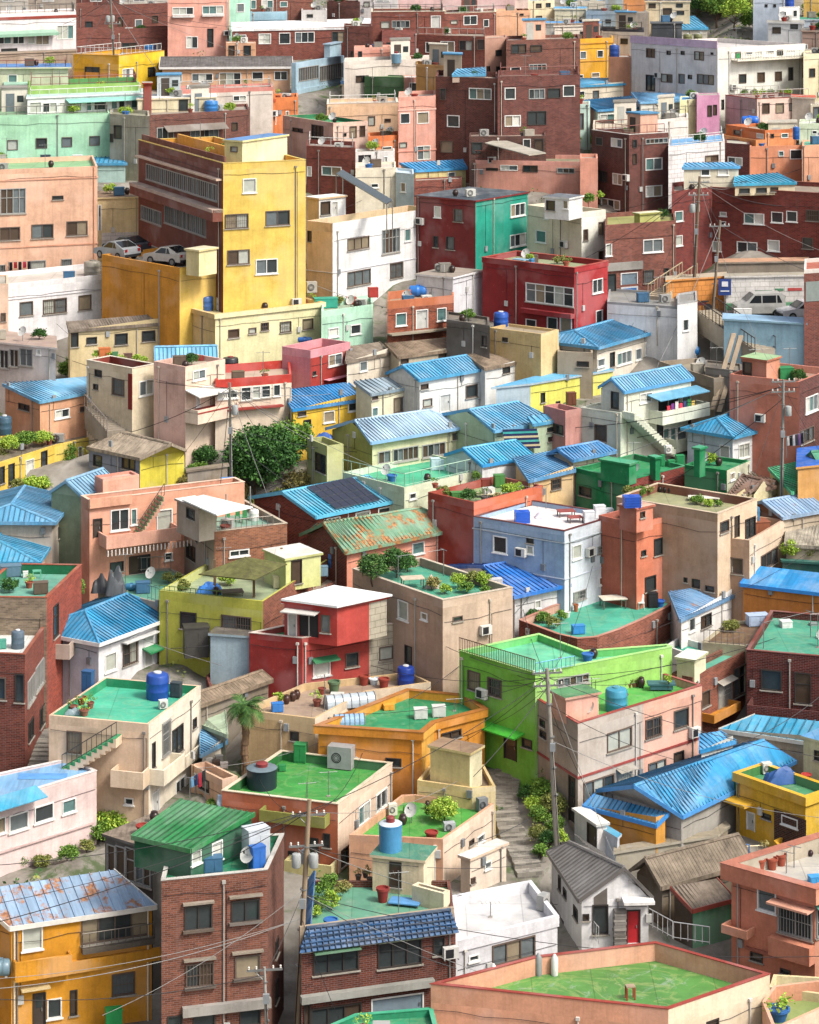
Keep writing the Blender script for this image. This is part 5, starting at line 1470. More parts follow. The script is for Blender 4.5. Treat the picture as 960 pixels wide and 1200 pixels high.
# ================================================================= row 3
at(0,3)
pitched('hipleft','blue_roofed_house','house with large faded blue hipped roof at the left edge, upper of two',[(197,157),(265,70)],[(40,92),(88,28)],.9,300,['d0c4b4','c8b8a8'],'5fa8dc',rib=.35,hip=True,wins={0:'205 170 212 210 k;225 150 235 195 k'})
pitched('hipleft2','blue_roofed_house','peach house with bright blue hipped roof at the left edge, lower of two',[(140,298),(217,182)],[(-15,215),(50,135)],.9,420,['f0c4a8','f0c4a8'],'3f9ce4',rib=.35,hip=True,wins={0:'160 255 172 300 k;185 215 195 260 k'})
pe=flat('peachstairs','peach_house','peach house with white balustrade balcony and green outside stair',[(285,50),(315,80),(860,15)],345,['d89078','f4b090','e8a488'],par=.75,deck='5f9a50',inner='e8a084',cap='f4d0b8',wins={1:'327 143 360 210 d;390 107 453 185 w;462 108 480 165 w;552 110 605 185 w;455 272 527 335 k;388 295 433 330 k;580 262 605 290 w'})
slab(pe,1,345,605,235,1.5,.85,'f0b49c','balcony',hollow=True)
wstair(pe,1,(470,195),(560,60),.9,'f0b49c','3f7a48')
u_,z_=wpt(pe,1,350,200)
p_,d_,n_,L_=edge(pe,1)
mb=MB();
for k in range(24):
 u=u_+k*.27;q=Vector((p_.x+d_.x*u+n_.x*1.53,p_.y+d_.y*u+n_.y*1.53,0));q.z=z_-1.1
 mb.tube(q,q+Vector((0,0,.38)),.045,plain('f4ece8',.5),6)
mb.build('balustrade',pe.root)
slab(pe,1,312,460,100,.25,.6,'f4b494','parapet_band')
at(0,2)
flat('peachbox',None,None,[(333,532),(362,546),(490,528)],None,['e09884','f4b89c'],par=.15,h=1.35,of=pe,deck='e8b8a4')
crate(pe,802,570,44,30,28,'bright blue bin on the right end of the peach stair house roof','2f8fe0')
pitched('greyblue','tin_house','grey green tin walled house with pale blue roof behind the peach stair house',[(290,605),(420,560)],[(195,552),(388,508)],.9,780,['9aa88c','9aa88c','9aa88c','8f9f84'],'7fb0d8',rib=.35,oh=.1)
at(0,3)
bb=flat('beigebrick','beige_house','beige and brown brick house with white sheet canopy over its roof terrace',[(607,135),(755,190),(1010,160)],400,['b8a494','Bb07a5c'],par=.5,deck='7fa898',cap='c8b8a4',wins={0:'657 235 687 288 k;690 215 694 225 k',1:'808 252 875 276 w'})
bbt=flat('beigetower',None,None,[(622,80),(700,112),(762,92)],None,['b8a494','c8b8a4'],par=0,h=2.1,of=bb,deck='f4f4f0',wins={0:'657 108 684 145 k'})
plate(bb,[(640,80),(762,134),(890,106),(716,63)],bb.deck+2.35,.08,'f8f6f2');posts(bb,[(795,178),(880,150)],bb.deck,2.3)
railing(bb,[(755,186),(960,165)],.6,'8a8078')
tank(bb,893,150,34,40,'e8e8e4','white round tank behind the beige and brick house terrace','round')
for x,y in((800,160),(835,155),(860,160)):chair(bb,x,y,16,'green garden chair under the white sheet canopy','3f8a50')
td=flat('tealyard','terraced_house','teal floored yard terrace in front of the peach stair house',[(345,385),(560,440),(672,350),(600,318),(455,325)],540,['b8b0a4','d0c4b0'],par=.12,deck='6fb49c')
tarp(td,408,412,72,45,95,'tall bundle under a grey tarpaulin on the teal terrace','5f6468',cat='tarpaulin');tarp(td,352,400,60,60,60,'dark bundle left of the tall grey tarpaulin','3a3c40')
tank(td,462,398,46,26,'3f7fa8','small blue boat shaped tub on the teal terrace','drum');railing(td,[(520,425),(560,438)],.9,'6f9a90');railing(td,[(455,330),(600,322)],.9,'b0a8a0')
bush(td,590,372,50,40,'yellowing potted shrub on the teal terrace','olive');bush(td,630,368,40,36,'second yellowing shrub at the right end of the teal terrace','olive')
bu=flat('bricktealA','brick_house','red brick house with teal roof and blue box at the left edge',[(-100,418),(165,422),(287,305)],800,['Ba89c8c','Bb8543c'],par=.6,deck='6fb09c',inner='1f7a50',cap='b06048',wins={1:'188 445 205 560 k;232 600 250 680 k'})
slab(bu,1,195,287,590,.9,.9,'c8b4a4','balcony',hollow=True)
crate(bu,38,345,70,44,38,'grey blue flat box on the teal roof at the left edge','5f7f94');bench(bu,130,355,30,24,30,'pale green metal stand on the teal roof at the left edge','5fb090','5fb090')
crate(bu,90,350,18,16,20,'small white bucket beside the grey blue box','e4e4e0');bush(bu,275,425,60,70,'leafy shrub growing at the right corner of the red brick house','mid',z=bu.deck-2.2)
bf=flat('brickB','brick_house','long brown brick house with many grey framed windows and white roof deck on the left',[(-100,612),(88,622),(192,475)],1010,['B8a4a3c','B9a4c3a'],par=.5,deck='e8e8e4',inner='2f9a5c',cap='a05a44',wins={0:'55 690 85 790 k;-40 700 20 780 b',1:'97 700 122 790 x;125 650 152 740 x;156 610 185 690 x;100 850 118 920 k;140 800 160 870 k'})
tank(bf,62,600,46,64,'5f7080','grey upright tank with white bands on the white roof deck','round');crate(bf,5,600,34,24,30,'teal crate at the left end of the white roof deck','4fa08c')
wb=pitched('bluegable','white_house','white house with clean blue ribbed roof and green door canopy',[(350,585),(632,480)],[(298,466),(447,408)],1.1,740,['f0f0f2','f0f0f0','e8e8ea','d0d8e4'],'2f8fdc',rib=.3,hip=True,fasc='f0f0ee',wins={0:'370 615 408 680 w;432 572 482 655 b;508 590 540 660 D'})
slab(wb,0,500,568,598,.7,.1,'2f9a60','door_awning',drop=.2);slab(wb,0,425,540,565,.5,.08,'f0f0ee','window_canopy')
pv=flat('pavilionhouse','olive_yellow_house','olive yellow house with open roof pavilion and brown window',[(560,396),(925,434),(1195,352)],660,['c8c850','Ba86a54'],par=.6,deck='a8b894',inner='d0d48c',wins={0:'780 485 883 545 b;635 472 690 532 k'})
pyramid(pv,[(698,338),(895,358),(1010,302),(830,296)],(862,277),pv.deck+2.1,.55,'6a6a3c','roof_pavilion','open pavilion with moss green pyramid roof on the olive yellow house',[(755,408),(893,420),(990,365)],pv.deck)
tarp(pv,738,405,95,60,40,'bright blue pool tarpaulin beside the pavilion','2f7fd8');bench(pv,815,412,80,50,16,'low dark platform under the pavilion roof','5f5448')
railing(pv,[(560,394),(780,416)],.3,'6a8a40');bush(pv,640,392,70,34,'dry leafy plants at the left corner of the olive yellow roof','olive')
crate(None,690,635,86,60,104,'stack of two big dark grey air conditioner cabinets below the olive yellow house','4a4844',cat='air conditioner',name='air_conditioner',z=terr_z(y2Y(560+660/3))+.4)
bw=flat('bluegreywall','outhouse','low pale blue rendered outhouse left of the red house',[(740,553),(876,562),None],690,'b0c8e0',par=0,dep=3,deck='6f6862')
at(1,3)
hu=flat('yellowhut',None,None,[(-30,268),(45,290),(168,270)],None,['d8dc90','e8ec9c'],par=0,h=2.0,of=pv,deck='e8e4dc',wins={1:'65 288 100 372 k;10 300 12 350 k'})
crate(pv,22,385,44,30,40,'cream boxy unit left of the yellow rooftop hut door','d8d0a4',z=pv.deck);crate(pv,175,345,34,24,34,'grey blue box at the right end of the yellow hut','7fa0b4')
tank(None,222,330,58,56,'2f7fd0','bright blue water tank standing between the rusty green roof and the yellow hut','round',z=terr_z(y2Y(560+400/3))+1.0)
bw2=flat('brickramp','brick_house','old brown brick wall house rising behind the red house',[(-30,430),(60,452),(240,352)],560,['B8f5a48','Ba86c58'],par=.15,deck='b0a090')
rd=flat('redhouse','red_house','bright red house with white slab roof and grey brick end beside the sand coloured terrace',[(-83,545),(103,564),(338,526),(466,506),(300,462)],745,['a83834','c04c44','Lc8c0ac','a83834'],par=.35,deck='3f8a54',cap='e8d4c8',wins={1:'142 640 200 697 w;256 614 300 665 b',2:'375 592 420 640 b'})
slab(rd,1,133,222,640,.6,.08,'3f8a5c','striped_awning',drop=.15)
ru=flat('redupper',None,None,[(40,440),(225,460),(338,438),(400,424),(215,390)],None,['b83e38','c44c44','Lc8c0ac'],par=0,h=2.3,of=rd,deck='f8f6f4',wins={0:'52 478 85 560 D;90 478 160 560 o;170 482 200 545 b'})
plate(rd,[(28,432),(225,458),(420,416),(215,383)],ru.deck+.02,.12,'fafafa','white_roof_slab');slab(ru,0,45,165,480,.9,.06,'d8d4cc','door_canopy')
slab(rd,2,340,400,510,.02,.5,'Lc8c0ac','brick_patch')if False else None
rg=pitched('rustgreen','old_house','salmon house under a rusty green sheet roof',[(255,262),(680,173)],[(178,160),(520,105)],1.3,410,['eea084','eea084','eea084','B8a4a3c'],'6f9f7c',rib=.3,hip=True,rust=.75,tile=False,wins={0:'490 226 530 268 w;588 210 628 250 b'})
so=pitched('solar','blue_roofed_house','brick house with solar panels on its bright blue roof',[(152,137),(456,76)],[(82,48),(300,-8)],1.0,265,['Ba0503f','Ba0503f'],'3fb0dc',rib=.3,oh=.25,fasc='5fc0e4',wins={0:'290 118 340 145 w;370 103 412 130 w;180 140 235 165 w'})
E1=so.poly;
q0=on_plane((152,137),so.top).to_3d();q0.z=so.top;q1=on_plane((456,76),so.top).to_3d();q1.z=so.top
w0=((on_plane((82,48),so.top+1)-on_plane((152,137),so.top))+(on_plane((300,-8),so.top+1)-on_plane((456,76),so.top)))/2
de=(q1-q0).normalized();w0=w0.to_3d();w0=w0-de*w0.dot(de);up_=w0+Vector((0,0,1.0));nn_=de.cross(up_).normalized()
if nn_.z<0:nn_=-nn_
pc_=[ray_plane(p,q0+nn_*.14,nn_)for p in((222,108),(378,76),(278,-4),(118,30))]
arr=empty('solar_array',pc_[0]);tag(arr,'block of dark solar panels on the bright blue roof','solar panels')
pm_=plain('23263a',.15,0,.7)
for i in range(6):
 for j in range(4):
  f=lambda u,v:(pc_[0]*(1-u)+pc_[1]*u)*(1-v)+(pc_[3]*(1-u)+pc_[2]*u)*v
  u0,u1,v0,v1=i/6+.006,(i+1)/6-.006,j/4+.008,(j+1)/4-.008
  mb=MB();c=[f(u0,v0),f(u1,v0),f(u1,v1),f(u0,v1)]
  mb.face(c,pm_);mb.face([p-nn_*.05 for p in c[::-1]],STEEL)
  for a in range(4):mb.face([c[a]-nn_*.05,c[(a+1)%4]-nn_*.05,c[(a+1)%4],c[a]],STEEL)
  mb.build('panel',arr)
bg=flat('plantedbeige','beige_house','tall beige house with planted teal roof terrace behind the red house',[(280,320),(597,430),(843,386)],775,['c4a48c','dcc0a8'],par=.5,deck='4fa88c',inner='b89c88',cap='d8c8b4',wins={0:'440 432 475 500 w;522 474 542 500 w;465 590 488 655 k',1:'633 486 665 505 b'})
bush(bg,350,372,120,110,'dense dark pine shrub at the left of the planted roof','pine');bush(bg,430,352,140,105,'spreading pine shrub in the middle of the planted roof','dark')
bush(bg,475,330,70,70,'small pine behind the spreading one on the planted roof','pine')
for x,y,w,h,k in((650,390,60,60,'lime'),(700,380,60,55,'olive'),(745,385,60,60,'lime'),(605,410,50,36,'lime'),(560,395,60,50,'dry'),(680,405,60,40,'mid'),(745,405,40,26,'mid')):
 bush(bg,x,y,w,h,'flowering shrub in the bed along the front of the planted roof',k,group='flowering shrubs on the planted beige roof')
bench(bg,490,385,80,50,36,'wooden garden table on the planted beige roof','cfc0a8');tarp(bg,560,385,50,40,40,'crumpled pink sheet among the rooftop plants','d8b8b0')
laundry(bg,(440,370),(600,345),1.7,[],'bare green wire trellis frame over the planted beige roof')
crate(bg,785,385,40,30,30,'grey box at the right corner of the planted beige roof','c8c8cc')
rt=flat('redterrace','orange_red_house','orange red house with lounger and plants on its roof',[(545,50),(706,86),(948,26)],300,['a84434','dc7450'],par=.5,deck='8fa878',inner='b05040')
bench(rt,755,68,100,32,14,'pale sun lounger on the orange red roof','e8d4b0',rz=-.1,cat='lounger',name='sun_lounger')
for x,y,w,h,k in((830,60,60,40,'lime'),(860,50,50,34,'lime'),(600,62,50,34,'olive'),(628,70,30,24,'mid'),(790,75,34,22,'dry'),(715,18,40,44,'mid')):bush(rt,x,y,w,h,'potted shrub on the orange red house roof',k,group='potted shrubs on the orange red roof')
crate(rt,648,72,44,28,22,'green box near the front corner of the orange red roof','4f8a44');crate(rt,795,32,36,30,42,'tall green cabinet at the back of the orange red roof','4f8a44',cat='cabinet',name='metal_cabinet');crate(rt,748,30,34,26,26,'red brown box beside the tall green cabinet','8a3a30')
ib=flat('iceblue','pale_blue_house','two storey pale blue house with white roof deck and dark red roof edge',[(705,136),(1025,188),(1222,128)],440,['a4c0ec','e4ecf8','c8d8f0'],par=.3,deck='f4eeec',cap='6a2c2c',bands=[(.75,.06,'c8d4e8'),(3.1,.06,'d8e0f0')],wins={0:'775 205 822 265 w;893 210 915 230 k;893 238 915 268 w',1:'1053 235 1083 285 w;1142 236 1180 262 g;1147 347 1170 375 w;1207 352 1248 388 g;1056 396 1098 430 g'})  # left wall's shade and right wall's sunlight are painted into their blues
tank(ib,876,158,54,38,'1f5fd0','bright blue boxy water tank on the pale blue house roof','box');crate(ib,1110,158,36,28,40,'front white cabinet on the pale blue house roof','e8ecf0');crate(ib,1148,142,38,28,44,'rear white cabinet on the pale blue house roof','e8ecf0');crate(ib,1180,135,30,28,26,'small pale grey box beside the rear white cabinet','d0d8dc')
bench(ib,1062,155,50,40,20,'low red brown table on the pale blue house roof','a0504a');bench(ib,1030,135,60,40,22,'second red brown bench further back on the pale blue roof','9a4a44');tarp(ib,950,140,60,40,24,'white and purple striped sheet on the pale blue house roof','e4e0ec')
laundry(ib,(870,100),(960,108),1.4,[],'thin clothes line frame at the back of the pale blue house roof')
pitched('bluesmall','blue_roofed_house','small white house under a very bright blue roof beside the planted beige house',[(846,418),(1048,374)],[(740,310),(850,292)],.9,520,['e8e8e8','e8e8e8'],'1f70e8',rib=.35,hip=True,wins={0:'920 430 940 460 w'})
for x,y,w,h,k in((840,530,90,110,'mid'),(900,545,80,90,'olive'),(960,520,60,60,'mid')):tree(x,y,w,h,'leafy shrub growing between the planted beige house and the lime green house',k,'shrub','shrub','shrubs beside the planted beige house',None,.1)
at(2,3)
sl=flat('salmontower','salmon_house','salmon narrow house with blue box tank on its roof hut',[(185,88),(318,162),(490,118)],415,['c06a54','e88a68'],par=.35,deck='8a5a50',wins={1:'380 212 408 272 k;335 254 350 275 k;348 345 385 398 k'})
sh2=flat('salmonhut',None,None,[(258,100),(318,113),(376,100)],None,['c06a54','e48c6c'],par=0,h=1.5,of=sl,deck='e8b8a0',wins={1:'332 118 346 140 k'})
tank(sh2,302,103,62,36,'1f55c0','royal blue box tank on top of the salmon roof hut','box')
tb=flat('tanblocks','tan_house','large tan house with planted brick roof and recessed bay, right of centre',[(248,68),(603,127),(742,50)],440,['c8a488','f0d4b4'],par=.55,deck='a0a078',inner='94604c',cap='d8c0a4',wins={0:'515 356 540 388 k;562 380 590 400 k;486 350 496 368 k',1:'612 128 642 192 b;662 122 680 210 d;700 140 735 210 k'})  # long left wall painted in its shaded tone, right wall in its lit one
tb2=flat('tanbay',None,None,[(592,205),(715,220),(840,146)],415,['c8a488','f4dcc0'],par=.5,of=tb,deck='c8b094',wins={0:'635 280 692 338 b',1:'755 258 812 314 b'})  # bay walls repeat the shaded and lit tones in their colours
for x,y,l in((708,150,'left'),(738,150,'right')):tank(tb2,x,y,28,50,'3f7fa8','%s one of two tall blue drums above the tan house bay'%l,'round',z=tb2.deck+.9)
crate(tb2,735,195,90,60,44,'brown wooden store in the tan house bay','9a5a3c',cat='shed',name='wooden_store',z=tb2.deck)
for x,y,w,h,k in((290,62,50,36,'olive'),(330,68,50,40,'mid'),(360,60,40,34,'olive'),(530,92,60,30,'mid'),(570,100,40,26,'lime'),(605,100,30,22,'mid'),(690,205,26,26,'mid'),(760,190,30,40,'olive')):bush(tb if x<640 else tb2,x,y,w,h,'leafy pot plant on the tan house roof',k,group='pot plants on the tan house roof')
for i in range(7):jar(tb,400+i*17,50+i*2,15,20,'black sauce jar in the long row on the tan house roof','2a2624','row of black jars on the tan roof')
pot(tb,505,62,26,22,'red tub beside the row of black jars',None,'b02c2c');bench(tb,555,80,110,40,14,'long white table on the tan house roof','ece4d8',rz=-.1)
pitched('fadedroof','white_house','small white house under a patchy faded blue roof beside the curved terrace',[(472,500),(664,412)],[(432,402),(535,382)],.5,590,['f4f2ee','e8e4dc'],'7090d4',rib=.3,mono=True,oh=.12,rust=.25,wins={0:'503 492 523 540 w;545 480 580 525 k'})
pitched('orangeblue','orange_house','orange house with smooth bright blue roof at the right edge',[(682,373),(1010,412)],[(735,308),(1040,342)],.6,520,['d8883c','d8883c','d8883c','c87830'],'1f8ae8',rib=0,mono=True,oh=.15,fasc='2a8ce0')
cv=flat('curved','brick_house','brick house with curved parapet around a cluttered teal roof terrace',[(-95,500),(40,550),(110,566),(180,560),(260,533),(340,498),(420,458),(485,414),(380,396),(240,388),(120,420),(20,450)],690,['B9a5444','B9a5444','B9a5444','Bb0705c','Bb8745f','Bb8745f','Bb8745f','B9a5444'],par=.5,deck='4fb498',inner='d8a894',cap='c88c78')
crate(cv,113,548,44,26,30,'bright blue crate at the front of the curved terrace','2f8fd8');bench(cv,235,455,90,60,36,'white slatted table among the clutter on the curved terrace','e4dccb')
for x,y,c,l in((335,462,'e4e4e0','white garden chair beside the black rack'),(296,450,'e0d8c8','cream garden chair next to the slatted table'),(275,452,'d8d0c0','pale folding chair pushed against the slatted table'),(320,440,'e4e4e0','white garden chair behind the others on the curved terrace')):chair(cv,x,y,22,l,c)
crate(cv,374,455,34,28,50,'black wire rack in the curved terrace corner','2c2c30');pot(cv,400,452,34,22,'blue basin beside the black rack',None,'2f6fd0');pot(cv,105,470,18,26,'orange clay jar at the left side of the curved terrace',None,'b0643c');pot(cv,255,405,34,14,'shallow red tub at the back of the curved terrace',None,'9a3028')
for x,y,w,h,k in((-10,510,60,40,'mid'),(25,530,60,46,'olive'),(55,500,40,36,'mid'),(-45,500,50,40,'dark')):bush(cv,x,y,w,h,'bushy plant at the left end of the curved terrace',k,group='bushy plants on the curved terrace')
pot(cv,75,490,22,20,'small white pot by the bushy plants',None,'dcdcd8')
for x,y,w,h in((120,612,26,36),(150,618,40,20),(185,612,36,30)):tarp(None,x,y,w,20,h,'rounded white ornament stone behind the lime green parapet','d8d4cc',z=HS['limegreen'].top+.05,cat='stone',name='garden_stone')['group']='white ornament stones'
bl3=flat('tealcourt','white_walled_house','low white walled roof with teal floor between the lime green and brick houses',[(420,590),(600,655),(665,615),(470,556)],730,'e8e6e0',par=.4,deck='3fa08c')
by=flat('brownyard','low_house','low house with brown rusty roof yard and blue and white tank',[(545,578),(700,590),(840,560),(800,500),(640,503)],690,'c8bc9c',par=.15,deck='7a5f48')
crate(by,743,518,74,44,38,'blue and white panelled tank in the brown roof yard','b4c8e4',cat='water tank',name='water_tank');bush(by,650,540,70,40,'dry green plants at the left of the brown roof yard','olive');railing(by,[(555,578),(700,590)],.8,'8a8078')
crate(None,843,582,38,34,66,'white upright fridge at the back of the teal roof beside the dark brick house','e8e8e4',cat='fridge',name='old_fridge',z=HS['brickdark'].deck)
crate(None,940,570,26,24,46,'grey metal cabinet on the teal roof of the dark brick house','8f9a98',z=HS['brickdark'].deck);bush(None,925,628,80,40,'clump of bright green plants on the teal roof of the dark brick house','lime',z=HS['brickdark'].deck)
laundry(None,(765,600),(930,560),1.6,[],'bare clothes line poles on the teal roof of the dark brick house',z=HS['brickdark'].deck)
pitched('faded2','old_house','old house with bleached blue roof and brown gable behind the tan bay',[(832,140),(990,112)],[(765,82),(905,56)],.7,240,['d8c8b0','d8c8b0','d8c8b0','9a6a50'],'8fb0d8',rib=.3,oh=.15,rust=.15)
pitched('greysheet','old_house','old house with grey corrugated sheet roof at the right edge',[(840,235),(1010,245)],[(845,160),(1000,140)],.5,330,'c8b8a0',asbestos('b0a898'),rib=.22,mono=True,oh=.1)
for x,y,w,h,k in((860,300,90,70,'lime'),(930,300,80,60,'olive')):bush(None,x,y,w,h,'tall grassy shrubs below the grey corrugated roof',k,group='shrubs below the grey sheet roof',z=terr_z(170)+1)
tf=ff('tealfence','garden_wall','dark teal sheet fence above the smooth blue roof',832,296,1000,306,345,'3f7a70',dep=.3,par=0,deck='3f7a70')
# ================================================================= row 2
at(2,2)
w3=pitched('whiteblue3','white_house','tall pale house with blue gable roof and balcony full of washing',[(275,238),(520,190)],[(205,190),(432,156)],.8,475,['eef0dc','e4e8d8','e4e8d8','dce0d8'],'6fb4e4',rib=.3,oh=.15,fasc='5fa8dc',wins={0:'330 240 372 275 w;395 240 470 300 o;478 240 520 300 w;390 350 410 408 k;412 365 433 418 w;437 362 456 418 w;460 358 495 415 w;500 330 516 380 k',3:'138 222 165 240 k;230 235 255 298 k;172 352 213 412 b'})
wl=flat('whitelow',None,None,[(120,292),(262,312),(322,300)],480,['d4d8c8','ecf0dc'],par=.15,of=w3,deck='c8ccbc',wins={0:'172 353 213 412 b'})
slab(w3,0,362,598,338,1.3,.95,'ecf0dc','balcony',hollow=True);slab(w3,0,415,612,440,1.2,.9,'e8ecd4','balcony',hollow=True)
slab(w3,0,355,535,243,1.3,.07,'6fb4e4','balcony_canopy',drop=.25);wstair(w3,0,(412,440),(265,305),1.2,'e4e8d4','d8dcc8',rail=None)
u_,z_=wpt(w3,0,440,318);p_,d_,n_,L_=edge(w3,0)
for i,c in enumerate(['d83a50','7a3a8c','e8e4e0','f04060','3a4a7c','2f8a4c','e0c060']):
 mb=MB();q=Vector((p_.x+d_.x*(u_-1.6+i*.45)+n_.x*1.0,p_.y+d_.y*(u_-1.6+i*.45)+n_.y*1.0,z_+.5));mb.box(q,Vector((d_.x,d_.y,0))*.35,(0,-.03,0),(0,0,.5+.1*(i%3)),plain(c,.9));o=mb.build('hanging_shirt',None,org=q);tag(o,'piece of coloured washing hanging on the balcony of the tall pale house','laundry','washing on the balcony of the tall pale house')
aircon(None,225,325,26,30,'white air conditioner on the stair landing of the tall pale house','e4e4de',z=wl.deck);aircon(w3,430,455,22,30,'white air conditioner on the lower terrace of the tall pale house','e4e4de',z=w3.zb+1.2)
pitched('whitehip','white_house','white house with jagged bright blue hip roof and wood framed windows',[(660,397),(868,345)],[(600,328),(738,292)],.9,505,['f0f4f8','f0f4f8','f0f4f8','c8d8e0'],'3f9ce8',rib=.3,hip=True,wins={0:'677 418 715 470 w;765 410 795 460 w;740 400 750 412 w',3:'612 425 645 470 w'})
sb=flat('salmonbrown','salmon_house','wide salmon house with brown brick side and green tank box on its roof',[(645,175),(890,202),(1010,182)],500,['d8846c','B7a4844'],par=.5,deck='b08a78',inner='e09c84',wins={1:'912 250 955 308 w;895 365 940 415 b',0:''})
flat('salmonbox',None,None,[(690,120),(775,132),(822,118)],None,['cc7c60','e09878'],par=0,h=1.6,of=sb,deck='a8cc98',wins={0:'693 133 722 180 k'})
crate(sb,840,194,50,44,42,'dark green box tank on the salmon and brick roof','2a8a50',cat='water tank',name='water_tank');antenna(sb,857,190,110,'tall white mast beside the green box tank')
pitched('bluehalf','white_house','cream house with crumpled blue hip roof and concrete yard, below the plain white block',[(185,82),(428,14)],[(100,22),(296,-32)],.8,175,['f0e6d4','f0e6d4'],'4fa4dc',rib=.3,hip=True,wins={0:'180 120 205 150 w;225 98 240 150 k;250 95 300 140 w;315 85 335 125 w;348 60 378 105 w'})
ff('concyard','concrete_building','low stained concrete block at the foot of the crumpled blue roof',40,95,165,100,200,'b0a088','110 130 150 150 k',dep=3,par=.3,deck='9a8f80')
rn=flat('ruins','concrete_building','grey weathered concrete block with bare flat roof below the painted stair',[(398,130),(590,190),(722,104)],320,['a0907c','9a8c7a'],par=.3,deck='9a8f7c',wins={0:'552 160 578 180 k'})
tank(rn,510,112,60,34,'2f8fdc','bright blue lying drum tank on the weathered concrete roof','drum')
ff('greyblock','concrete_building','blank grey concrete wall block left of the wide salmon house',560,150,690,165,330,'7f766c',dep=3,par=.15,deck='8f8578')
for x,y in((575,250),(600,258)):
 q=on_depth((x,y+50),y2Y(380+330/3));mb=MB();mb.box(q,(.35,0,0),(0,.3,0),Vector((1.9,2.2,5.2)),W_('b8a48c'));o=mb.build('concrete_brace',None,org=q);tag(o,'sloping concrete brace on the wall beside the salmon house','buttress','sloping concrete braces')
ys=flat('yellowstrip','yellow_house','narrow house with pale blue wall and lemon yellow wall under a thin blue roof',[(-175,226),(-55,214),(235,165),(190,150),(-40,190)],320,['b4c8e0','f0ec70','e8e4dc'],par=0,deck='5fb0dc',wins={1:'-18 240 -5 275 k;35 270 48 300 k'})
pk2=flat('dustypink','pink_house','dusty pink walled house with brown cupboard left of the tall pale house',[(-10,285),(68,305),(124,285)],450,['cc8c84','d89c90'],par=.5,deck='a08078',wins={0:'14 350 60 385 k'})
crate(pk2,88,285,32,26,44,'brown wooden cupboard on the dusty pink house','7a4a30',cat='cupboard',name='wooden_cupboard',z=pk2.deck)
pitched('palegreensliver','pale_green_house','pale green house with small blue roof at the foot of the dusty pink wall',[(-45,352),(62,335)],[(-65,322),(25,312)],.4,450,'c8dcb8','4fa8dc',mono=True,oh=.1,wins={0:'5 362 25 378 k;8 395 30 412 k'})
pitched('fadedA','old_house','house with crumpled blue roof directly behind the dark green house',[(95,478),(248,446)],[(40,438),(182,412)],.6,580,'d8ccb4','4f88dc',rib=.3,hip=True)
pitched('fadedB','beige_house','beige house with wrinkled pale blue roof left of the dark green house',[(-60,550),(104,512)],[(-115,468),(42,440)],.6,680,'ecc890','5f94e0',rib=.3,mono=True,oh=.15,wins={0:'18 543 50 580 b'})
gn=flat('darkgreen','green_house','dark green house with red brick right wall and green boxes on its roof',[(105,506),(287,550),(492,498)],680,['1f8a54','B9a3f30'],par=.3,deck='2f9a64',inner='2a8a54',cap='2f9a64',wins={0:'118 572 158 605 k'})
flat('greenboxA',None,None,[(192,480),(292,497),(318,475)],None,['1f9058','279a60'],par=0,h=1.35,of=gn,deck='4fae84');flat('greenboxB',None,None,[(365,468),(385,474),(402,466)],None,'1f9058',par=0,h=1.5,of=gn,deck='4fae84')
g2=flat('darkgreen2','green_house','dark green house with cream corner strip and tall green chimney box',[(487,494),(636,514),(718,503)],650,['1f8a50','dcdcc0'],par=.25,deck='2f9a64',inner='2a8a54',wins={1:'648 520 662 548 w;690 530 705 552 w'})
flat('greenboxC',None,None,[(520,436),(540,442),(560,436)],None,'1f9058',par=0,h=1.9,of=g2,deck='4fae84')
for x,y,w,h in((410,500,14,40),(440,500,24,22),(470,495,30,34)):crate(gn,x,y,w,w*.8,h,'green painted rooftop box in a row on the dark green house','27955a',group='green boxes on the dark green roof')
pitched('greensheet','old_house','yellow house with long bright green sheet roof at the right edge',[(865,592),(1010,535)],[(782,505),(980,458)],.7,680,'e8d490','3fbf84',rib=.4,mono=True,oh=.1)
pitched('tent','tent_house','small dark green pitched roof shelter behind the bright green sheet roof',[(895,478),(1000,470)],[(900,470),(955,428)],.9,560,'c8c0a8','2f8a64',rib=0,oh=.05)
pitched('brownroof','old_house','small cream house with brown pyramid roof right of the dark green house',[(640,602),(810,570)],[(690,530),(760,545)],.7,700,'e8d8a8','8a6a58',rib=.3,hip=True)
ff('ochremetal','ochre_house','ochre boarded house with thin blue roof edge at the right edge',885,508,1010,495,680,'e0a860',dep=6,par=0,deck='2f6fd0')
laundry(None,(845,470),(905,455),1.5,['e8e4e0','2a2c30','d8d8dc','4a4c58','8f6fa0','2f3038'],'washing line of white and dark clothes by the white hip roofed house',z=terr_z(y2Y(540))+.5)
at(1,2)
pitched('yellowblue','yellow_house','bright yellow house with deep blue tiled roof right of the leafy tree',[(68,300),(332,262)],[(30,232),(262,203)],.8,375,'f4c83c','1f80dc',rib=.3,mono=True,oh=.12,wins={0:'88 307 115 322 k;108 335 132 360 k;178 305 215 345 w;265 275 302 305 w'})
pitched('creamgrey','cream_house','cream house with grey blue metal roof and rusty air conditioner cages',[(345,246),(510,216)],[(285,200),(450,178)],.6,350,'ece4c0','8fa4b8',rib=.4,mono=True,oh=.1,wins={0:'345 292 368 325 w;425 255 475 308 b;347 248 368 266 b'})
pitched('whitegable','white_house','neat white house with light blue ribbed roof and grey front door',[(515,196),(740,158)],[(420,150),(662,113)],.8,330,['f2f2ee','f2f2ee','f2f2ee','e4ddd0'],'3fa4dc',rib=.3,oh=.2,wins={0:'520 210 545 228 k;528 262 558 290 b;585 245 625 305 D;678 212 718 258 b'})
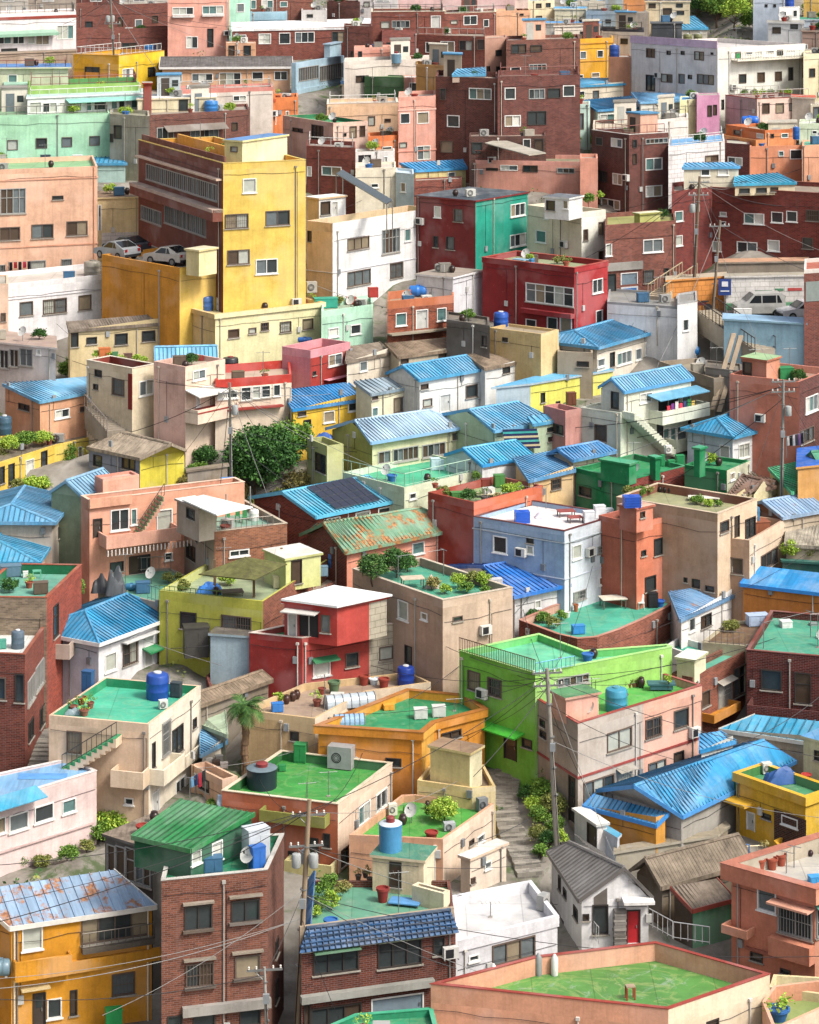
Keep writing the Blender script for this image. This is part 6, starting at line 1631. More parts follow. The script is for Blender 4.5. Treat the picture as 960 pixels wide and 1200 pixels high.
pitched('brownlong','old_house','low old house with long brown corrugated roof, left of the dark concrete tower',[(440,116),(700,80)],[(395,68),(640,42)],.5,175,'c8bca4',asbestos('94806c'),rib=.22,mono=True,oh=.1,wins={0:'450 118 475 138 k;583 98 608 125 k'})
pitched('brownsmall','old_house','small cream house with grey brown roof beside the red and pink house',[(255,132),(420,100)],[(262,78),(372,62)],.5,215,'ece0cc',asbestos('8f8274'),rib=.22,mono=True,oh=.1,wins={0:'305 130 330 165 w'})
pitched('whitebrown','white_house','white house with brown corrugated roof right of the neat blue roof',[(745,156),(880,130)],[(678,108),(822,95)],.5,240,'f0f0ec',asbestos('94826f'),rib=.22,mono=True,oh=.1,wins={0:'808 150 832 172 k'})
tc=flat('tanconcrete','tan_building','ochre stained block with rusty stair behind the low brown roofs',[(762,12),(942,34),(1005,12)],210,['dcbc80','e8d098'],par=.2,deck='b0a088',wins={0:'808 46 825 62 k'})
ff('darkconc','concrete_building','dark grey concrete tower with broken blue plastic on top',610,-20,762,5,175,'6f675f','735 40 750 80 k',dep=4,par=.2,deck='7f776c')
tank(tc,802,8,52,52,'1f55b0','deep blue water tank on the ochre stained block','round')
fp=flat('pinkred','pink_and_red_house','tall narrow house with pink left wall and dark red front',[(32,54),(132,92),(272,62)],235,['dc8c94','b03c34'],par=.6,pc='e49ca4',deck='a0504a',wins={1:'195 96 242 145 w;140 165 150 180 k'})
tank(fp,112,66,50,20,'2f6fc0','small blue drum on the pink and red house roof','drum');slab(fp,1,178,262,190,.5,.05,'f0a4b4','door_canopy')
bp=pitched('palehip','olive_house','long cream house under a pale sky blue ribbed hip roof',[(345,416),(706,356)],[(288,338),(548,302)],1.0,510,['dcdcb0','dcdcb0','dcdcb0','b0b060'],'a8c8e8',rib=.3,hip=True,fasc='8fbce4',wins={0:'370 445 412 490 x;422 432 510 480 x;525 418 605 465 x;632 382 658 405 b;670 400 690 420 k'})
ob=flat('olivebox',None,None,[(120,400),(190,428),(248,412)],530,['b8bc7c','d0d090'],par=.5,of=bp,deck='8a8a6a',wins={0:'150 455 185 520 k'});tarp(ob,180,400,60,40,20,'blue sheet bundle on the olive box roof','2f5fb0')
pitched('bluestripe','pale_green_house','pale green house with wide blue hip roof and striped curtain',[(778,375),(1000,340)],[(690,300),(862,272)],.9,470,['d0e0c0','d0e0c0','d0e0c0','c0d4ac'],'5fb0e4',rib=.3,hip=True,wins={0:'925 390 945 450 k'})
q=on_depth((868,440),y2Y(380+455/3)-.3)
mb=MB()
for i,c in enumerate(['26305c','3fb0a8','26305c','d8c8a0','26305c','4fb8b0','26305c','d8c8a0','26305c']):mb.box(q+Vector((-1.25+.03*i,-.15+.02*i,1.45-.16*(i+1))),(2.5,.4,0),(0,.03,0),(0,0,.155),plain(c,.9))
tag(mb.build('striped_curtain',None,org=q),'navy teal and tan striped curtain hung on the pale green house','curtain')
pitched('whitesmall','white_house','small white gabled house with azure ribbed roof beside the teal terrace',[(735,496),(922,465)],[(652,440),(828,410)],.8,585,['f0f4f4','f0f4f4','f0f4f4','dce4e8'],'3fb0e4',rib=.28,oh=.1,fasc='2f9cdc',wins={0:'855 503 882 533 b'})
tt=flat('tealterr','pale_green_house','pale green house with sea green roof terrace and low glass fence',[(245,520),(462,574),(765,504)],690,['d0e0c0','e8f0d0'],par=.45,deck='4fbf94',inner='dcecd0',wins={1:'480 592 502 615 w'})
crate(tt,570,512,32,26,40,'left white cabinet on the sea green roof terrace','c8e0e8');crate(tt,592,512,20,20,34,'right narrower white cabinet on the sea green roof terrace','c8e0e8');railing(tt,[(245,520),(462,572)],.9,'b8d8c0',sp=.8);railing(tt,[(462,572),(765,504)],.9,'b8d8c0',sp=.8)
pot(tt,570,575,22,16,'palm like pot plant on the right parapet of the sea green terrace','mid',z=tt.top)
at(0,2)
pitched('peachblue','peach_house','peach house with light blue ribbed roof on the left side',[(140,272),(342,234)],[(10,210),(312,182)],.6,360,['f4b890','f4b890','f4b890','e8a880'],'6fb4e4',rib=.3,mono=True,oh=.12,wins={0:'193 298 243 330 w;282 290 294 306 b',3:'67 280 103 302 k'})
yv=flat('yellowvine','yellow_house','low yellow house with vine covered roof edge at the left side',[(-60,505),(195,425),(348,390),(300,360),(-60,400)],575,['f4d054','f4d85c'],par=.1,deck='8a8070',wins={0:'90 475 118 540 w;145 445 165 530 k;30 490 50 565 k;0 500 15 560 k',1:'275 430 290 470 w'})
for x,y,w,h,k in((30,450,90,60,'lime'),(90,435,100,60,'mid'),(150,425,90,50,'lime'),(190,480,60,120,'lime'),(240,520,70,110,'mid'),(5,560,60,150,'olive'),(130,575,130,36,'lime'),(215,555,80,40,'mid'),(60,580,60,40,'olive')):
 bush(yv,x,y,w,h,'climbing vine over the low yellow house',k,z=yv.top if y<470 else yv.top-2.2,group='vines over the low yellow house')
pitched('yellowgable','old_house','small house with grey sheet roof and lemon yellow gable wall',[(305,432),(492,472)],[(428,380),(602,420)],1.0,545,['8f94a4','f4e44c','8f94a4'],asbestos('b0a08c'),rib=.25,oh=.1,b=[(655,442),(540,400)],wins={0:'330 460 358 500 k;430 468 475 512 k'})
cd=flat('redtrim','cream_house','cream house with dark red corner trim and plants on its flat roof',[(305,126),(465,156),(548,140)],390,['ecd8b8','f4e4c4'],par=.5,deck='a08c78',inner='8a3a30',cap='e8dcc8',wins={0:'397 192 437 250 b;335 160 358 185 k;330 210 345 230 k',1:'490 196 540 250 w'})
slab(cd,0,452,466,300,.05,7.0 if False else 2.6,'8a2f2a','corner_trim')
for x,y,w,h,c,l in((368,118,40,34,'d0743c','orange box among the pots on the cream and red roof'),(405,122,20,24,'4f8a5c','green bin among the pots on the cream and red roof'),(450,130,30,26,'6f5048','brown box among the pots on the cream and red roof')):crate(cd,x,y,w,w*.7,h,l,c)
for x,y in((340,118),(385,118),(425,132),(505,138),(480,130)):bush(cd,x,y,34,26,'potted plant on the cream and red trimmed roof','lime',group='potted plants on the cream and red roof')
pitched('bluegable2','blue_roofed_house','house with light blue ribbed gable behind the cream and red house',[(545,130),(765,125)],[(475,92),(695,66)],.9,240,'d0c0a8','6fbcec',rib=.3,oh=.1)
pc_h=flat('pinkcream','pink_and_cream_house','pink and cream house with red parapet, window band and glazed bay',[(541,130),(652,150),(792,122)],445,['ecc0b0','f4dcc4'],par=.35,deck='b0a494',wins={1:'678 158 722 195 w;690 240 702 290 w'})
pcr=flat('pinkcreamR',None,None,[(0,0)],420,['f0dcc4','e8d0b4'],par=.45,of=pc_h,pc='cc3c30',deck='b8a898',raw=[(lambda a:a)(on_plane((757,196),HS['pinkcream'].top-.9)),on_plane((1030,172),HS['pinkcream'].top-.9),on_plane((1010,140),HS['pinkcream'].top-.9),on_plane((790,150),HS['pinkcream'].top-.9)])if False else None
slab(pc_h,1,650,840,335,1.3,1.0,'f4dcc4','bay_base',hollow=True);slab(pc_h,1,652,760,232,1.4,.08,'f0ece4','bay_roof',drop=.35);slab(pc_h,1,650,842,300,1.33,.1,'a83c34','red_band')
rr=ff('redparapet','cream_house','cream house wing with bright red parapet and white window band',757,197,1025,176,400,['f4e0c8','f0d8bc'],'848 208 882 268 W;888 205 915 262 W;920 202 950 258 W;962 200 985 252 w;765 232 835 262 w',dep=6,par=.6,pc='d04034',deck='c4b0a0')
tank(rr,810,165,56,50,'2c2f34','black water tank with red cap behind the bright red parapet','round',lid='a04040');crate(rr,700,128,30,24,16,'dark red box on the pink and cream roof','8a2f2c',z=pc_h.deck)
for x in(855,880,905):pot(rr,x,158,20,16,'clay pot in the row behind the bright red parapet',None,'a0584c',group='clay pots behind the bright red parapet')
slab(rr,0,757,990,300,.5,.12,'a83c34','red_band')
tarp(None,520,470,60,60,60,'dark green tarpaulin over junk below the pink and cream house','2f6a50',z=terr_z(y2Y(380+470/3))+1.2)
tree(925,600,330,240,'big dense dark green tree beside the utility pole','dark',dense=1.2,trunk=.12)
tree(1020,520,200,190,'broad leafy tree crown right behind the big dense tree','mid',dense=1.2)
bush(None,1060,600,160,80,'dry russet shrub on the slope below the trees','dry');bush(None,1010,640,200,60,'low green scrub on the slope below the trees','olive');bush(None,1120,560,80,90,'small grey green bush beside the olive box','olive');bush(None,720,510,110,70,'dark green bush at the foot of the big tree','dark')
tree(260,230,130,120,'leafy bush between the beige stone house and the cream house','mid');bush(None,300,250,90,60,'second leafy bush beside the one by the beige stone house','lime')
ff('glazedleft','white_house','low white house with glazed veranda at the left edge',-60,62,196,88,220,['f0e4dc','f0e4dc'],'0 90 30 155 x;35 88 65 150 x;70 85 115 148 x;130 88 143 108 w',dep=5,par=0,deck='b8a094')
tank(None,15,405,50,66,'3f5f74','dark blue grey water tank at the left edge above the vines','round',z=yv.top+.3)
# ================================================================= row 1
at(0,1)
ff('peachbig','peach_apartment_house','large peach apartment house with many barred windows at the left edge',-100,30,343,14,435,['f8c4a4','f4bc9c'],'2 92 90 182 x;112 218 187 268 b;235 207 307 258 b;0 228 70 275 b;185 118 222 132 k;107 345 160 400 g;217 340 252 390 g;0 360 18 405 g',dep=9,par=.4,deck='8fc08a',bands=[(.9,.08,'e8a888'),(6.4,.1,'e8a888')])
H_=HS['peachbig'];laundry(None,(30,412),(110,408),1.4,['2a2a30','c03040','2a2a30','d03a60','303038'],'short line of dark and red clothes below the large peach apartment house',z=terr_z(y2Y(190+440/3)))
pipes(H_,0,(.97,),'e8a078')
wl2=ff('whitelong','white_house','long white house with brown windows in front of the large peach house',-100,442,473,384,600,['f6f4f6','e8e8e8'],'70 490 115 540 b;152 480 233 532 b;277 467 320 520 b;358 455 437 512 b',dep=7,par=.4,deck='d8d0c8',bands=[(1.2,.06,'d8d8dc')])
tank(wl2,325,400,62,54,'a8a294','grey ribbed concrete coloured tank on the long white house','round',lid='8f8a80')
pk_=flat('parkdeck','parking_building','orange and yellow building with a rooftop car park',[(358,338),(632,372),(1075,318)],665,['eca030','f4cc5c'],par=.5,deck='8f8a84')
yt2=flat('yellowtower','yellow_apartment_house','tall yellow apartment house with brown tiled left wings',[487,(785,5),1075],640,['8a5446','f4d060'],a=24,par=.5,deck='c8a088',inner='e8a83c',cap='f0d070',wins={1:'855 57 900 108 w;792 182 872 233 b;935 170 1018 223 b;800 308 877 360 b;900 340 975 393 w',0:'515 40 765 98 x;497 162 568 213 x;580 172 725 238 x;510 292 560 345 x'})
slab(yt2,0,490,785,128,.9,.25,'c8b0a0','brown_ledge');slab(yt2,0,490,785,158,.85,.9,'8a5446','balcony',hollow=True)
slab(yt2,0,495,782,22,.5,.14,'e8c8b0','ledge')
p_,d_,n_,L_=edge(yt2,0)
flat('yellowhutP','gatehouse','small cream hut beside the cars on the car park roof',[(655,308),(700,315),(762,305)],None,['f0dca0','f8ecb4'],par=0,h=1.9,of=pk_,deck='ece4c0')
at(0,0);flat('yellowstair',None,None,[(790,488),(852,500),(1010,478)],None,['f0e4a0','f8f0c0'],par=0,h=2.0,of=yt2,deck='5f90c8',wins={0:'812 515 835 535 b'})
at(0,1)
_a,_b,_c,_d=offset(yt2.poly,.2)
mb=MB();_e=(_b-_a).normalized().to_3d();_g=(_d-_a).normalized().to_3d();_L=(_b-_a).length
for k in range(5):mb.box(Vector((_a.x,_a.y,yt2.top+.05))+_e*(_L*k/5+.05),_e*(_L/5-.12),_g*.12,(0,0,.45),W_('8a5446'))
mb.build('roof_screen',yt2.root)
mb=MB();mb.box(Vector((_a.x,_a.y,yt2.deck))+_g*3.2,_e*(_L*.8),_g*.2,(0,0,.9),W_('f0b040'));mb.build('inner_wall',yt2.root)
for x,y,L,c,rz,l in((412,338,3.8,'a8acb0',-.75,'silver hatchback parked left on the rooftop car park'),(446,322,3.8,'3a3e46',-.6,'dark car parked behind the silver hatchback'),(592,358,3.8,'c8c4bc',-.6,'pale silver car parked beside the cream hut')):
 q=on_plane((x,y),pk_.deck);car(x,y,L,l,c,rz,Y=q.y,z=pk_.deck)
ff('cream1','cream_house','cream walled low house with brown roof behind the rooftop car park',340,130,492,126,310,'f4e0ac','345 150 357 240 S',dep=5,par=0,deck=asbestos('94806c'))
H_=HS['cream1'];slab(H_,0,358,487,305,.05,1.4,'Le8e4e0','tile_panel')
pitched('stonehouse','old_house','old beige stone house with brown sheet roof below the long white house',[(243,592),(580,566)],[(235,560),(575,532)],.5,700,'e0cc9c',asbestos('84786c'),rib=.22,mono=True,oh=.1,wins={0:'500 592 545 630 k;405 602 448 642 k;305 615 340 640 k;250 600 275 650 k'})
py=flat('paleyellow','pale_yellow_house','pale yellow house with blue tank and pots in front of the yellow tower',[(640,516),(757,534),(1137,492)],715,['f0cc8c','faf0bc'],par=.35,deck='d8c898',ov=.15,wins={1:'803 587 840 618 b;875 582 900 603 b;918 564 943 592 b;985 560 1022 598 b;1065 550 1100 588 b'})
tank(py,722,522,56,54,'3f6aa8','blue water tank with white lid on the pale yellow house','round',lid='e8e8ea');aircon(py,678,515,30,28,'white box unit left of the blue tank with white lid','f0f0ec');aircon(py,778,520,34,44,'white upright unit right of the blue tank','f0ece8')
bench(py,828,518,60,24,22,'long dark red planter on the pale yellow roof','8a3a30','8a3a30');crate(py,884,510,34,26,40,'green and white cabinet on the pale yellow roof','3f8a60')
for i,x in enumerate((925,945,970,1000,1025,1050,1075,1100)):pot(py,x,508-i*2,18,14,'small potted plant in the row on the pale yellow roof',['mid','lime','olive'][i%3],'a0584c',group='row of potted plants on the pale yellow roof')
ff('pinkedge','pale_peach_house','small pale peach wall end at the left edge under the large peach house',-60,430,30,428,600,'f4d0b4','5 530 20 560 b',dep=5,par=.1)
at(1,1)
mt=ff('mint','mint_house','mint green house with two white windows below the bright white house',170,530,352,500,655,['c0f0d4','b0e0c8'],'195 582 230 615 w;273 570 308 605 w',dep=5,par=.45,deck='a8b8a0')
crate(mt,185,512,80,40,34,'turquoise box bench on the mint house roof','2fa890');crate(mt,276,500,34,26,24,'red box on the mint house roof','b03a34');bush(mt,232,505,40,40,'plant between the turquoise bench and the red box','olive')
bt2=ff('brickteal','brick_house','orange brown brick house with teal shutters and blue drum on top',402,490,636,468,625,['Bb0603f','Ba05840'],'432 530 468 575 t;502 518 545 585 D;577 512 608 558 t',dep=5,par=.6,pc='cc7850',deck='b09880')
slab(bt2,0,402,636,600,.7,.12,'a89c88','ledge');tank(bt2,510,474,64,40,'2f7fd8','bright blue drum tank on the orange brown brick house','drum');crate(bt2,352,476,34,24,34,'red metal box left of the orange brown brick roof','b83c34',z=bt2.top-.1);crate(bt2,541,470,30,24,40,'red container right of the bright blue drum','b04a40');bush(bt2,575,472,34,30,'green plant at the right of the brick house roof','lime')
bw3=flat('brightwhite','white_house','bright white two storey house with peach left wall and solar frame on top',[(118,182),(210,215),(565,160)],485,['f0ccA8','f8f8fc'],par=.75,deck='5fb060',wins={1:'262 264 337 307 b;383 234 445 320 x;463 234 483 278 w;507 257 542 270 b;262 380 342 433 b;412 353 455 407 b;503 346 547 392 b',0:'123 240 135 280 k'},bands=[(4.0,.05,'e0e0e8')])
flat('whitehut',None,None,[(118,118),(162,132),(256,122)],None,['ecc8a0','f4f4f4'],par=0,h=1.9,of=bw3,deck='f4f0e8',wins={1:'168 138 200 185 k;205 138 228 185 D'})
q=[on_plane(p,bw3.deck+3.2)for p in((222,48),(245,42),(420,106),(400,112))]
so2=empty('solar_canopy',(q[0].x,q[0].y,bw3.deck));tag(so2,'dark tilted solar panel canopy on steel legs above the bright white house','solar panels')
mb=MB();z3=bw3.deck;V3=[Vector((p.x,p.y,z3+h))for p,h in zip(q,(3.4,3.6,2.6,2.4))]
mb.face(V3,plain('3a4444',.2));mb.face([v-Vector((0,0,.08))for v in V3[::-1]],STEEL);mb.face([V3[0]-Vector((0,0,.08)),V3[3]-Vector((0,0,.08)),V3[3],V3[0]],STEEL);mb.build('panel',so2)
for v in V3:
 mb=MB();mb.tube((v.x,v.y,z3),v-Vector((0,0,.08)),.05,STEEL,6);mb.build('steel_leg',so2)
aircon(bw3,135,460,36,40,'air conditioner at the foot of the bright white house left wall','b8b4ac',z=bw3.zb+.6)
ff('creamtop','cream_house','blank cream block behind the solar canopy',290,22,432,18,215,'f8ecd4','345 75 370 90 w',dep=5,par=.2,deck='d8d0c0');ff('icetop','pale_blue_house','narrow pale blue block beside the blank cream block',432,18,496,42,230,'cce0f8','450 72 466 105 w',dep=4,par=.2,deck='c8d8e8')
gb=flat('greenmaroon','green_house','two tone house with maroon left wall, emerald right wall and dark roof',[(503,122),(712,140),(895,124)],405,['8a3434','1fa48c'],par=0,a=None,deck=metal('46505c',0,True),wins={0:'568 155 590 195 w;637 165 667 210 b;610 262 637 308 k;565 260 580 300 k',1:'835 145 885 190 w;833 252 888 296 w'})
pitched('darktop',None,None,[(712,128),(895,124)],[(620,100),(826,90)],.5,None,'46505c','46505c',of=gb,z=gb.top+.2,mono=True,oh=.05)if False else None
cw=flat('creamcorner','cream_house','cream corner house with plants on its roof behind the dark red house',[(893,150),(1085,176),(1170,148)],430,['f4e8cc','fcf8e8'],par=.45,deck='b0a088',wins={0:'925 240 960 283 w;955 155 970 200 w',1:'1092 236 1105 275 b;1145 210 1160 255 b;1145 312 1160 345 b'})
flat('creamhut',None,None,[(955,125),(1040,132),(1088,122)],None,['f8f8f4','f8f8f4'],par=0,h=1.7,of=cw,deck='6a7078',wins={0:'962 135 990 170 k;1020 135 1045 165 w'})
bush(cw,1110,150,50,44,'leafy shrubs at the right end of the cream corner roof','mid');bush(cw,1150,138,30,40,'spiky plant at the far right of the cream corner roof','lime')
dr=flat('darkred','dark_red_house','dark red house with long white window band and green deck',[(737,335),(1060,372),(1177,348)],605,['9c2c2e','b83438'],par=.4,deck='a0a884',ov=.05,cap='b8483c',wins={0:'890 432 1056 500 W;890 552 925 592 w;965 545 1000 598 w;1010 545 1050 598 w',1:'1123 410 1158 460 w;1135 520 1158 570 w'})
slab(dr,0,880,1060,540,.5,.35,'a83034','bay_ledge');slab(dr,0,860,900,345,.7,.06,'8fb8e0','blue_canopy');tank(dr,907,360,30,26,'2f7fb8','small blue tub on the dark red house roof','round');bush(dr,905,345,30,24,'plant growing in the small blue tub','lime',z=dr.deck+.5)
for x in(1000,1020,1038):bush(dr,x,358,26,28,'small plant along the cream corner wall on the dark red roof','olive',group='small plants on the dark red roof')
gwb=flat('greyblock2','white_block','windowless pale grey block between the white and the dark red houses',[(505,398),(632,410),(737,400)],550,['ececf0','e4e4ea'],par=0,deck='a89c90')
at(2,1)
ff('whiteplain','white_building','plain white block with grey roof edge below the shop house',215,490,465,508,610,['fafafa','f0f0f4'],'',dep=7,par=.2,pc='a8a8a8',deck='9a9a98');ff('whiteplainR','white_building','narrow white end block with one window right of the plain white block',462,506,532,486,640,'fcfcfc','482 552 500 593 w',dep=5,par=.12,pc='b0b0b0',deck='9a9a98')
ff('bluewallbig','painted_wall','huge pale blue painted wall below the road on the right',625,556,913,572,735,['9cc4e4','8fb8dc'],'',dep=2.5,par=0,deck='9cc4e4')
ff('rightbrick','brick_house','brown brick house with glazed top and rusty roof cut by the right edge',907,378,1010,372,740,['B8a4e44','e0d4cc'],'',dep=6,par=.3,pc='e8e0d8',deck='b8604c');HS_r=HS['rightbrick'];slab(HS_r,0,912,1000,488,.04,1.5,plain('8a9490',.3),'veranda_glass')
sh3=ff('shophouse','brick_house','brown brick shop house with olive parapet and concrete shopfront',207,222,457,205,470,['B9a6054','B8f5548'],'207 287 230 330 w;342 270 410 317 w;343 378 378 425 b;415 372 430 425 k;215 392 245 455 k;262 388 322 430 S',dep=8,par=.35,deck='a0a060')
slab(sh3,0,212,338,380,.15,.65,'a8a49c','shop_lintel');slab(sh3,0,262,322,462,.08,.55,'e8f0f4','sign_board');slab(sh3,0,268,316,458,.1,.34,plain('2f6fb8',.5),'blue_sign')
flat('olivetop',None,None,[(310,180),(330,186),(402,180)],None,['b0b060','c8c878'],par=0,h=.9,of=sh3,deck='f0ecc8')
rl=ff('redlong','red_brick_house','long dark red brick apartment house above the road',583,88,1010,112,355,['B9a463c','B9a463c'],'697 180 766 218 w;793 175 832 213 w;846 172 882 210 w;672 280 742 320 w;780 274 820 313 w;583 278 615 313 w;902 265 938 305 b;915 168 960 207 b;612 175 634 190 w;615 208 632 222 w',dep=8,par=.35,deck='a09080',cap='a86454')
rl2=ff('redleft','red_brick_house','dark red brick stair wing with white tile strip left of the long apartment house',442,110,584,88,340,['B8f3832','B8a3632'],'453 172 480 208 w;448 258 478 295 w',dep=7,par=.35,deck='a09080')
pitched('blueterrace',None,None,[(660,78),(880,72)],[(665,48),(810,38)],.25,None,'e8d8b4','3fa8ec',of=rl,z=rl.deck+1.0,mono=True,oh=.1,rib=.4,wins={0:'680 92 715 110 k;740 90 775 108 k;790 88 815 104 k'})
h4=pitched('bluetophut',None,None,[(480,20),(682,16)],[(490,2),(650,0)],.15,None,'e8e0c8','5fb4f0',of=rl2,z=rl2.deck+2.0,mono=True,oh=.1,rib=.4,wins={0:'545 25 575 48 w;605 24 640 46 w'})
ff('orangewall','painted_wall','orange painted retaining wall beside the stair and utility poles',425,420,632,405,525,['Lf0a050','e89848'],'',dep=2.0,par=0,deck='c8b8a0')
ff('roadwall','retaining_wall','long whitewashed brick retaining wall behind the parked van',632,407,915,402,518,['Lece8e4','e4e0dc'],'',dep=1.5,par=0,deck='b0a898');slab(HS['roadwall'],0,634,912,518,.05,.55,'4f9a6c','painted_green_base')
for x,w,c,hh in((735,60,'3f7a50',20),(805,30,'3f8a60',8),(850,50,'c84a48',10)):slab(HS['roadwall'],0,x,x+w,470 if w>55 else 452,.03,hh/3/15,c,'painted_mural')
ff('upperwall','retaining_wall','brown stone terrace wall under the long red apartment house',600,358,920,352,405,['94887a','8a7e70'],'',dep=2,par=0,deck='d8a888')
q=on_depth((762,545),y2Y(190+543/3));rdm=MB();z_=q.z-.02
X0_,X1_=kx(560)*q.y,kx(1010)*q.y
rdm.face([(X0_,q.y-3.2,z_),(X1_,q.y-3.2,z_),(X1_,q.y+4.0,z_),(X0_,q.y+4.0,z_)],deckmat('8a8884'));rdm.box((X0_,q.y-3.4,z_-4),(X1_-X0_,0,0),(0,.2,0),(0,0,4.12),CONC)
o=rdm.build('road',None);o['kind']='structure'
car(748,545,4.0,'grey and white minivan parked against the whitewashed wall','b4b4b0',.12,van=True,Y=q.y+.6,z=z_)
car(905,562,4.0,'white car cut by the right edge on the road','d0d0d4',.2,Y=q.y-.6,z=z_)
crate(None,692,556,60,20,28,'white concrete block in front of the grey minivan','f0f0ec',cat='barrier',name='concrete_barrier',z=z_,rz=0)
o=empty('notice_board',(0,0,0));q2=on_depth((628,520),q.y+1.5);o.location=q2;tag(o,'blue notice board on posts beside the minivan','sign')
mb=MB();mb.tube(q2-Vector((0,0,.5)),q2+Vector((0,0,2.6)),.05,STEEL,6);mb.build('post',o);mb=MB();mb.box(q2+Vector((-.5,-.12,1.2)),(1.0,0,0),(0,.05,0),(0,0,1.3),plain('27458c',.5));mb.build('panel',o);mb=MB();mb.box(q2+Vector((-.25,-.16,1.9)),(.5,0,0),(0,.02,0),(0,0,.4),plain('e8e8f0',.5));mb.box(q2+Vector((-.35,-.16,1.5)),(.7,0,0),(0,.02,0),(0,0,.08),plain('e8e8f0',.5));mb.build('white_mark',o)
o=empty('motorbike',(0,0,0));q3=on_depth((545,523),q.y+.5);o.location=q3;tag(o,'small dark motorbike at the head of the stair','motorbike')
for dx in(-.55,.55):
 mb=MB();mb.tube(q3+Vector((dx,-.05,.3)),q3+Vector((dx,.05,.3)),.3,BLACK,16);mb.build('wheel',o)
mb=MB();mb.box(q3+Vector((-.4,-.12,.45)),(.8,0,0),(0,.24,0),(0,0,.25),plain('6a2024',.4));mb.build('body',o);mb=MB();mb.box(q3+Vector((0,-.13,.7)),(.6,0,0),(0,.26,0),(0,0,.1),BLACK);mb.build('saddle',o);mb=MB();mb.tube(q3+Vector((-.45,-.3,1.0)),q3+Vector((-.45,.3,1.0)),.03,STEEL,5);mb.tube(q3+Vector((-.55,0,.3)),q3+Vector((-.42,0,1.0)),.03,STEEL,5);mb.build('handlebar',o)
def ramp_stair(name,pa,Ya,pb,Yb,wid,label,n=26,col='b0a490',rc='4a403c'):
 A=on_depth(pa,Ya);B=on_depth(pb,Yb);o=empty(name,B);tag(o,label,'stairs')
 d=B-A;dh=Vector((d.x,d.y,0)).normalized();s=Vector((dh.y,-dh.x,0))
 mb=MB();m=W_(col)
 for i in range(n):
  a=A+d*(i/n);mb.box(a-s*wid/2-Vector((0,0,1.6)),Vector((d.x,d.y,0))/n,s*wid,(0,0,1.6),m)
 mb.build('steps',o)
 for k in(-1,1):
  rb=MB();railing_mb(rb,[A+s*wid/2*k,B+s*wid/2*k],.95,plain(rc,.6),.5,.03);rb.build('railing',o)
ramp_stair('public_stair',(560,520),q.y-1,(770,660),q.y-9,1.8,'long public stair with dark railing running down past the pale blue wall')
ramp_stair('short_stair',(505,395),q.y+5,(385,475),q.y+.5,1.4,'short stair with pale railing climbing beside the orange wall',14,'c8b8a0','b8a888')
# ================================================================= top rows
def T(*a,**k):return ff(*a,**k)
at(0,0)
T('mintbig','mint_house','large mint green house with glazed white gallery on its roof',-60,408,387,398,625,['b4e8c0','a4dcb4'],'27 492 62 528 b;127 485 165 522 b;218 482 253 517 b;315 478 350 512 b',dep=8,par=.1,deck='8fb890')
M_=HS['mintbig']
g_=T('gallery',None,None,97,348,505,330,590,'f0f4f4','104 358 145 398 w;150 360 200 396 t;208 360 232 396 w;243 355 262 394 t;266 354 285 393 w;303 352 322 390 t;330 350 372 388 w;392 348 412 384 t;418 346 438 382 w;462 345 482 380 t',dep=5,par=0,of=M_,deck='c8e8e0',small=True)
slab(g_,0,230,500,346,.9,.05,plain('8fd0c0',.3),'glass_awning',drop=.3)
T('olivepar','green_roofed_house','flat house with grass green parapet behind the white gallery',100,303,488,290,560,['a0c068','8fb45c'],'',dep=8,par=.9,deck='5f9a5c',inner='5f9a5c',pc='98c060')
T('canopyhouse','cream_house','cream walled rooftop room under a flat steel blue roof at the left',-20,242,240,240,500,'e4e8c8','30 262 60 290 w',dep=5,par=0,deck='4f84c4',ov=.2)
T('minthut','mint_hut','small mint stair hut with arched top at the left edge',18,300,95,298,520,'b8ddc8','22 320 45 345 k',dep=3,par=0,deck='a8d8c0')
T('greenhouse','white_house','white house with maroon bands and long green glass awning at the top left',-60,60,268,40,305,['f4ecec','e8dcd4'],'-10 110 40 155 t;45 115 85 155 w;98 115 122 155 t;126 115 172 158 w;200 88 258 138 t;5 170 60 185 k',dep=8,par=.3,deck='c0b0a0',bands=[(.35,.3,'a04438'),(4.6,.3,'a04438')])
slab(HS['greenhouse'],0,-30,190,118,1.0,.3,plain('8fb8a0',.3),'glass_awning',drop=.3)
T('stuccolow','beige_building','plain beige wall block under the white house with maroon bands',-40,192,268,180,330,'b8a08c','',dep=2,par=0,deck='a09080')
T('bricktop1','brick_house','brown brick house with long balconies in the upper left',268,22,590,10,150,['B8a4c40','B8a4c40'],'300 75 325 105 k;415 60 432 98 k;475 68 500 98 w;535 55 555 80 k',dep=9,par=.4,deck='a09484');T('bricktop2','brick_house','low brown brick terrace block under the long balconies',268,104,625,96,215,['B92544A','B8a4c40'],'610 140 622 160 k;430 150 480 168 k',dep=4,par=.6,deck='a09484')
yb_=flat('yellowroof','yellow_house','house with bright yellow scalloped parapet and small blue tank',[(258,186),(418,196),(578,178)],335,['f0b020','fcd020'],par=.9,pc=None,deck='c8b49c',wins={0:'300 235 350 280 k',1:'430 240 470 278 w;520 235 545 270 k'},cap='e0a020')
slab(yb_,0,262,416,285,.02,.9,'e89838','orange_lower_wall');tank(yb_,523,182,44,26,'2f7fc4','small blue round tank on the bright yellow roof','round')
bush(None,335,285,60,60,'dark shrub in front of the yellow scalloped parapet house','dark',z=yb_.top-2.4)
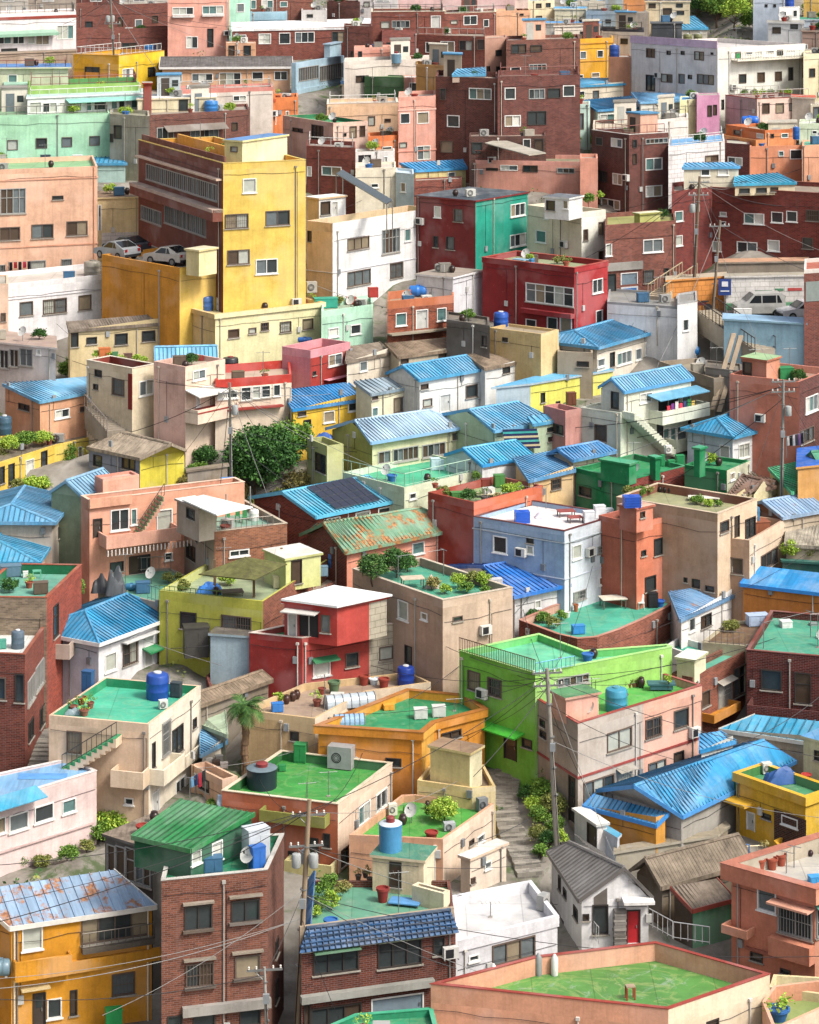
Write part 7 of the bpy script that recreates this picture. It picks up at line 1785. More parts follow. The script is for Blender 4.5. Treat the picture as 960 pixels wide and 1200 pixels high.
T('pinktop','pink_house','pink house with two wide balcony windows at the top',590,-20,806,-22,205,['f4b09c','e8a48c'],'607 25 680 52 t;712 20 785 50 t;655 128 695 170 w;730 100 750 165 k',dep=8,par=.3,deck='d0b0a0');slab(HS['pinktop'],0,605,682,62,.4,.25,'e8e4e0','balcony');slab(HS['pinktop'],0,710,787,58,.4,.25,'e8e4e0','balcony')
T('minttop','mint_house','mint green sliver house at the top between pink and blue walls',806,-10,880,-12,170,'b0e4cc','833 12 858 43 w',dep=6,par=.2);T('bluetop','brick_house','brown brick house with white windows at the top above a light blue wall',880,-15,1100,-18,150,'B9a6050','882 0 900 32 w;920 0 960 30 w;985 5 1010 25 w',dep=7,par=.3);T('bluetop2','pale_blue_building','light blue low block right of the mint sliver',880,42,1010,40,160,'a0c8e8','',dep=4,par=.2)
pitched('whiteroofbrick','brick_house','long brown brick house under a plain white sloping roof',[(815,105),(1306,97)],[(815,78),(1304,64)],.5,225,['B9a5448','B9a5448'],'f4f2f0',rib=0,mono=True,oh=.05,wins={0:'838 122 865 148 w;910 118 952 155 w;982 115 1020 155 w;1038 112 1105 150 w;1167 110 1210 148 b'})
T('peachshed','peach_house','small peach porch house in front of the white roofed brick house',795,152,900,152,250,'f0b890','805 160 825 195 k;858 160 882 195 k',dep=3,par=.05,deck='e8d0c0')
pitched('tiled','tiled_roof_house','peach house with traditional dark grey tiled roof',[(560,238),(1030,236)],[(590,204),(1000,197)],.8,330,['ecb890','ecb890','ecb890','ecb890'],asbestos('6f6a68'),rib=.3,oh=.3,fasc='f0ece8',wins={0:'675 258 748 290 w;772 255 847 302 w;887 252 925 283 w;965 250 1010 282 w;600 260 640 290 w'})
T('orangemid','orange_house','terracotta orange house with flat roof right of the dark brick wall block',780,338,968,330,490,['e88448','d87840'],'925 400 942 450 w;800 365 860 385 k',dep=6,par=.4,deck='c8a890',bands=[(.5,.3,'c85c34')])
T('bricklow','brick_house','long low brown brick house with broken roof line behind the yellow tower',524,405,878,385,610,['B8a5a50','B8a5a50'],'552 447 610 490 x;670 440 768 488 x;815 430 835 460 k',dep=7,par=.25,deck='a0948a');tank(HS['bricklow'],742,392,48,40,'2f7fc8','blue round water tank on the long low brick house','round')
slab(HS['bricklow'],0,575,790,440,.8,.05,'8a8078','tin_awning',drop=.5)
T('concleft','concrete_building','bare streaked concrete block beside the mint green house',386,400,526,408,640,['~bcb49c','~bcb49c'],'402 440 427 488 k;388 470 398 500 k',dep=6,par=.3,deck='9a9a84');bush(HS['concleft'],440,405,60,30,'grass tuft on the bare concrete block roof','lime')
T('creamhutrow','cream_house','cream room with white canopy behind the concrete block',484,352,760,345,560,['e8dcb8','d8c8a4'],'508 358 528 380 w;630 350 660 390 k',dep=5,par=0,deck='f0f0ec')
pitched('azurelow','blue_roofed_house','low house with azure blue roof at the foot of the mint green house',[(150,577),(446,575)],[(146,545),(380,530)],.4,650,'b8d8d0','3f94dc',mono=True,oh=.1);T('azureleft','blue_roofed_house','small blue roof corner at the left edge above the large peach house',-30,582,85,582,660,'c8d8d0','',dep=4,par=0,deck='5fa8e0')
for x,c,l in((160,'3a4a58','dark cabinet'),(272,'e0e4e4','white washing unit')):crate(HS['azurelow'],x,580,34,24,34,l+' in front of the azure blue roof',c,z=HS['azurelow'].top)
T('reddoorbit','red_hut','tiny dark red hut on the roofs right of the grass green parapet',505,296,533,296,560,'a8402c','',dep=1.5,par=0,deck='c8b8a8')
laundry(None,(560,350),(740,350),1.5,[],'bare drying frame on the roofs left of the blue round tank',z=HS['creamhutrow'].deck)
T('railhouse','cream_house','cream house with pink railing band beside the terracotta orange house',560,318,960,305,520,['e8dcd0','e0d0c0'],'680 330 720 345 w;820 335 865 355 w',dep=5,par=.4,deck='d8ccc0',pc='d88c80')
at(1,0)
T('brickbig','brick_house','big brown brick house with a row of white windows, top centre',504,122,750,128,250,['B9a5648','B9a5648'],'537 148 565 185 w;590 145 638 183 w;655 142 700 178 b;718 138 745 175 b',dep=6,par=.1,deck='b0a090');T('brickbigtop','brick_house','upper brown brick storey with pale roof edge and blue box, top centre',600,48,785,42,215,['B9a5648','B9a5648'],'625 70 648 85 b;670 52 717 88 w;740 68 758 95 w',dep=8,par=.25,cap='f0dcc0',deck='c8b8a8')
T('brickleftc','brick_house','brown brick block with dark balcony, left of the big brick house',345,42,604,40,230,['B9a5648','B9a5648'],'380 75 410 100 b;418 72 480 98 x;555 55 590 98 D',dep=8,par=.2,cap='e8d8c0',deck='b8a898');T('brickleftc2','brick_house','lower brick terrace block with one window left of the big brick house',383,108,506,104,245,'B94504a','450 145 480 185 w;400 148 440 180 k',dep=4,par=.5,deck='a09080')
crate(HS['brickleftc2'],522,100,50,34,30,'red and blue water cooler box on the brick terrace','b03a3c');laundry(HS['brickleftc2'],(410,104),(480,100),1.5,['3a3a44','8a8a90','5a3a44'],'washing line of dark clothes on the brick terrace')
ib_=flat('ice_house','sky_blue_house','sky blue house with long glazed veranda and raised stair box',[(65,205),(80,222),(251,195)],335,['a8c8e8','b4d4f4'],par=.5,deck='a8b8c8',wins={1:'90 228 160 282 x;164 226 246 280 x'})
slab(ib_,1,80,250,318,.12,.55,'b4d4f4','balcony_band');flat('ice_box',None,None,[(180,150),(200,158),(240,150)],None,'b4d4f4',par=0,h=1.5,of=ib_,deck='a0b8d0')
T('whitefar1','white_building','pale low building with drying washing at the top left of centre',100,35,190,35,160,'d8d4d0','120 50 140 62 k',dep=5,par=.2);T('slatewall','brick_house','dark brown roofed building at the top behind the white building',190,6,306,8,130,'B7a4c44','',dep=5,par=.2,deck='6a5a54');T('topwhite','white_house','white and grey house at the top with small windows',300,-8,440,-8,110,'e4dedc','365 -2 410 8 w;320 5 340 25 b',dep=5,par=.2);T('toppink','pale_pink_house','long pale pink and cream building at the very top',440,-12,850,-14,95,['ecc4c0','f4dcd4'],'',dep=7,par=.2,deck='d8c8c0')
T('brownleft','brick_house','brown brick block behind the sky blue house',250,90,350,92,290,'B8f5850','275 180 295 200 k',dep=5,par=.2)
T('pinkhutr','pink_house','small salmon pink rooftop house right of the sky blue house',285,168,415,165,330,['ecA490','e09c88'],'300 180 312 210 k',dep=4,par=.25,pc='f4b4a0',deck='d8b0a0')
T('creamlong','cream_house','long cream flat wall behind the dark green rooftop wall',250,216,570,205,400,['e8dcd0','dccfc0'],'292 265 335 290 k',dep=6,par=.35,deck='d8d4cc');tank(HS['creamlong'],433,222,38,34,'6f94ac','grey blue drum with white lid on the long cream wall','flat')
T('greenwallr','green_wall_house','dark green painted rooftop wall between the cream houses',322,268,460,272,410,['4a6f48','5f9a50'],'',dep=3,par=.1,deck='6a8a5c')
T('bluecream','cream_house','small cream hut with thin blue roof and two white framed windows',242,300,388,306,400,['e8e0c4','f0e8cc'],'262 315 277 348 w;328 315 357 350 w',dep=4,par=0,deck='4f9cd8')
T('pinkhutc','pink_house','small pink rooftop room with barred window and white roof',458,272,540,272,400,'eca896','480 290 518 325 w',dep=3,par=.05,deck='f0e8e0');T('ochreblock','ochre_block','weathered ochre and brown block left of the tall brown brick house',503,225,640,232,470,['c89858','B8a4a3c'],'',dep=5,par=.3,deck='a89880')
T('peachlow','peach_house','wide peach house with white coping, two small windows',190,366,440,360,500,['f8cca4','f0c098'],'335 408 358 442 b;393 417 413 430 b',dep=6,par=.3,cap='f8ecdc',deck='d8c8b8');T('pinktall','pink_house','tall pink house with two caged windows beside the brown brick block',441,342,572,336,590,['f4b09c','e8a08c'],'448 398 480 435 w;507 393 547 435 w;507 512 552 562 w;445 500 470 520 b',dep=7,par=.35,deck='c8b0a0',bands=[(1.2,.08,'f8c8b8'),(5.0,.08,'e89c88')])
tb_=T('brownblock','brown_brick_house','tall dark brown brick block with white windows in the upper middle',572,268,790,276,590,['B7f4a40','B7f4a40'],'588 310 608 352 b;690 310 768 350 w;613 405 655 447 w;590 495 632 538 b',dep=9,par=.5,deck='a8988c');T('brownblockR','brown_brick_house','brown brick wing with caged windows right of the tall dark block',790,268,1080,262,610,['B85504a','B85504a'],'815 308 852 350 w;815 405 870 445 w;900 312 955 348 x;965 310 1010 345 k;895 390 960 440 k;1020 300 1060 340 w',dep=8,par=.5,deck='a8988c')
T('brownblockT','brown_brick_house','set back brown brick upper storey behind the brown brick wing',820,142,1080,135,500,['B8f5c50','B85504a'],'838 155 890 188 k;905 158 945 183 k;835 235 870 262 w;900 225 960 270 x',dep=8,par=.3,deck='a8988c');T('tantower','tan_tower','plain tan stair tower with three tiny windows',745,134,822,130,480,['cc9c88','c49480'],'783 175 803 197 k;785 233 803 262 k;752 232 762 255 k',dep=4,par=.15)
pitched('azuretop',None,None,[(630,264),(748,262)],[(650,242),(745,236)],.3,None,'c8b0a0','5fb4e8',of=tb_,z=tb_.deck+.7,mono=True,oh=.02)
pg_=flat('pinkgreenroof','peach_house','pale peach corner house with green roof beside the yellow tower',[35,(212,432),334],575,['e8b8a4','fcd4c0'],a=32,par=.35,deck='3f9a68',inner='3f8a60',wins={0:'70 450 105 465 k;137 440 177 505 k',1:'270 440 293 485 b;305 438 323 480 b;247 468 257 480 k'})
T('orangepatch','orange_house','small orange house with flat parapet below the wide peach house',335,480,444,474,600,['f08c50','e07c44'],'385 515 417 530 w;340 515 360 530 w',dep=4,par=.5,pc='e88048',deck='c8a48c');T('whitestalls','white_house','small white room with black sheeting under the small orange house',290,535,428,530,640,'f0ece8','300 545 345 580 o;390 550 402 578 w',dep=3,par=.05)
T('bricknotch','brick_house','brick house with white barred window behind the bright white house',118,512,290,520,700,['B9a5044','B8f4a40'],'172 585 240 618 w;118 585 135 620 w',dep=6,par=.4,deck='a8948a');T('orangeside','orange_house','orange house end wall with white windows left of the pale peach corner house',-40,345,88,340,460,['ec8c50','e08048'],'-30 400 10 440 w;45 390 55 430 w',dep=5,par=.4,deck='c8a890')
pitched('bluewide','yellow_house','small yellow house under a wide rumpled bright blue roof in the middle distance',[(500,600),(682,590)],[(445,572),(665,560)],.5,665,'f0dc9c','2f94ec',rib=.4,mono=True,oh=.1,wins={0:'615 605 640 625 w'})
T('bricklowwall','brick_wall','low bare brick wall in front of the yellow house with rumpled blue roof',497,636,664,628,700,'Ba86054','',dep=2,par=.1)
pt_=T('pinkterr','pink_house','long dusty pink house with railing, plants and lean-to on its roof',690,562,1142,570,690,['e8a490','d8948c'],'750 590 790 600 k;800 575 860 600 w;880 580 930 605 k;1000 590 1060 610 x',dep=6,par=.35,pc='eca898',deck='a09c80',small=True)
for x,k in((735,'lime'),(760,'mid'),(790,'lime'),(820,'olive')):bush(pt_,x,560,40,40,'leafy plant behind the railing of the dusty pink roof',k,group='plants on the dusty pink roof')
plate(pt_,[(745,505),(900,548),(960,540),(800,490)],pt_.deck+2.0,.08,'b8b0a0','lean_to_roof');posts(pt_,[(755,560),(900,570)],pt_.deck,2.0,'6a6a64')
railing(pt_,[(690,560),(900,566)],.8,'8a4a40')
T('brownbehind','brown_brick_house','dim brown rooms behind the dusty pink roof terrace',690,480,960,478,660,['B6f4a42','B6f4a42'],'700 500 735 540 k;880 485 905 530 w;920 480 950 530 k',dep=4,par=.2,deck='a8948a')
at(2,0)
bw_=flat('lilac','white_apartment_house','large white apartment house with lilac parapet and cream right wing',[298,(603,168),912],420,['f4ece6','fffaec'],a=36,par=.45,deck='d8d0cc',wins={0:'353 170 383 203 b;425 178 438 193 k;475 179 487 193 k;522 175 555 212 b;580 182 588 192 k;352 263 383 320 k;405 260 444 290 b;467 260 487 294 b;532 262 590 297 b;500 263 513 278 k',1:'665 168 685 205 G;702 158 725 193 w;740 162 758 198 w;777 154 800 187 w;813 156 832 195 k;850 150 875 180 w;678 260 703 293 b;743 254 768 290 b;805 251 828 285 b;852 236 868 283 b;902 240 911 273 b;617 350 625 385 k'})
slab(bw_,0,298,603,160,.08,.75,'e4c4dc','lilac_band');slab(bw_,1,650,912,210,1.0,.12,'f4ecd8','gallery_floor',rail='c8c0b4')
T('creamwing','cream_house','cream lower wing with rusty vine covered wall at the right edge',905,190,1010,186,400,'f8ecc4','925 240 945 272 b',dep=6,par=.2)
T('yelloworange','golden_yellow_house','golden yellow house with three small white windows',37,140,236,132,300,['f4b428','e8a420'],'55 184 75 210 w;120 180 140 207 w;180 176 200 202 w;55 252 85 272 w;105 262 130 275 w;160 255 187 273 w',dep=6,par=.4,deck='c8b090',bands=[(2.4,.06,'c88820'),(.5,.1,'c88820')])
T('browncyl','brown_building','round shouldered brown block between golden house and white apartment house',220,200,298,200,330,'b07c60','',dep=4,par=.1);tank(HS['browncyl'],240,202,36,46,'2a4f9c','dark blue water tank beside the golden yellow house','round')
T('roofback','cream_house','pale cream house with dark flat roof behind the golden yellow house',190,100,345,104,260,'ece4d4','263 135 287 155 k',dep=5,par=.3,pc='4a4a50');T('creamtopl','cream_house','cream house with brown roof at the upper left of the golden yellow house',30,95,165,92,230,'f0e4d4','120 110 135 125 k',dep=5,par=0,deck=asbestos('94806c'))
pitched('bluerow1','blue_roofed_house','cream house with long azure roof in front of the golden yellow house',[(40,306),(326,292)],[(40,276),(300,272)],.4,370,'f0e4cc','3f9ce8',mono=True,oh=.1,wins={0:'55 325 75 350 w;118 320 135 345 w;165 318 185 345 b'})
pitched('bluerow2','blue_roofed_house','pale house with broad azure roof and rooftop garden clutter',[(180,388),(440,370)],[(115,352),(350,334)],.5,455,'e4e8dc','2f8ce0',mono=True,oh=.1,wins={0:'190 400 240 425 w;250 395 290 430 k'})
T('mintsmall','mint_house','small mint house with tall door windows beside the brown wing',38,368,155,366,490,['d4f0e4','c0e0d4'],'50 400 68 465 w;97 398 132 455 b',dep=4,par=.1);T('lemon','lemon_house','pale lemon house with pointed gable right of the broad azure roof',470,352,586,345,470,['f4f0bc','f8f4c8'],'',dep=5,par=.1,deck='5fa8e0')
pitched('bluerow3','blue_roofed_house','house with pale azure roof touching the white apartment house',[(330,360),(520,352)],[(300,325),(490,326)],.4,440,'e8e4d8','6fb4ec',mono=True,oh=.1)
T('lilachut','lilac_house','narrow lilac pink wall with two arched openings',530,336,610,334,470,'dc98bc','568 370 582 410 k;588 368 600 405 k',dep=3,par=.05)
for x,y,w,h,k in((80,525,100,60,'mid'),(140,520,70,50,'lime'),(45,500,50,40,'olive')):bush(None,x,y,w,h,'overgrown green yard between the mint house and the dark brick house',k,group='overgrown yard bushes')
T('junkroof','beige_house','beige flat house with white railing and potted plants behind the dark brick house',165,438,500,420,520,['e8dcc8','d8d0bc'],'',dep=5,par=.3,deck='b8b0a0')
for x,l in((270,'mid'),(300,'lime')):bush(HS['junkroof'],x,432,40,34,'potted greenery on the beige flat house',l,group='greenery on the beige flat house')
tank(HS['junkroof'],432,400,30,26,'4f8f6c','small green drum on the beige flat house','round')
db=flat('darkbrick','dark_brick_house','dark brown brick house with pale penthouse railing, right of centre at the top',[160,(292,474),430],745,['B6f3f38','B7f4840'],a=32,par=.4,cap='e8e0d8',deck='a8a098',wins={0:'175 482 200 512 b;230 480 268 518 w;185 600 215 640 k;235 610 268 650 w;195 700 260 735 w',1:'305 485 318 520 k;305 540 318 578 k;350 477 427 505 x;350 555 408 598 w;350 652 407 692 w'})
T('whitetile','white_tiled_building','white tiled wall block with barred windows right of the dark brown brick house',430,520,628,495,750,['Lf0eceC','e8e4e4'],'560 545 605 570 b',dep=7,par=.1,deck='6fb0e4');T('penthouse','white_room','white rooftop room above the dark brown brick house',350,438,500,412,560,['f4ece4','e8e0d8'],'',dep=5,par=.3,deck='d8d0c8')
pk3=flat('greypink','grey_pink_house','grey pink house with flower filled roof and light peach right wall',[630,(742,348),935],475,['c4aca8','f4d4c4'],a=28,par=.35,deck='b0a090',cap='a04038',wins={1:'760 362 785 400 b;808 362 835 398 b;855 363 870 390 b'})
for i,x in enumerate((700,730,760,790,820,850)):bush(pk3,x,338-(i%2)*3,30,24,'small rooftop plant on the grey pink house',['mid','olive','lime'][i%3],group='plants on the grey pink roof')
tank(pk3,795,326,34,26,'2f8fdc','small bright blue tank among the plants of the grey pink roof','round');T('redroofr','cream_house','cream gable wall with small red tiled roof at the right',865,345,945,348,470,'f4e4d0','',dep=3,par=0,deck='c8503c');T('rightend','beige_house','beige house with windows at the right edge under the vine wall',930,368,1010,366,480,'e0d8c0','940 375 960 420 b',dep=4,par=.1)
oh_=flat('orangetank','orange_house','orange house carrying a lying blue drum tank',[632,(770,458),880],620,['e08448','f09c64'],a=26,par=.3,deck='b8a890',pc='d87840',wins={0:'660 452 683 476 b;742 455 765 487 w',1:'827 455 850 485 w;790 470 800 485 k'})
slab(oh_,0,632,770,508,1.0,.7,'e89c60','balcony',hollow=True);tank(oh_,718,442,60,34,'1f6fd8','vivid blue lying drum tank on the orange house','drum');tank(oh_,880,490,24,46,'1f5fb0','tall blue tank between the orange house and the pale green one','round')
T('brickunder','red_brick_house','dark red brick base with white window under the orange house',630,502,716,508,660,'B7a3a34','640 552 690 582 w',dep=4,par=.1);T('peachr','peach_house','peach house with blue washing hung on its rail',716,515,920,510,640,['f0a078','e8966c'],'818 530 835 550 w;858 525 900 560 w',dep=5,par=.25,deck='c8b0a0');tarp(None,795,570,100,10,26,'length of bright blue sheet hung on the peach house rail','1f5fd0',z=HS['peachr'].top-1.6)
T('palegreenr','pale_green_house','pale grey green house at the right edge near the orange house',890,435,1010,432,600,'d0dcc0','935 458 952 472 w',dep=5,par=.2,deck='d8dcd0');T('peachend','peach_house','plain peach wall with sea green roof edge at the right edge',900,512,1010,506,680,'f4b490','',dep=5,par=.1,deck='5fb49c')
T('pinkr','salmon_house','salmon pink wall end beside the dark brown brick house',120,556,182,556,760,'eca48c','',dep=4,par=.3)
at(1,0);T('farpeach','peach_house','peach rooftop house with terrace rail near the top, right of centre',785,38,905,36,170,['f0b890','e8a880'],'868 42 880 55 k',dep=5,par=.3);T('farcream','cream_house','cream house with small dark windows and blue roof near the top, right of centre',897,2,990,0,140,'f8e8c0','925 12 943 28 k;925 55 945 85 b;960 10 975 25 k',dep=5,par=.1,deck='4fa0e4')
T('farpink2','pale_pink_house','pale pink low building at the very top right of centre',850,-20,990,-22,80,'ecd0c4','',dep=6,par=.2,deck='6fa8e0');at(2,0)
T('fargreen','grey_house','grey house behind the long low blue roof at the top',60,4,215,2,110,'c8c0b0','80 15 95 28 k',dep=5,par=.1,deck='5fb4e4')
T('backblue1','blue_roofed_house','cream house with light blue roof in the far top left of the right part',30,34,140,34,150,'f0e8c8','0 10 10 20 k',dep=5,par=0,deck='5fb4ec');T('backgrey','grey_blue_house','pale grey blue block at the top with one window',140,38,290,40,170,'b8c8d0','210 68 228 82 k',dep=5,par=.2,deck='a8b8c0');T('backblue2','blue_roofed_house','long low blue roof at the top left of the right part',-30,84,190,86,190,'e8e4d8','',dep=4,par=0,deck='4f9cdc')
T('backcream','cream_house','cream house with dark windows and grey roof at the top',350,8,506,8,150,'f0d8b0','362 12 385 28 k;412 28 442 52 k;460 38 485 52 k;458 12 480 26 k',dep=5,par=0,deck='7a706a');T('backorange','orange_building','small orange wall at the very top of the picture',208,-10,350,-10,100,'f0a060','',dep=4,par=0,deck='6f94c8')
T('conctop','concrete_building','grey concrete stair block at the top beside the blue roof',285,44,362,44,175,['~a89c90'],'',dep=3,par=.1);pitched('bluetopbig','blue_roofed_house','house with broad bright blue roof below the trees',[(400,100),(570,100)],[(385,60),(520,56)],.5,190,'d0c8b8','3fa4f0',mono=True,oh=.1)
T('darkshed','dark_shed','dark slate shed with two green barrels behind the white apartment house',370,84,478,84,240,'4a4e54','',dep=3,par=0,deck='5a5e64')
for x in(498,535):tank(HS['lilac'],x,148,30,30,'7a7c50','mossy barrel standing behind the white apartment house parapet','round',group='mossy barrels behind the white apartment house')
T('whitehutr','white_house','small white house with flat roof and dark opening near the top right',780,82,906,84,230,'ececec','797 95 825 118 k;860 85 885 102 k',dep=5,par=0,deck='a8a49c');T('whitetowr','white_tower','white stair tower above the small white house',820,28,892,26,200,'f0f0ee','832 42 842 65 k;868 35 882 60 w',dep=3,par=.05);tank(HS['whitetowr'],857,24,32,40,'1f4fb0','blue tank cut by the top edge on the white stair tower','round')
T('greyright','pale_blue_house','pale blue grey wall with small windows at the top right',728,-12,845,-12,160,'c4d0e0','770 15 778 25 k;800 15 808 25 k',dep=5,par=.1);T('yellowright','yellow_house','yellow wall at the top right corner',905,-15,1010,-15,150,'e8b850','',dep=5,par=.1);T('tealright','pale_blue_house','pale blue wall with teal roof at the top right',880,72,1010,72,190,'c8d4e0','',dep=5,par=0,deck='2fa080');T('brownright','brown_house','brown sheet walled house right of the white apartment house roof',900,112,1010,112,330,'a08478','905 155 918 175 w',dep=5,par=0,deck='7f7468')
for x,y,w,h,k in((560,30,130,90,'dark'),(650,20,130,80,'mid'),(720,60,120,90,'dark'),(610,70,140,100,'olive'),(530,90,110,150,'dark'),(600,100,130,170,'mid'),(665,110,120,150,'lime'),(730,120,110,90,'mid'),(700,70,100,110,'olive'),(635,60,110,100,'dark'),(940,60,90,70,'mid'),(780,118,70,60,'dark'),(575,50,90,80,'lime')):
 tree(x,y,w,h,'broadleaf tree in the wood at the top right',k,group='trees in the wood at the top right',dense=1.0,trunk=.12)
at(0,0)
for i,(x0,x1,y,c,dk)in enumerate([(-40,100,-12,'d8d0c4','b0a898'),(100,268,-8,'c8b8a8','3f9a6a'),(268,420,-14,'B8a5048','a09080'),(420,590,-10,'e8e0d4','c8c0b8')]):
 T('farleft%d'%i,'hill_house',['pale grey house at the very top left corner','beige house with green roof at the top left','brown brick house end cut by the top edge','cream house with small balcony cut by the top edge'][i],x0,y,x1,y,90,c,'%d -2 %d 6 w'%(x0+50,x0+90),dep=5,par=.2,deck=dk)
rf=random.Random(3)
cols=['e8b090','f0ece4','B8a4c40','b4d8e0','f0d060','c8c0b0','e08858','B9a5c50','a8d8b0','f0dcc0']
words={'e8b090':'peach','f0ece4':'white','B8a4c40':'brick','b4d8e0':'pale blue','f0d060':'yellow','c8c0b0':'grey','e08858':'orange','B9a5c50':'brick','a8d8b0':'mint','f0dcc0':'cream'}
for i in range(26):
 py=-4-3.2*(i%4);x=20+i*37+rf.uniform(-8,8);w=rf.uniform(34,50);OX,OY=0,0
 c=cols[i%10]
 ff('crest%d'%i,'hill_house','small %s house on the crest just above the top edge'%words[c],(x-w/2)*3,(py-26)*3,(x+w/2)*3,(py-26)*3,py*3,[c],'',dep=8,par=.3,deck=rf.choice(['6fb0e4','a8a098','5fae88','c8b8a0']))
 HS['crest%d'%i].root['group']='houses on the crest of the hill'
 # ================================================================= poles, cables, palm, lanes, clutter
PT={}
at(1,5);PT['a']=pole(75,765,128,-70,'leaning timber coloured pole with three transformers between the brick houses',.17,(.93,.80),3,'a08a70',Y=124.5)
at(2,4);PT['b']=pole(45,705,3,70,'tall grey concrete pole in front of the half grey house',.17,(.97,.90),0,'9a948a')
at(2,2);PT['c']=pole(825,640,835,195,'grey pole at the corner of the salmon and brick house',.14,(.98,.9),1,'8f8d88')
at(0,2);PT['d']=pole(815,600,808,205,'slim pole in front of the glazed bay beside the big tree',.12,(.9,),1,'8a8880')
at(2,1);PT['e']=pole(512,500,540,50,'tall brown pole with two transformers at the head of the public stair',.16,(.95,.85),2,'84705c');PT['f']=pole(580,525,612,205,'leaning pole beside the orange painted wall',.14,(.93,),0,'8a7a68')
at(0,0);PT['g']=pole(412,330,388,-20,'pole with twin transformers behind the yellow scalloped parapet',.14,(.95,.7),2,'8a8278')
at(0,5);PT['h']=pole(945,790,930,520,'short service pole at the corner of the three storey brick building',.1,(.95,),0,'a8a49c',Y=122)
def top(k,f=.95):b,t=PT[k];return b+(t-b)*f
wr=random.Random(8)
def wires(lst,lab):
 for a,b in lst:
  A=a if isinstance(a,Vector)else px3(*a);B=b if isinstance(b,Vector)else px3(*b)
  L=(B-A).length;cable(A,B,L*wr.uniform(.02,.05),wr.choice([.014,.018,.022]),lab,col=wr.choice(['1c1c20','1c1c20','3a3a3c','8a8a88']))
ta,tb_,tc_,td_,te_,tg_=top('a'),top('b'),top('c'),top('d'),top('e'),top('g')
wires([(ta,(-20,1015,120)),(ta,(-20,1062,118)),(ta,(-20,1085,117)),(top('a',.5),(-20,1148,116)),(top('a',.5),(-20,1160,116)),(ta,(190,1040,124)),(top('a',.8),(640,1010,138)),(top('a',.8),(660,1060,138)),(top('a',.6),(535,1135,124)),(top('a',.6),(650,1170,122)),(top('a',.6),(980,1120,126)),(ta,(430,870,150)),(ta,(300,905,145)),(top('a',.5),(400,1200,119)),(ta,(560,900,148)),(top('a',.62),(120,1190,119)),(top('a',.62),top('h',.9)),(top('h',.9),(-20,1170,117)),(ta,tb_)],'dark cable strung from the leaning pole with three transformers')
wires([(tb_,(545,790,158)),(tb_,(560,745,162)),(tb_,(430,700,170)),(tb_,(380,760,165)),(tb_,(790,790,158)),(tb_,(980,720,165)),(tb_,(980,890,145)),(top('b',.8),(700,945,146)),(top('b',.8),(840,900,150)),(tb_,(475,900,150)),(tb_,(330,830,155)),(tb_,(610,700,168)),(top('b',.9),(505,955,146)),(top('b',.6),(980,960,140)),(tb_,(740,1050,136)),(top('b',.9),(575,850,152)),(tb_,(700,640,172))],'dark cable fanning out from the tall grey concrete pole')
wires([(tc_,(700,520,186)),(tc_,(640,560,182)),(tc_,(980,420,195)),(tc_,(980,560,178)),(tc_,(760,470,190)),(tc_,(850,640,172)),(tc_,te_),(top('c',.85),(730,600,178)),(tc_,(560,500,188))],'thin cable running from the pole by the salmon and brick house')
wires([(td_,(165,430,198)),(td_,(100,400,204)),(td_,(-10,380,206)),(td_,(350,470,194)),(td_,(420,540,186)),(td_,(500,570,182)),(td_,(330,620,176)),(td_,(400,640,174)),(td_,(190,560,184)),(td_,(250,640,172)),(top('d',.6),(480,530,186)),(td_,(60,520,190)),(td_,(440,450,196)),(top('d',.5),(380,590,178))],'thin cable radiating from the slim pole beside the big tree')
wires([(te_,(980,180,245)),(te_,(660,320,215)),(te_,(620,250,225)),(te_,(980,300,212)),(te_,top('f')),(top('f'),(980,330,205)),(te_,(730,400,200)),(te_,(870,215,225)),(te_,(600,340,208)),(top('f'),(770,430,196)),(te_,(980,235,225))],'thin cable leaving the tall brown pole at the head of the stair')
wires([(tg_,(-10,40,290)),(tg_,(-10,72,280)),(tg_,(270,30,290)),(tg_,(330,75,275)),(tg_,(225,130,255)),(tg_,(50,130,255)),(tg_,(420,20,300)),(tg_,(190,90,270))],'thin cable from the pole behind the yellow scalloped parapet')
wires([((300,280,213),(470,210,228)),((360,330,205),(520,370,202)),((520,390,200),(700,330,208)),((330,390,200),(570,470,192)),((120,640,172),(340,560,182)),((430,640,172),(590,590,180)),((160,690,166),(420,600,175)),((480,820,152),(620,700,165)),((60,700,166),(260,780,158)),((200,760,158),(480,690,168)),((745,640,172),(900,560,182)),((700,760,158),(960,640,170)),((840,880,146),(980,800,155)),((520,240,225),(700,180,240)),((560,120,262),(760,90,272)),((100,250,222),(270,180,236)),((0,300,212),(120,420,198)),((620,960,145),(480,1000,138)),((60,860,150),(240,800,157)),((230,900,146),(400,860,150))],'loose house to house cable sagging across the roofs')
at(0,4)
q=spot(None,862,475);pl=empty('palm_tree',q);tag(pl,'small palm tree standing between the cream stair house and the sand coloured terrace','palm tree')
hh=4.1;mb=MB();prev=q-Vector((0,0,.5))
for k in range(14):
 nx_=q+Vector((.05*sin(k),0,hh*(k+1)/14));mb.tube(prev,nx_,.22+.04*(k%2),asbestos('7a6048'),9,.2);prev=nx_
mb.build('trunk',pl)
rp=random.Random(2);gm_=GM('pine')+GM('olive')
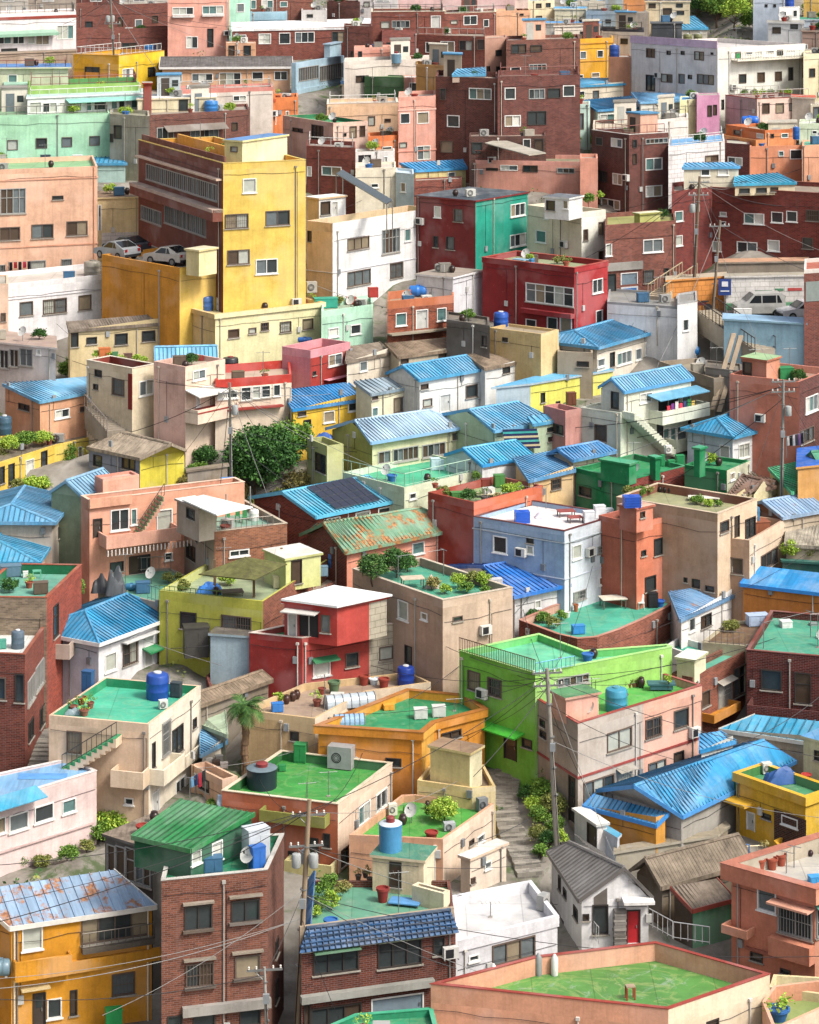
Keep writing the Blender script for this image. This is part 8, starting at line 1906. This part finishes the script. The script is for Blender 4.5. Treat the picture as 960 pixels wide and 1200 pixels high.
for k in range(44):
 a=k*2.4;el=rp.uniform(-.7,1.15);L=rp.uniform(.95,1.3);fr=MB();p0=prev;d0=Vector((cos(a)*cos(el),sin(a)*cos(el),sin(el)))
 m_=gm_[0]if el>-.3 else leafmat('8a7a4c','a8985c')
 for j in range(9):
  p1=p0+d0*(L/9);d0=(d0+Vector((0,0,-.16))).normalized();sd=d0.cross(Vector((0,0,1))).normalized()
  w_=.42*sin(pi*(j+1.5)/11)
  for s_ in(-1,1):
   e=p1+sd*s_*w_+d0*.22-Vector((0,0,.06));fr.face([p0,p0+d0*.09,e],m_,[(0,0)]*3);fr.face([p1,p1+d0*.09,e+d0*.14],m_,[(0,0)]*3)
  fr.tube(p0,p1,.016,m_,3);p0=p1
 fr.build('frond',pl)
def LANES(gz,hitg):
 m=brick('9c968c','aaa498',.4,.2)
 for nm,cl,w in(('lane',[(600,880),(597,905),(592,930),(592,955),(600,980),(612,1005),(622,1032)],.75),('footpath',[(265,470),(180,500),(150,520),(135,545)],1.2),('footpath',[(230,555),(250,600),(262,640)],1.2),('footpath',[(60,850),(45,890),(38,915)],1.0)):
  mb=MB();pts=[p for p in(hitg(*c)for c in cl)if p]
  for a,b in zip(pts,pts[1:]):
   d=b-a;d.z=0;L=d.length
   if L<.1:continue
   d.normalize();s=Vector((-d.y,d.x,0));k=max(1,int(L/.45))
   for i in range(k):
    p=a+(b-a)*(i/k);zt=max(gz(p.x,p.y),gz((p+s*w*.5).x,(p+s*w*.5).y),gz((p-s*w*.5).x,(p-s*w*.5).y))+.06
    mb.box(Vector((p.x,p.y,zt-.8))-s*w,d*(L/k+.01),s*2*w,(0,0,.8),m)
  o=mb.build(nm,None);o['kind']='structure'
at(2,4)
for i,(x,y,w,h,k)in enumerate([(-10,395,80,60,'dark'),(-20,440,60,50,'mid'),(15,470,50,44,'olive'),(-35,490,60,50,'mid'),(0,520,50,46,'lime'),(-60,540,44,40,'dark'),(20,560,50,50,'mid'),(-30,585,50,40,'lime'),(-70,470,30,30,'mid'),(30,520,70,70,'dark'),(-5,555,70,60,'mid'),(35,600,60,60,'olive'),(0,500,80,60,'dark'),(-15,630,50,44,'mid'),(40,650,50,44,'mid'),(-20,680,44,40,'olive'),(15,710,44,40,'dark'),(55,700,40,36,'lime'),(-10,750,40,36,'mid'),(-190,600,36,30,'olive')]):
 bush(None,x-8,y,w*1.7,h*1.6,'planted pot shrub along the brick lane below the lime green house',k,group='shrubs along the brick lane')
for i,(x,y,c)in enumerate([(-50,500,'b83a30'),(-20,520,'c84434'),(10,545,'a85038'),(-65,520,'8a4a38'),(-35,560,'b04838'),(-10,600,'a03c30')]):
 p=pot(None,x,y,20,15,'red or brown pot among the shrubs along the brick lane','lime',c,group='pots along the brick lane');grounded(p,x,y)
at(0,4)
for i,(x,y,w,h,k)in enumerate([(740,230,60,30,'dry'),(780,190,40,30,'mid'),(830,640,60,40,'olive'),(740,580,50,40,'mid')]):bush(None,x,y,w,h,'weedy plant in the yards around the palm tree',k,group='weedy plants around the palm tree')
by2=flat('brickplanter','brick_yard','small red brick walled yard with plants left of the red house',[(725,95),(748,165),(870,70),(850,10)],200,['B8a4438','B9a4c40'],par=.4,deck='8a7458',inner='8a4a3c')
for x,y in((760,60),(790,50),(820,45),(770,90)):bush(by2,x,y,34,34,'pot plant in the small red brick yard','olive',group='pot plants in the small red brick yard')
crate(by2,840,20,30,26,34,'dark red box at the end of the small red brick yard','8a2f2c')
at(0,2)
ff('wallA','stone_wall','stone terrace wall under the big tree beside the utility pole',660,520,800,500,570,['~9a8c7a'],'',dep=.5,par=0,deck='9a8c7a',small=True)
ramp_stair('stone_steps',(345,285),y2Y(380+300/3),(425,375),y2Y(380+385/3),2.2,'flight of grey stone steps beside the cream and red trimmed house',12,'a09484','8a8078')
for x,y,w,h,k in((700,545,110,60,'mid'),(760,600,110,50,'olive'),(840,640,100,50,'dry'),(660,600,90,40,'dry'),(900,680,110,50,'olive'),(390,560,60,30,'mid'),(110,330,70,40,'mid')):bush(None,x,y,w,h,'scrubby bush on the slope around the big tree',k,group='scrubby bushes on the slope')
tree(900,620,220,200,'wide dark tree crown in front of the big dense tree','dark',dense=1.3,trunk=.15)
# ---- small stair rooms and rails on the flat roofs of the upper rows
hr=random.Random(12)
for key,H in list(HS.items()):
 if H.root.get('label')is None or key.startswith('crest')or len(H.poly)!=4 or H.deck==H.top:continue
 ypx=-H.top/H.poly[0].y*F+YH
 if ypx>175 or ypx<-2 or key in('yellowtower','lilac'):continue
 a,b,c,d=offset(H.poly,.25);e=(b-a);L=e.length;g=(d-a);D=g.length
 if L<4 or D<3.5:continue
 e.normalize();g.normalize();r_=hr.random()
 if r_<.55:
  w,dd,h=hr.uniform(1.9,2.8),min(2.4,D*.5),hr.uniform(1.9,2.3);u=hr.uniform(.3,L-w-.3);o=a+e*u+g*(D-dd-.1)
  m=W_(hr.choice(['ece4d4','d8c8b0','e8b8a0','B8a4c40','c8d4d8','e0d8c0']));mb=MB();mb.box((o.x,o.y,H.deck),e.to_3d()*w,g.to_3d()*dd,(0,0,h),m);mb.box(Vector((o.x,o.y,H.deck+h))-(e.to_3d()+g.to_3d())*.12,e.to_3d()*(w+.24),g.to_3d()*(dd+.24),(0,0,.12),W_(hr.choice(['c8c0b0','8f8a80','4f94cc'])));mb.build('stair_room',H.root)
  mb=MB();q=o+e*.4-g*.03;mb.box((q.x,q.y,H.deck),e.to_3d()*.8,g.to_3d()*.03,(0,0,1.7),plain(hr.choice(['4a4038','6f7a80','b8b8b0']),.5));mb.build('stair_room_door',H.root)
  if w>2.2:mb=MB();q=o+e*1.45-g*.03;mb.box((q.x,q.y,H.deck+.9),e.to_3d()*.6,g.to_3d()*.03,(0,0,.6),G_DARK);mb.build('stair_room_window',H.root)
 if r_>.4:
  rb=MB();z_=H.top+.03;P4=[Vector((p.x,p.y,z_))for p in(d,a,b,c)];railing_mb(rb,P4,.75,plain(hr.choice(['b8b4ac','8a4a40','6f6a64','dcdcd8']),.5),.9,.025);rb.build('roof_railing',H.root)
  # ---- clutter on the remaining flat roofs: one of each kind per roof, named after the house
STOP={'the','a','of','in','with','and','at','on','its','by','to','behind','beside','under','over','from','between','below','right','left','small','two','long','white','front','top','brown','flat','red','dark','upper','three','green','blue'}
def short(lab):
 w=lab.split()[:9]
 while w and w[-1]in STOP:w.pop()
 return ' '.join(w)
cr_=random.Random(21)
used=set()
for key,H in list(HS.items()):
 if key.startswith('crest')or H.root.get('label')is None or H.deck==H.top or key in('curved','pinkgreen','whiteflat','salmon','parkdeck','brownyard')or len(H.poly)<4:continue
 lab=short(H.root['label'])
 if lab in used or key in('brickB','stairhouse','orange','greendeck','plantedbeige','iceblue','tanblocks'):continue
 used.add(lab)
 I=offset(H.poly,.7);a,b,c,d=I[0],I[1],I[2],I[3]
 if(b-a).length<1.5 or(c-b).length<1.5:continue
 def rp_():
  u,v=cr_.uniform(.08,.92),cr_.uniform(.05,.6);q=(a*(1-u)+b*u)*(1-v)+(d*(1-u)+c*u)*v;return Vector((q.x,q.y,H.deck))
 for kind in cr_.sample(['pot','ac','box','jar','aerial','dish','tub','plant'],3):
  q=rp_();cx=((q.x/q.y*F+480)-OX)*3;cy=((-q.z/q.y*F+YH)-OY)*3;s=1/m_per(q)
  if kind=='pot':pot(H,cx,cy,.5*s,.4*s,'potted plant on the roof of the '+lab,cr_.choice(['mid','lime','olive']),cr_.choice(['a8573f','8a4a3c','6a6460']),group='clay pots on the roofs')
  elif kind=='tub':pot(H,cx,cy,.7*s,.45*s,'round tub on the roof of the '+lab,None,cr_.choice(['9a3228','2f6fb8','7a3a30']),group='tubs on the roofs')
  elif kind=='plant':bush(H,cx,cy,1.3*s,.9*s,'bushy plant on the roof of the '+lab,cr_.choice(['mid','lime','dark']),group='bushy plants on the roofs')
  elif kind=='ac':aircon(H,cx,cy,.8*s,.65*s,'air conditioner on the roof of the '+lab,cr_.choice(['d8d8d0','a8a8a4']),cr_.uniform(-.4,.6))
  elif kind=='box':crate(H,cx,cy,.9*s,.6*s,.7*s,'storage box on the roof of the '+lab,cr_.choice(['8f8a80','3f6f94','b8b0a0','6a5a4c']),group='storage boxes on the roofs')
  elif kind=='jar':jar(H,cx,cy,.5*s,.6*s,'sauce jar on the roof of the '+lab,'3a2a26')
  elif kind=='aerial':antenna(H,cx,cy,2.2*s,'television aerial on the roof of the '+lab)
  else:dish(H,cx,cy,.8*s,'satellite dish on the roof of the '+lab)
  # ---- the village goes on past both edges of the picture
OX,OY=0,0
er=random.Random(31)
ecols=[('f0dcc0','cream'),('e8b090','peach'),('B8a4c40','brick'),('f0ece4','white'),('c8d8e4','pale blue'),('e8c060','yellow'),('c8b8a4','tan'),('B9a5c50','brown brick'),('a8d4b4','mint'),('e0906c','salmon')]
edk=['5fae90','b0a898','6fa880','5f9cc8','a89c90','6fb0e4']
def toP(x,y,z):return((x/y*F+480)*3,(-z/y*F+YH)*3)
n_=0
for side in(-1,1):
 Y=118.0
 while Y<330:
  for colm in range(2 if Y<250 else 1):
   w=er.uniform(7,10);d=er.uniform(7,9.5);h=er.choice([3.2,5.6,6.2,8.4])if Y<240 else er.choice([3.2,5.8])
   xe=(480/F)*(Y+d)+1.4+colm*11.5+er.uniform(0,1)
   if side>0:x0=xe+1.0
   else:x0=-xe-w-1.0
   yaw=er.uniform(-.22,.22)*.6;ex=Vector((cos(yaw),sin(yaw)));ey=Vector((-sin(yaw),cos(yaw)))
   A=Vector((x0,Y));poly=[A,A+ex*w,A+ex*w+ey*d,A+ey*d]
   zb=terr_z(Y);Z=zb+h+.5;c,cn=ecols[n_%10];ws=''
   for fl in range(int(h/2.7)):
    for k in range(er.choice([2,3])):
     u=.9+k*(w-2)/2.6;q=A+ex*u;q2=A+ex*(u+er.choice([1.1,1.6]));zc=zb+.9+fl*2.75
     a_=toP(q.x,q.y,zc+1.25);b_=toP(q2.x,q2.y,zc);ws+='%.1f %.1f %.1f %.1f %s;'%(a_[0],a_[1],b_[0],b_[1],er.choice('wbgb'))
   p0=toP(A.x,A.y,Z)
   H=flat('edge%d'%n_,'edge_house','small %s house standing outside the %s edge of the picture'%(cn,'left' if side<0 else 'right'),[p0],toP(A.x,A.y,zb)[1],[c],par=.45,deck=er.choice(edk),wins={0:ws},raw=poly,Yc=A.y,small=True)
   H.root['group']='houses past the %s edge'%('left' if side<0 else 'right');n_+=1
  Y+=er.uniform(10.5,12.5)
finish()
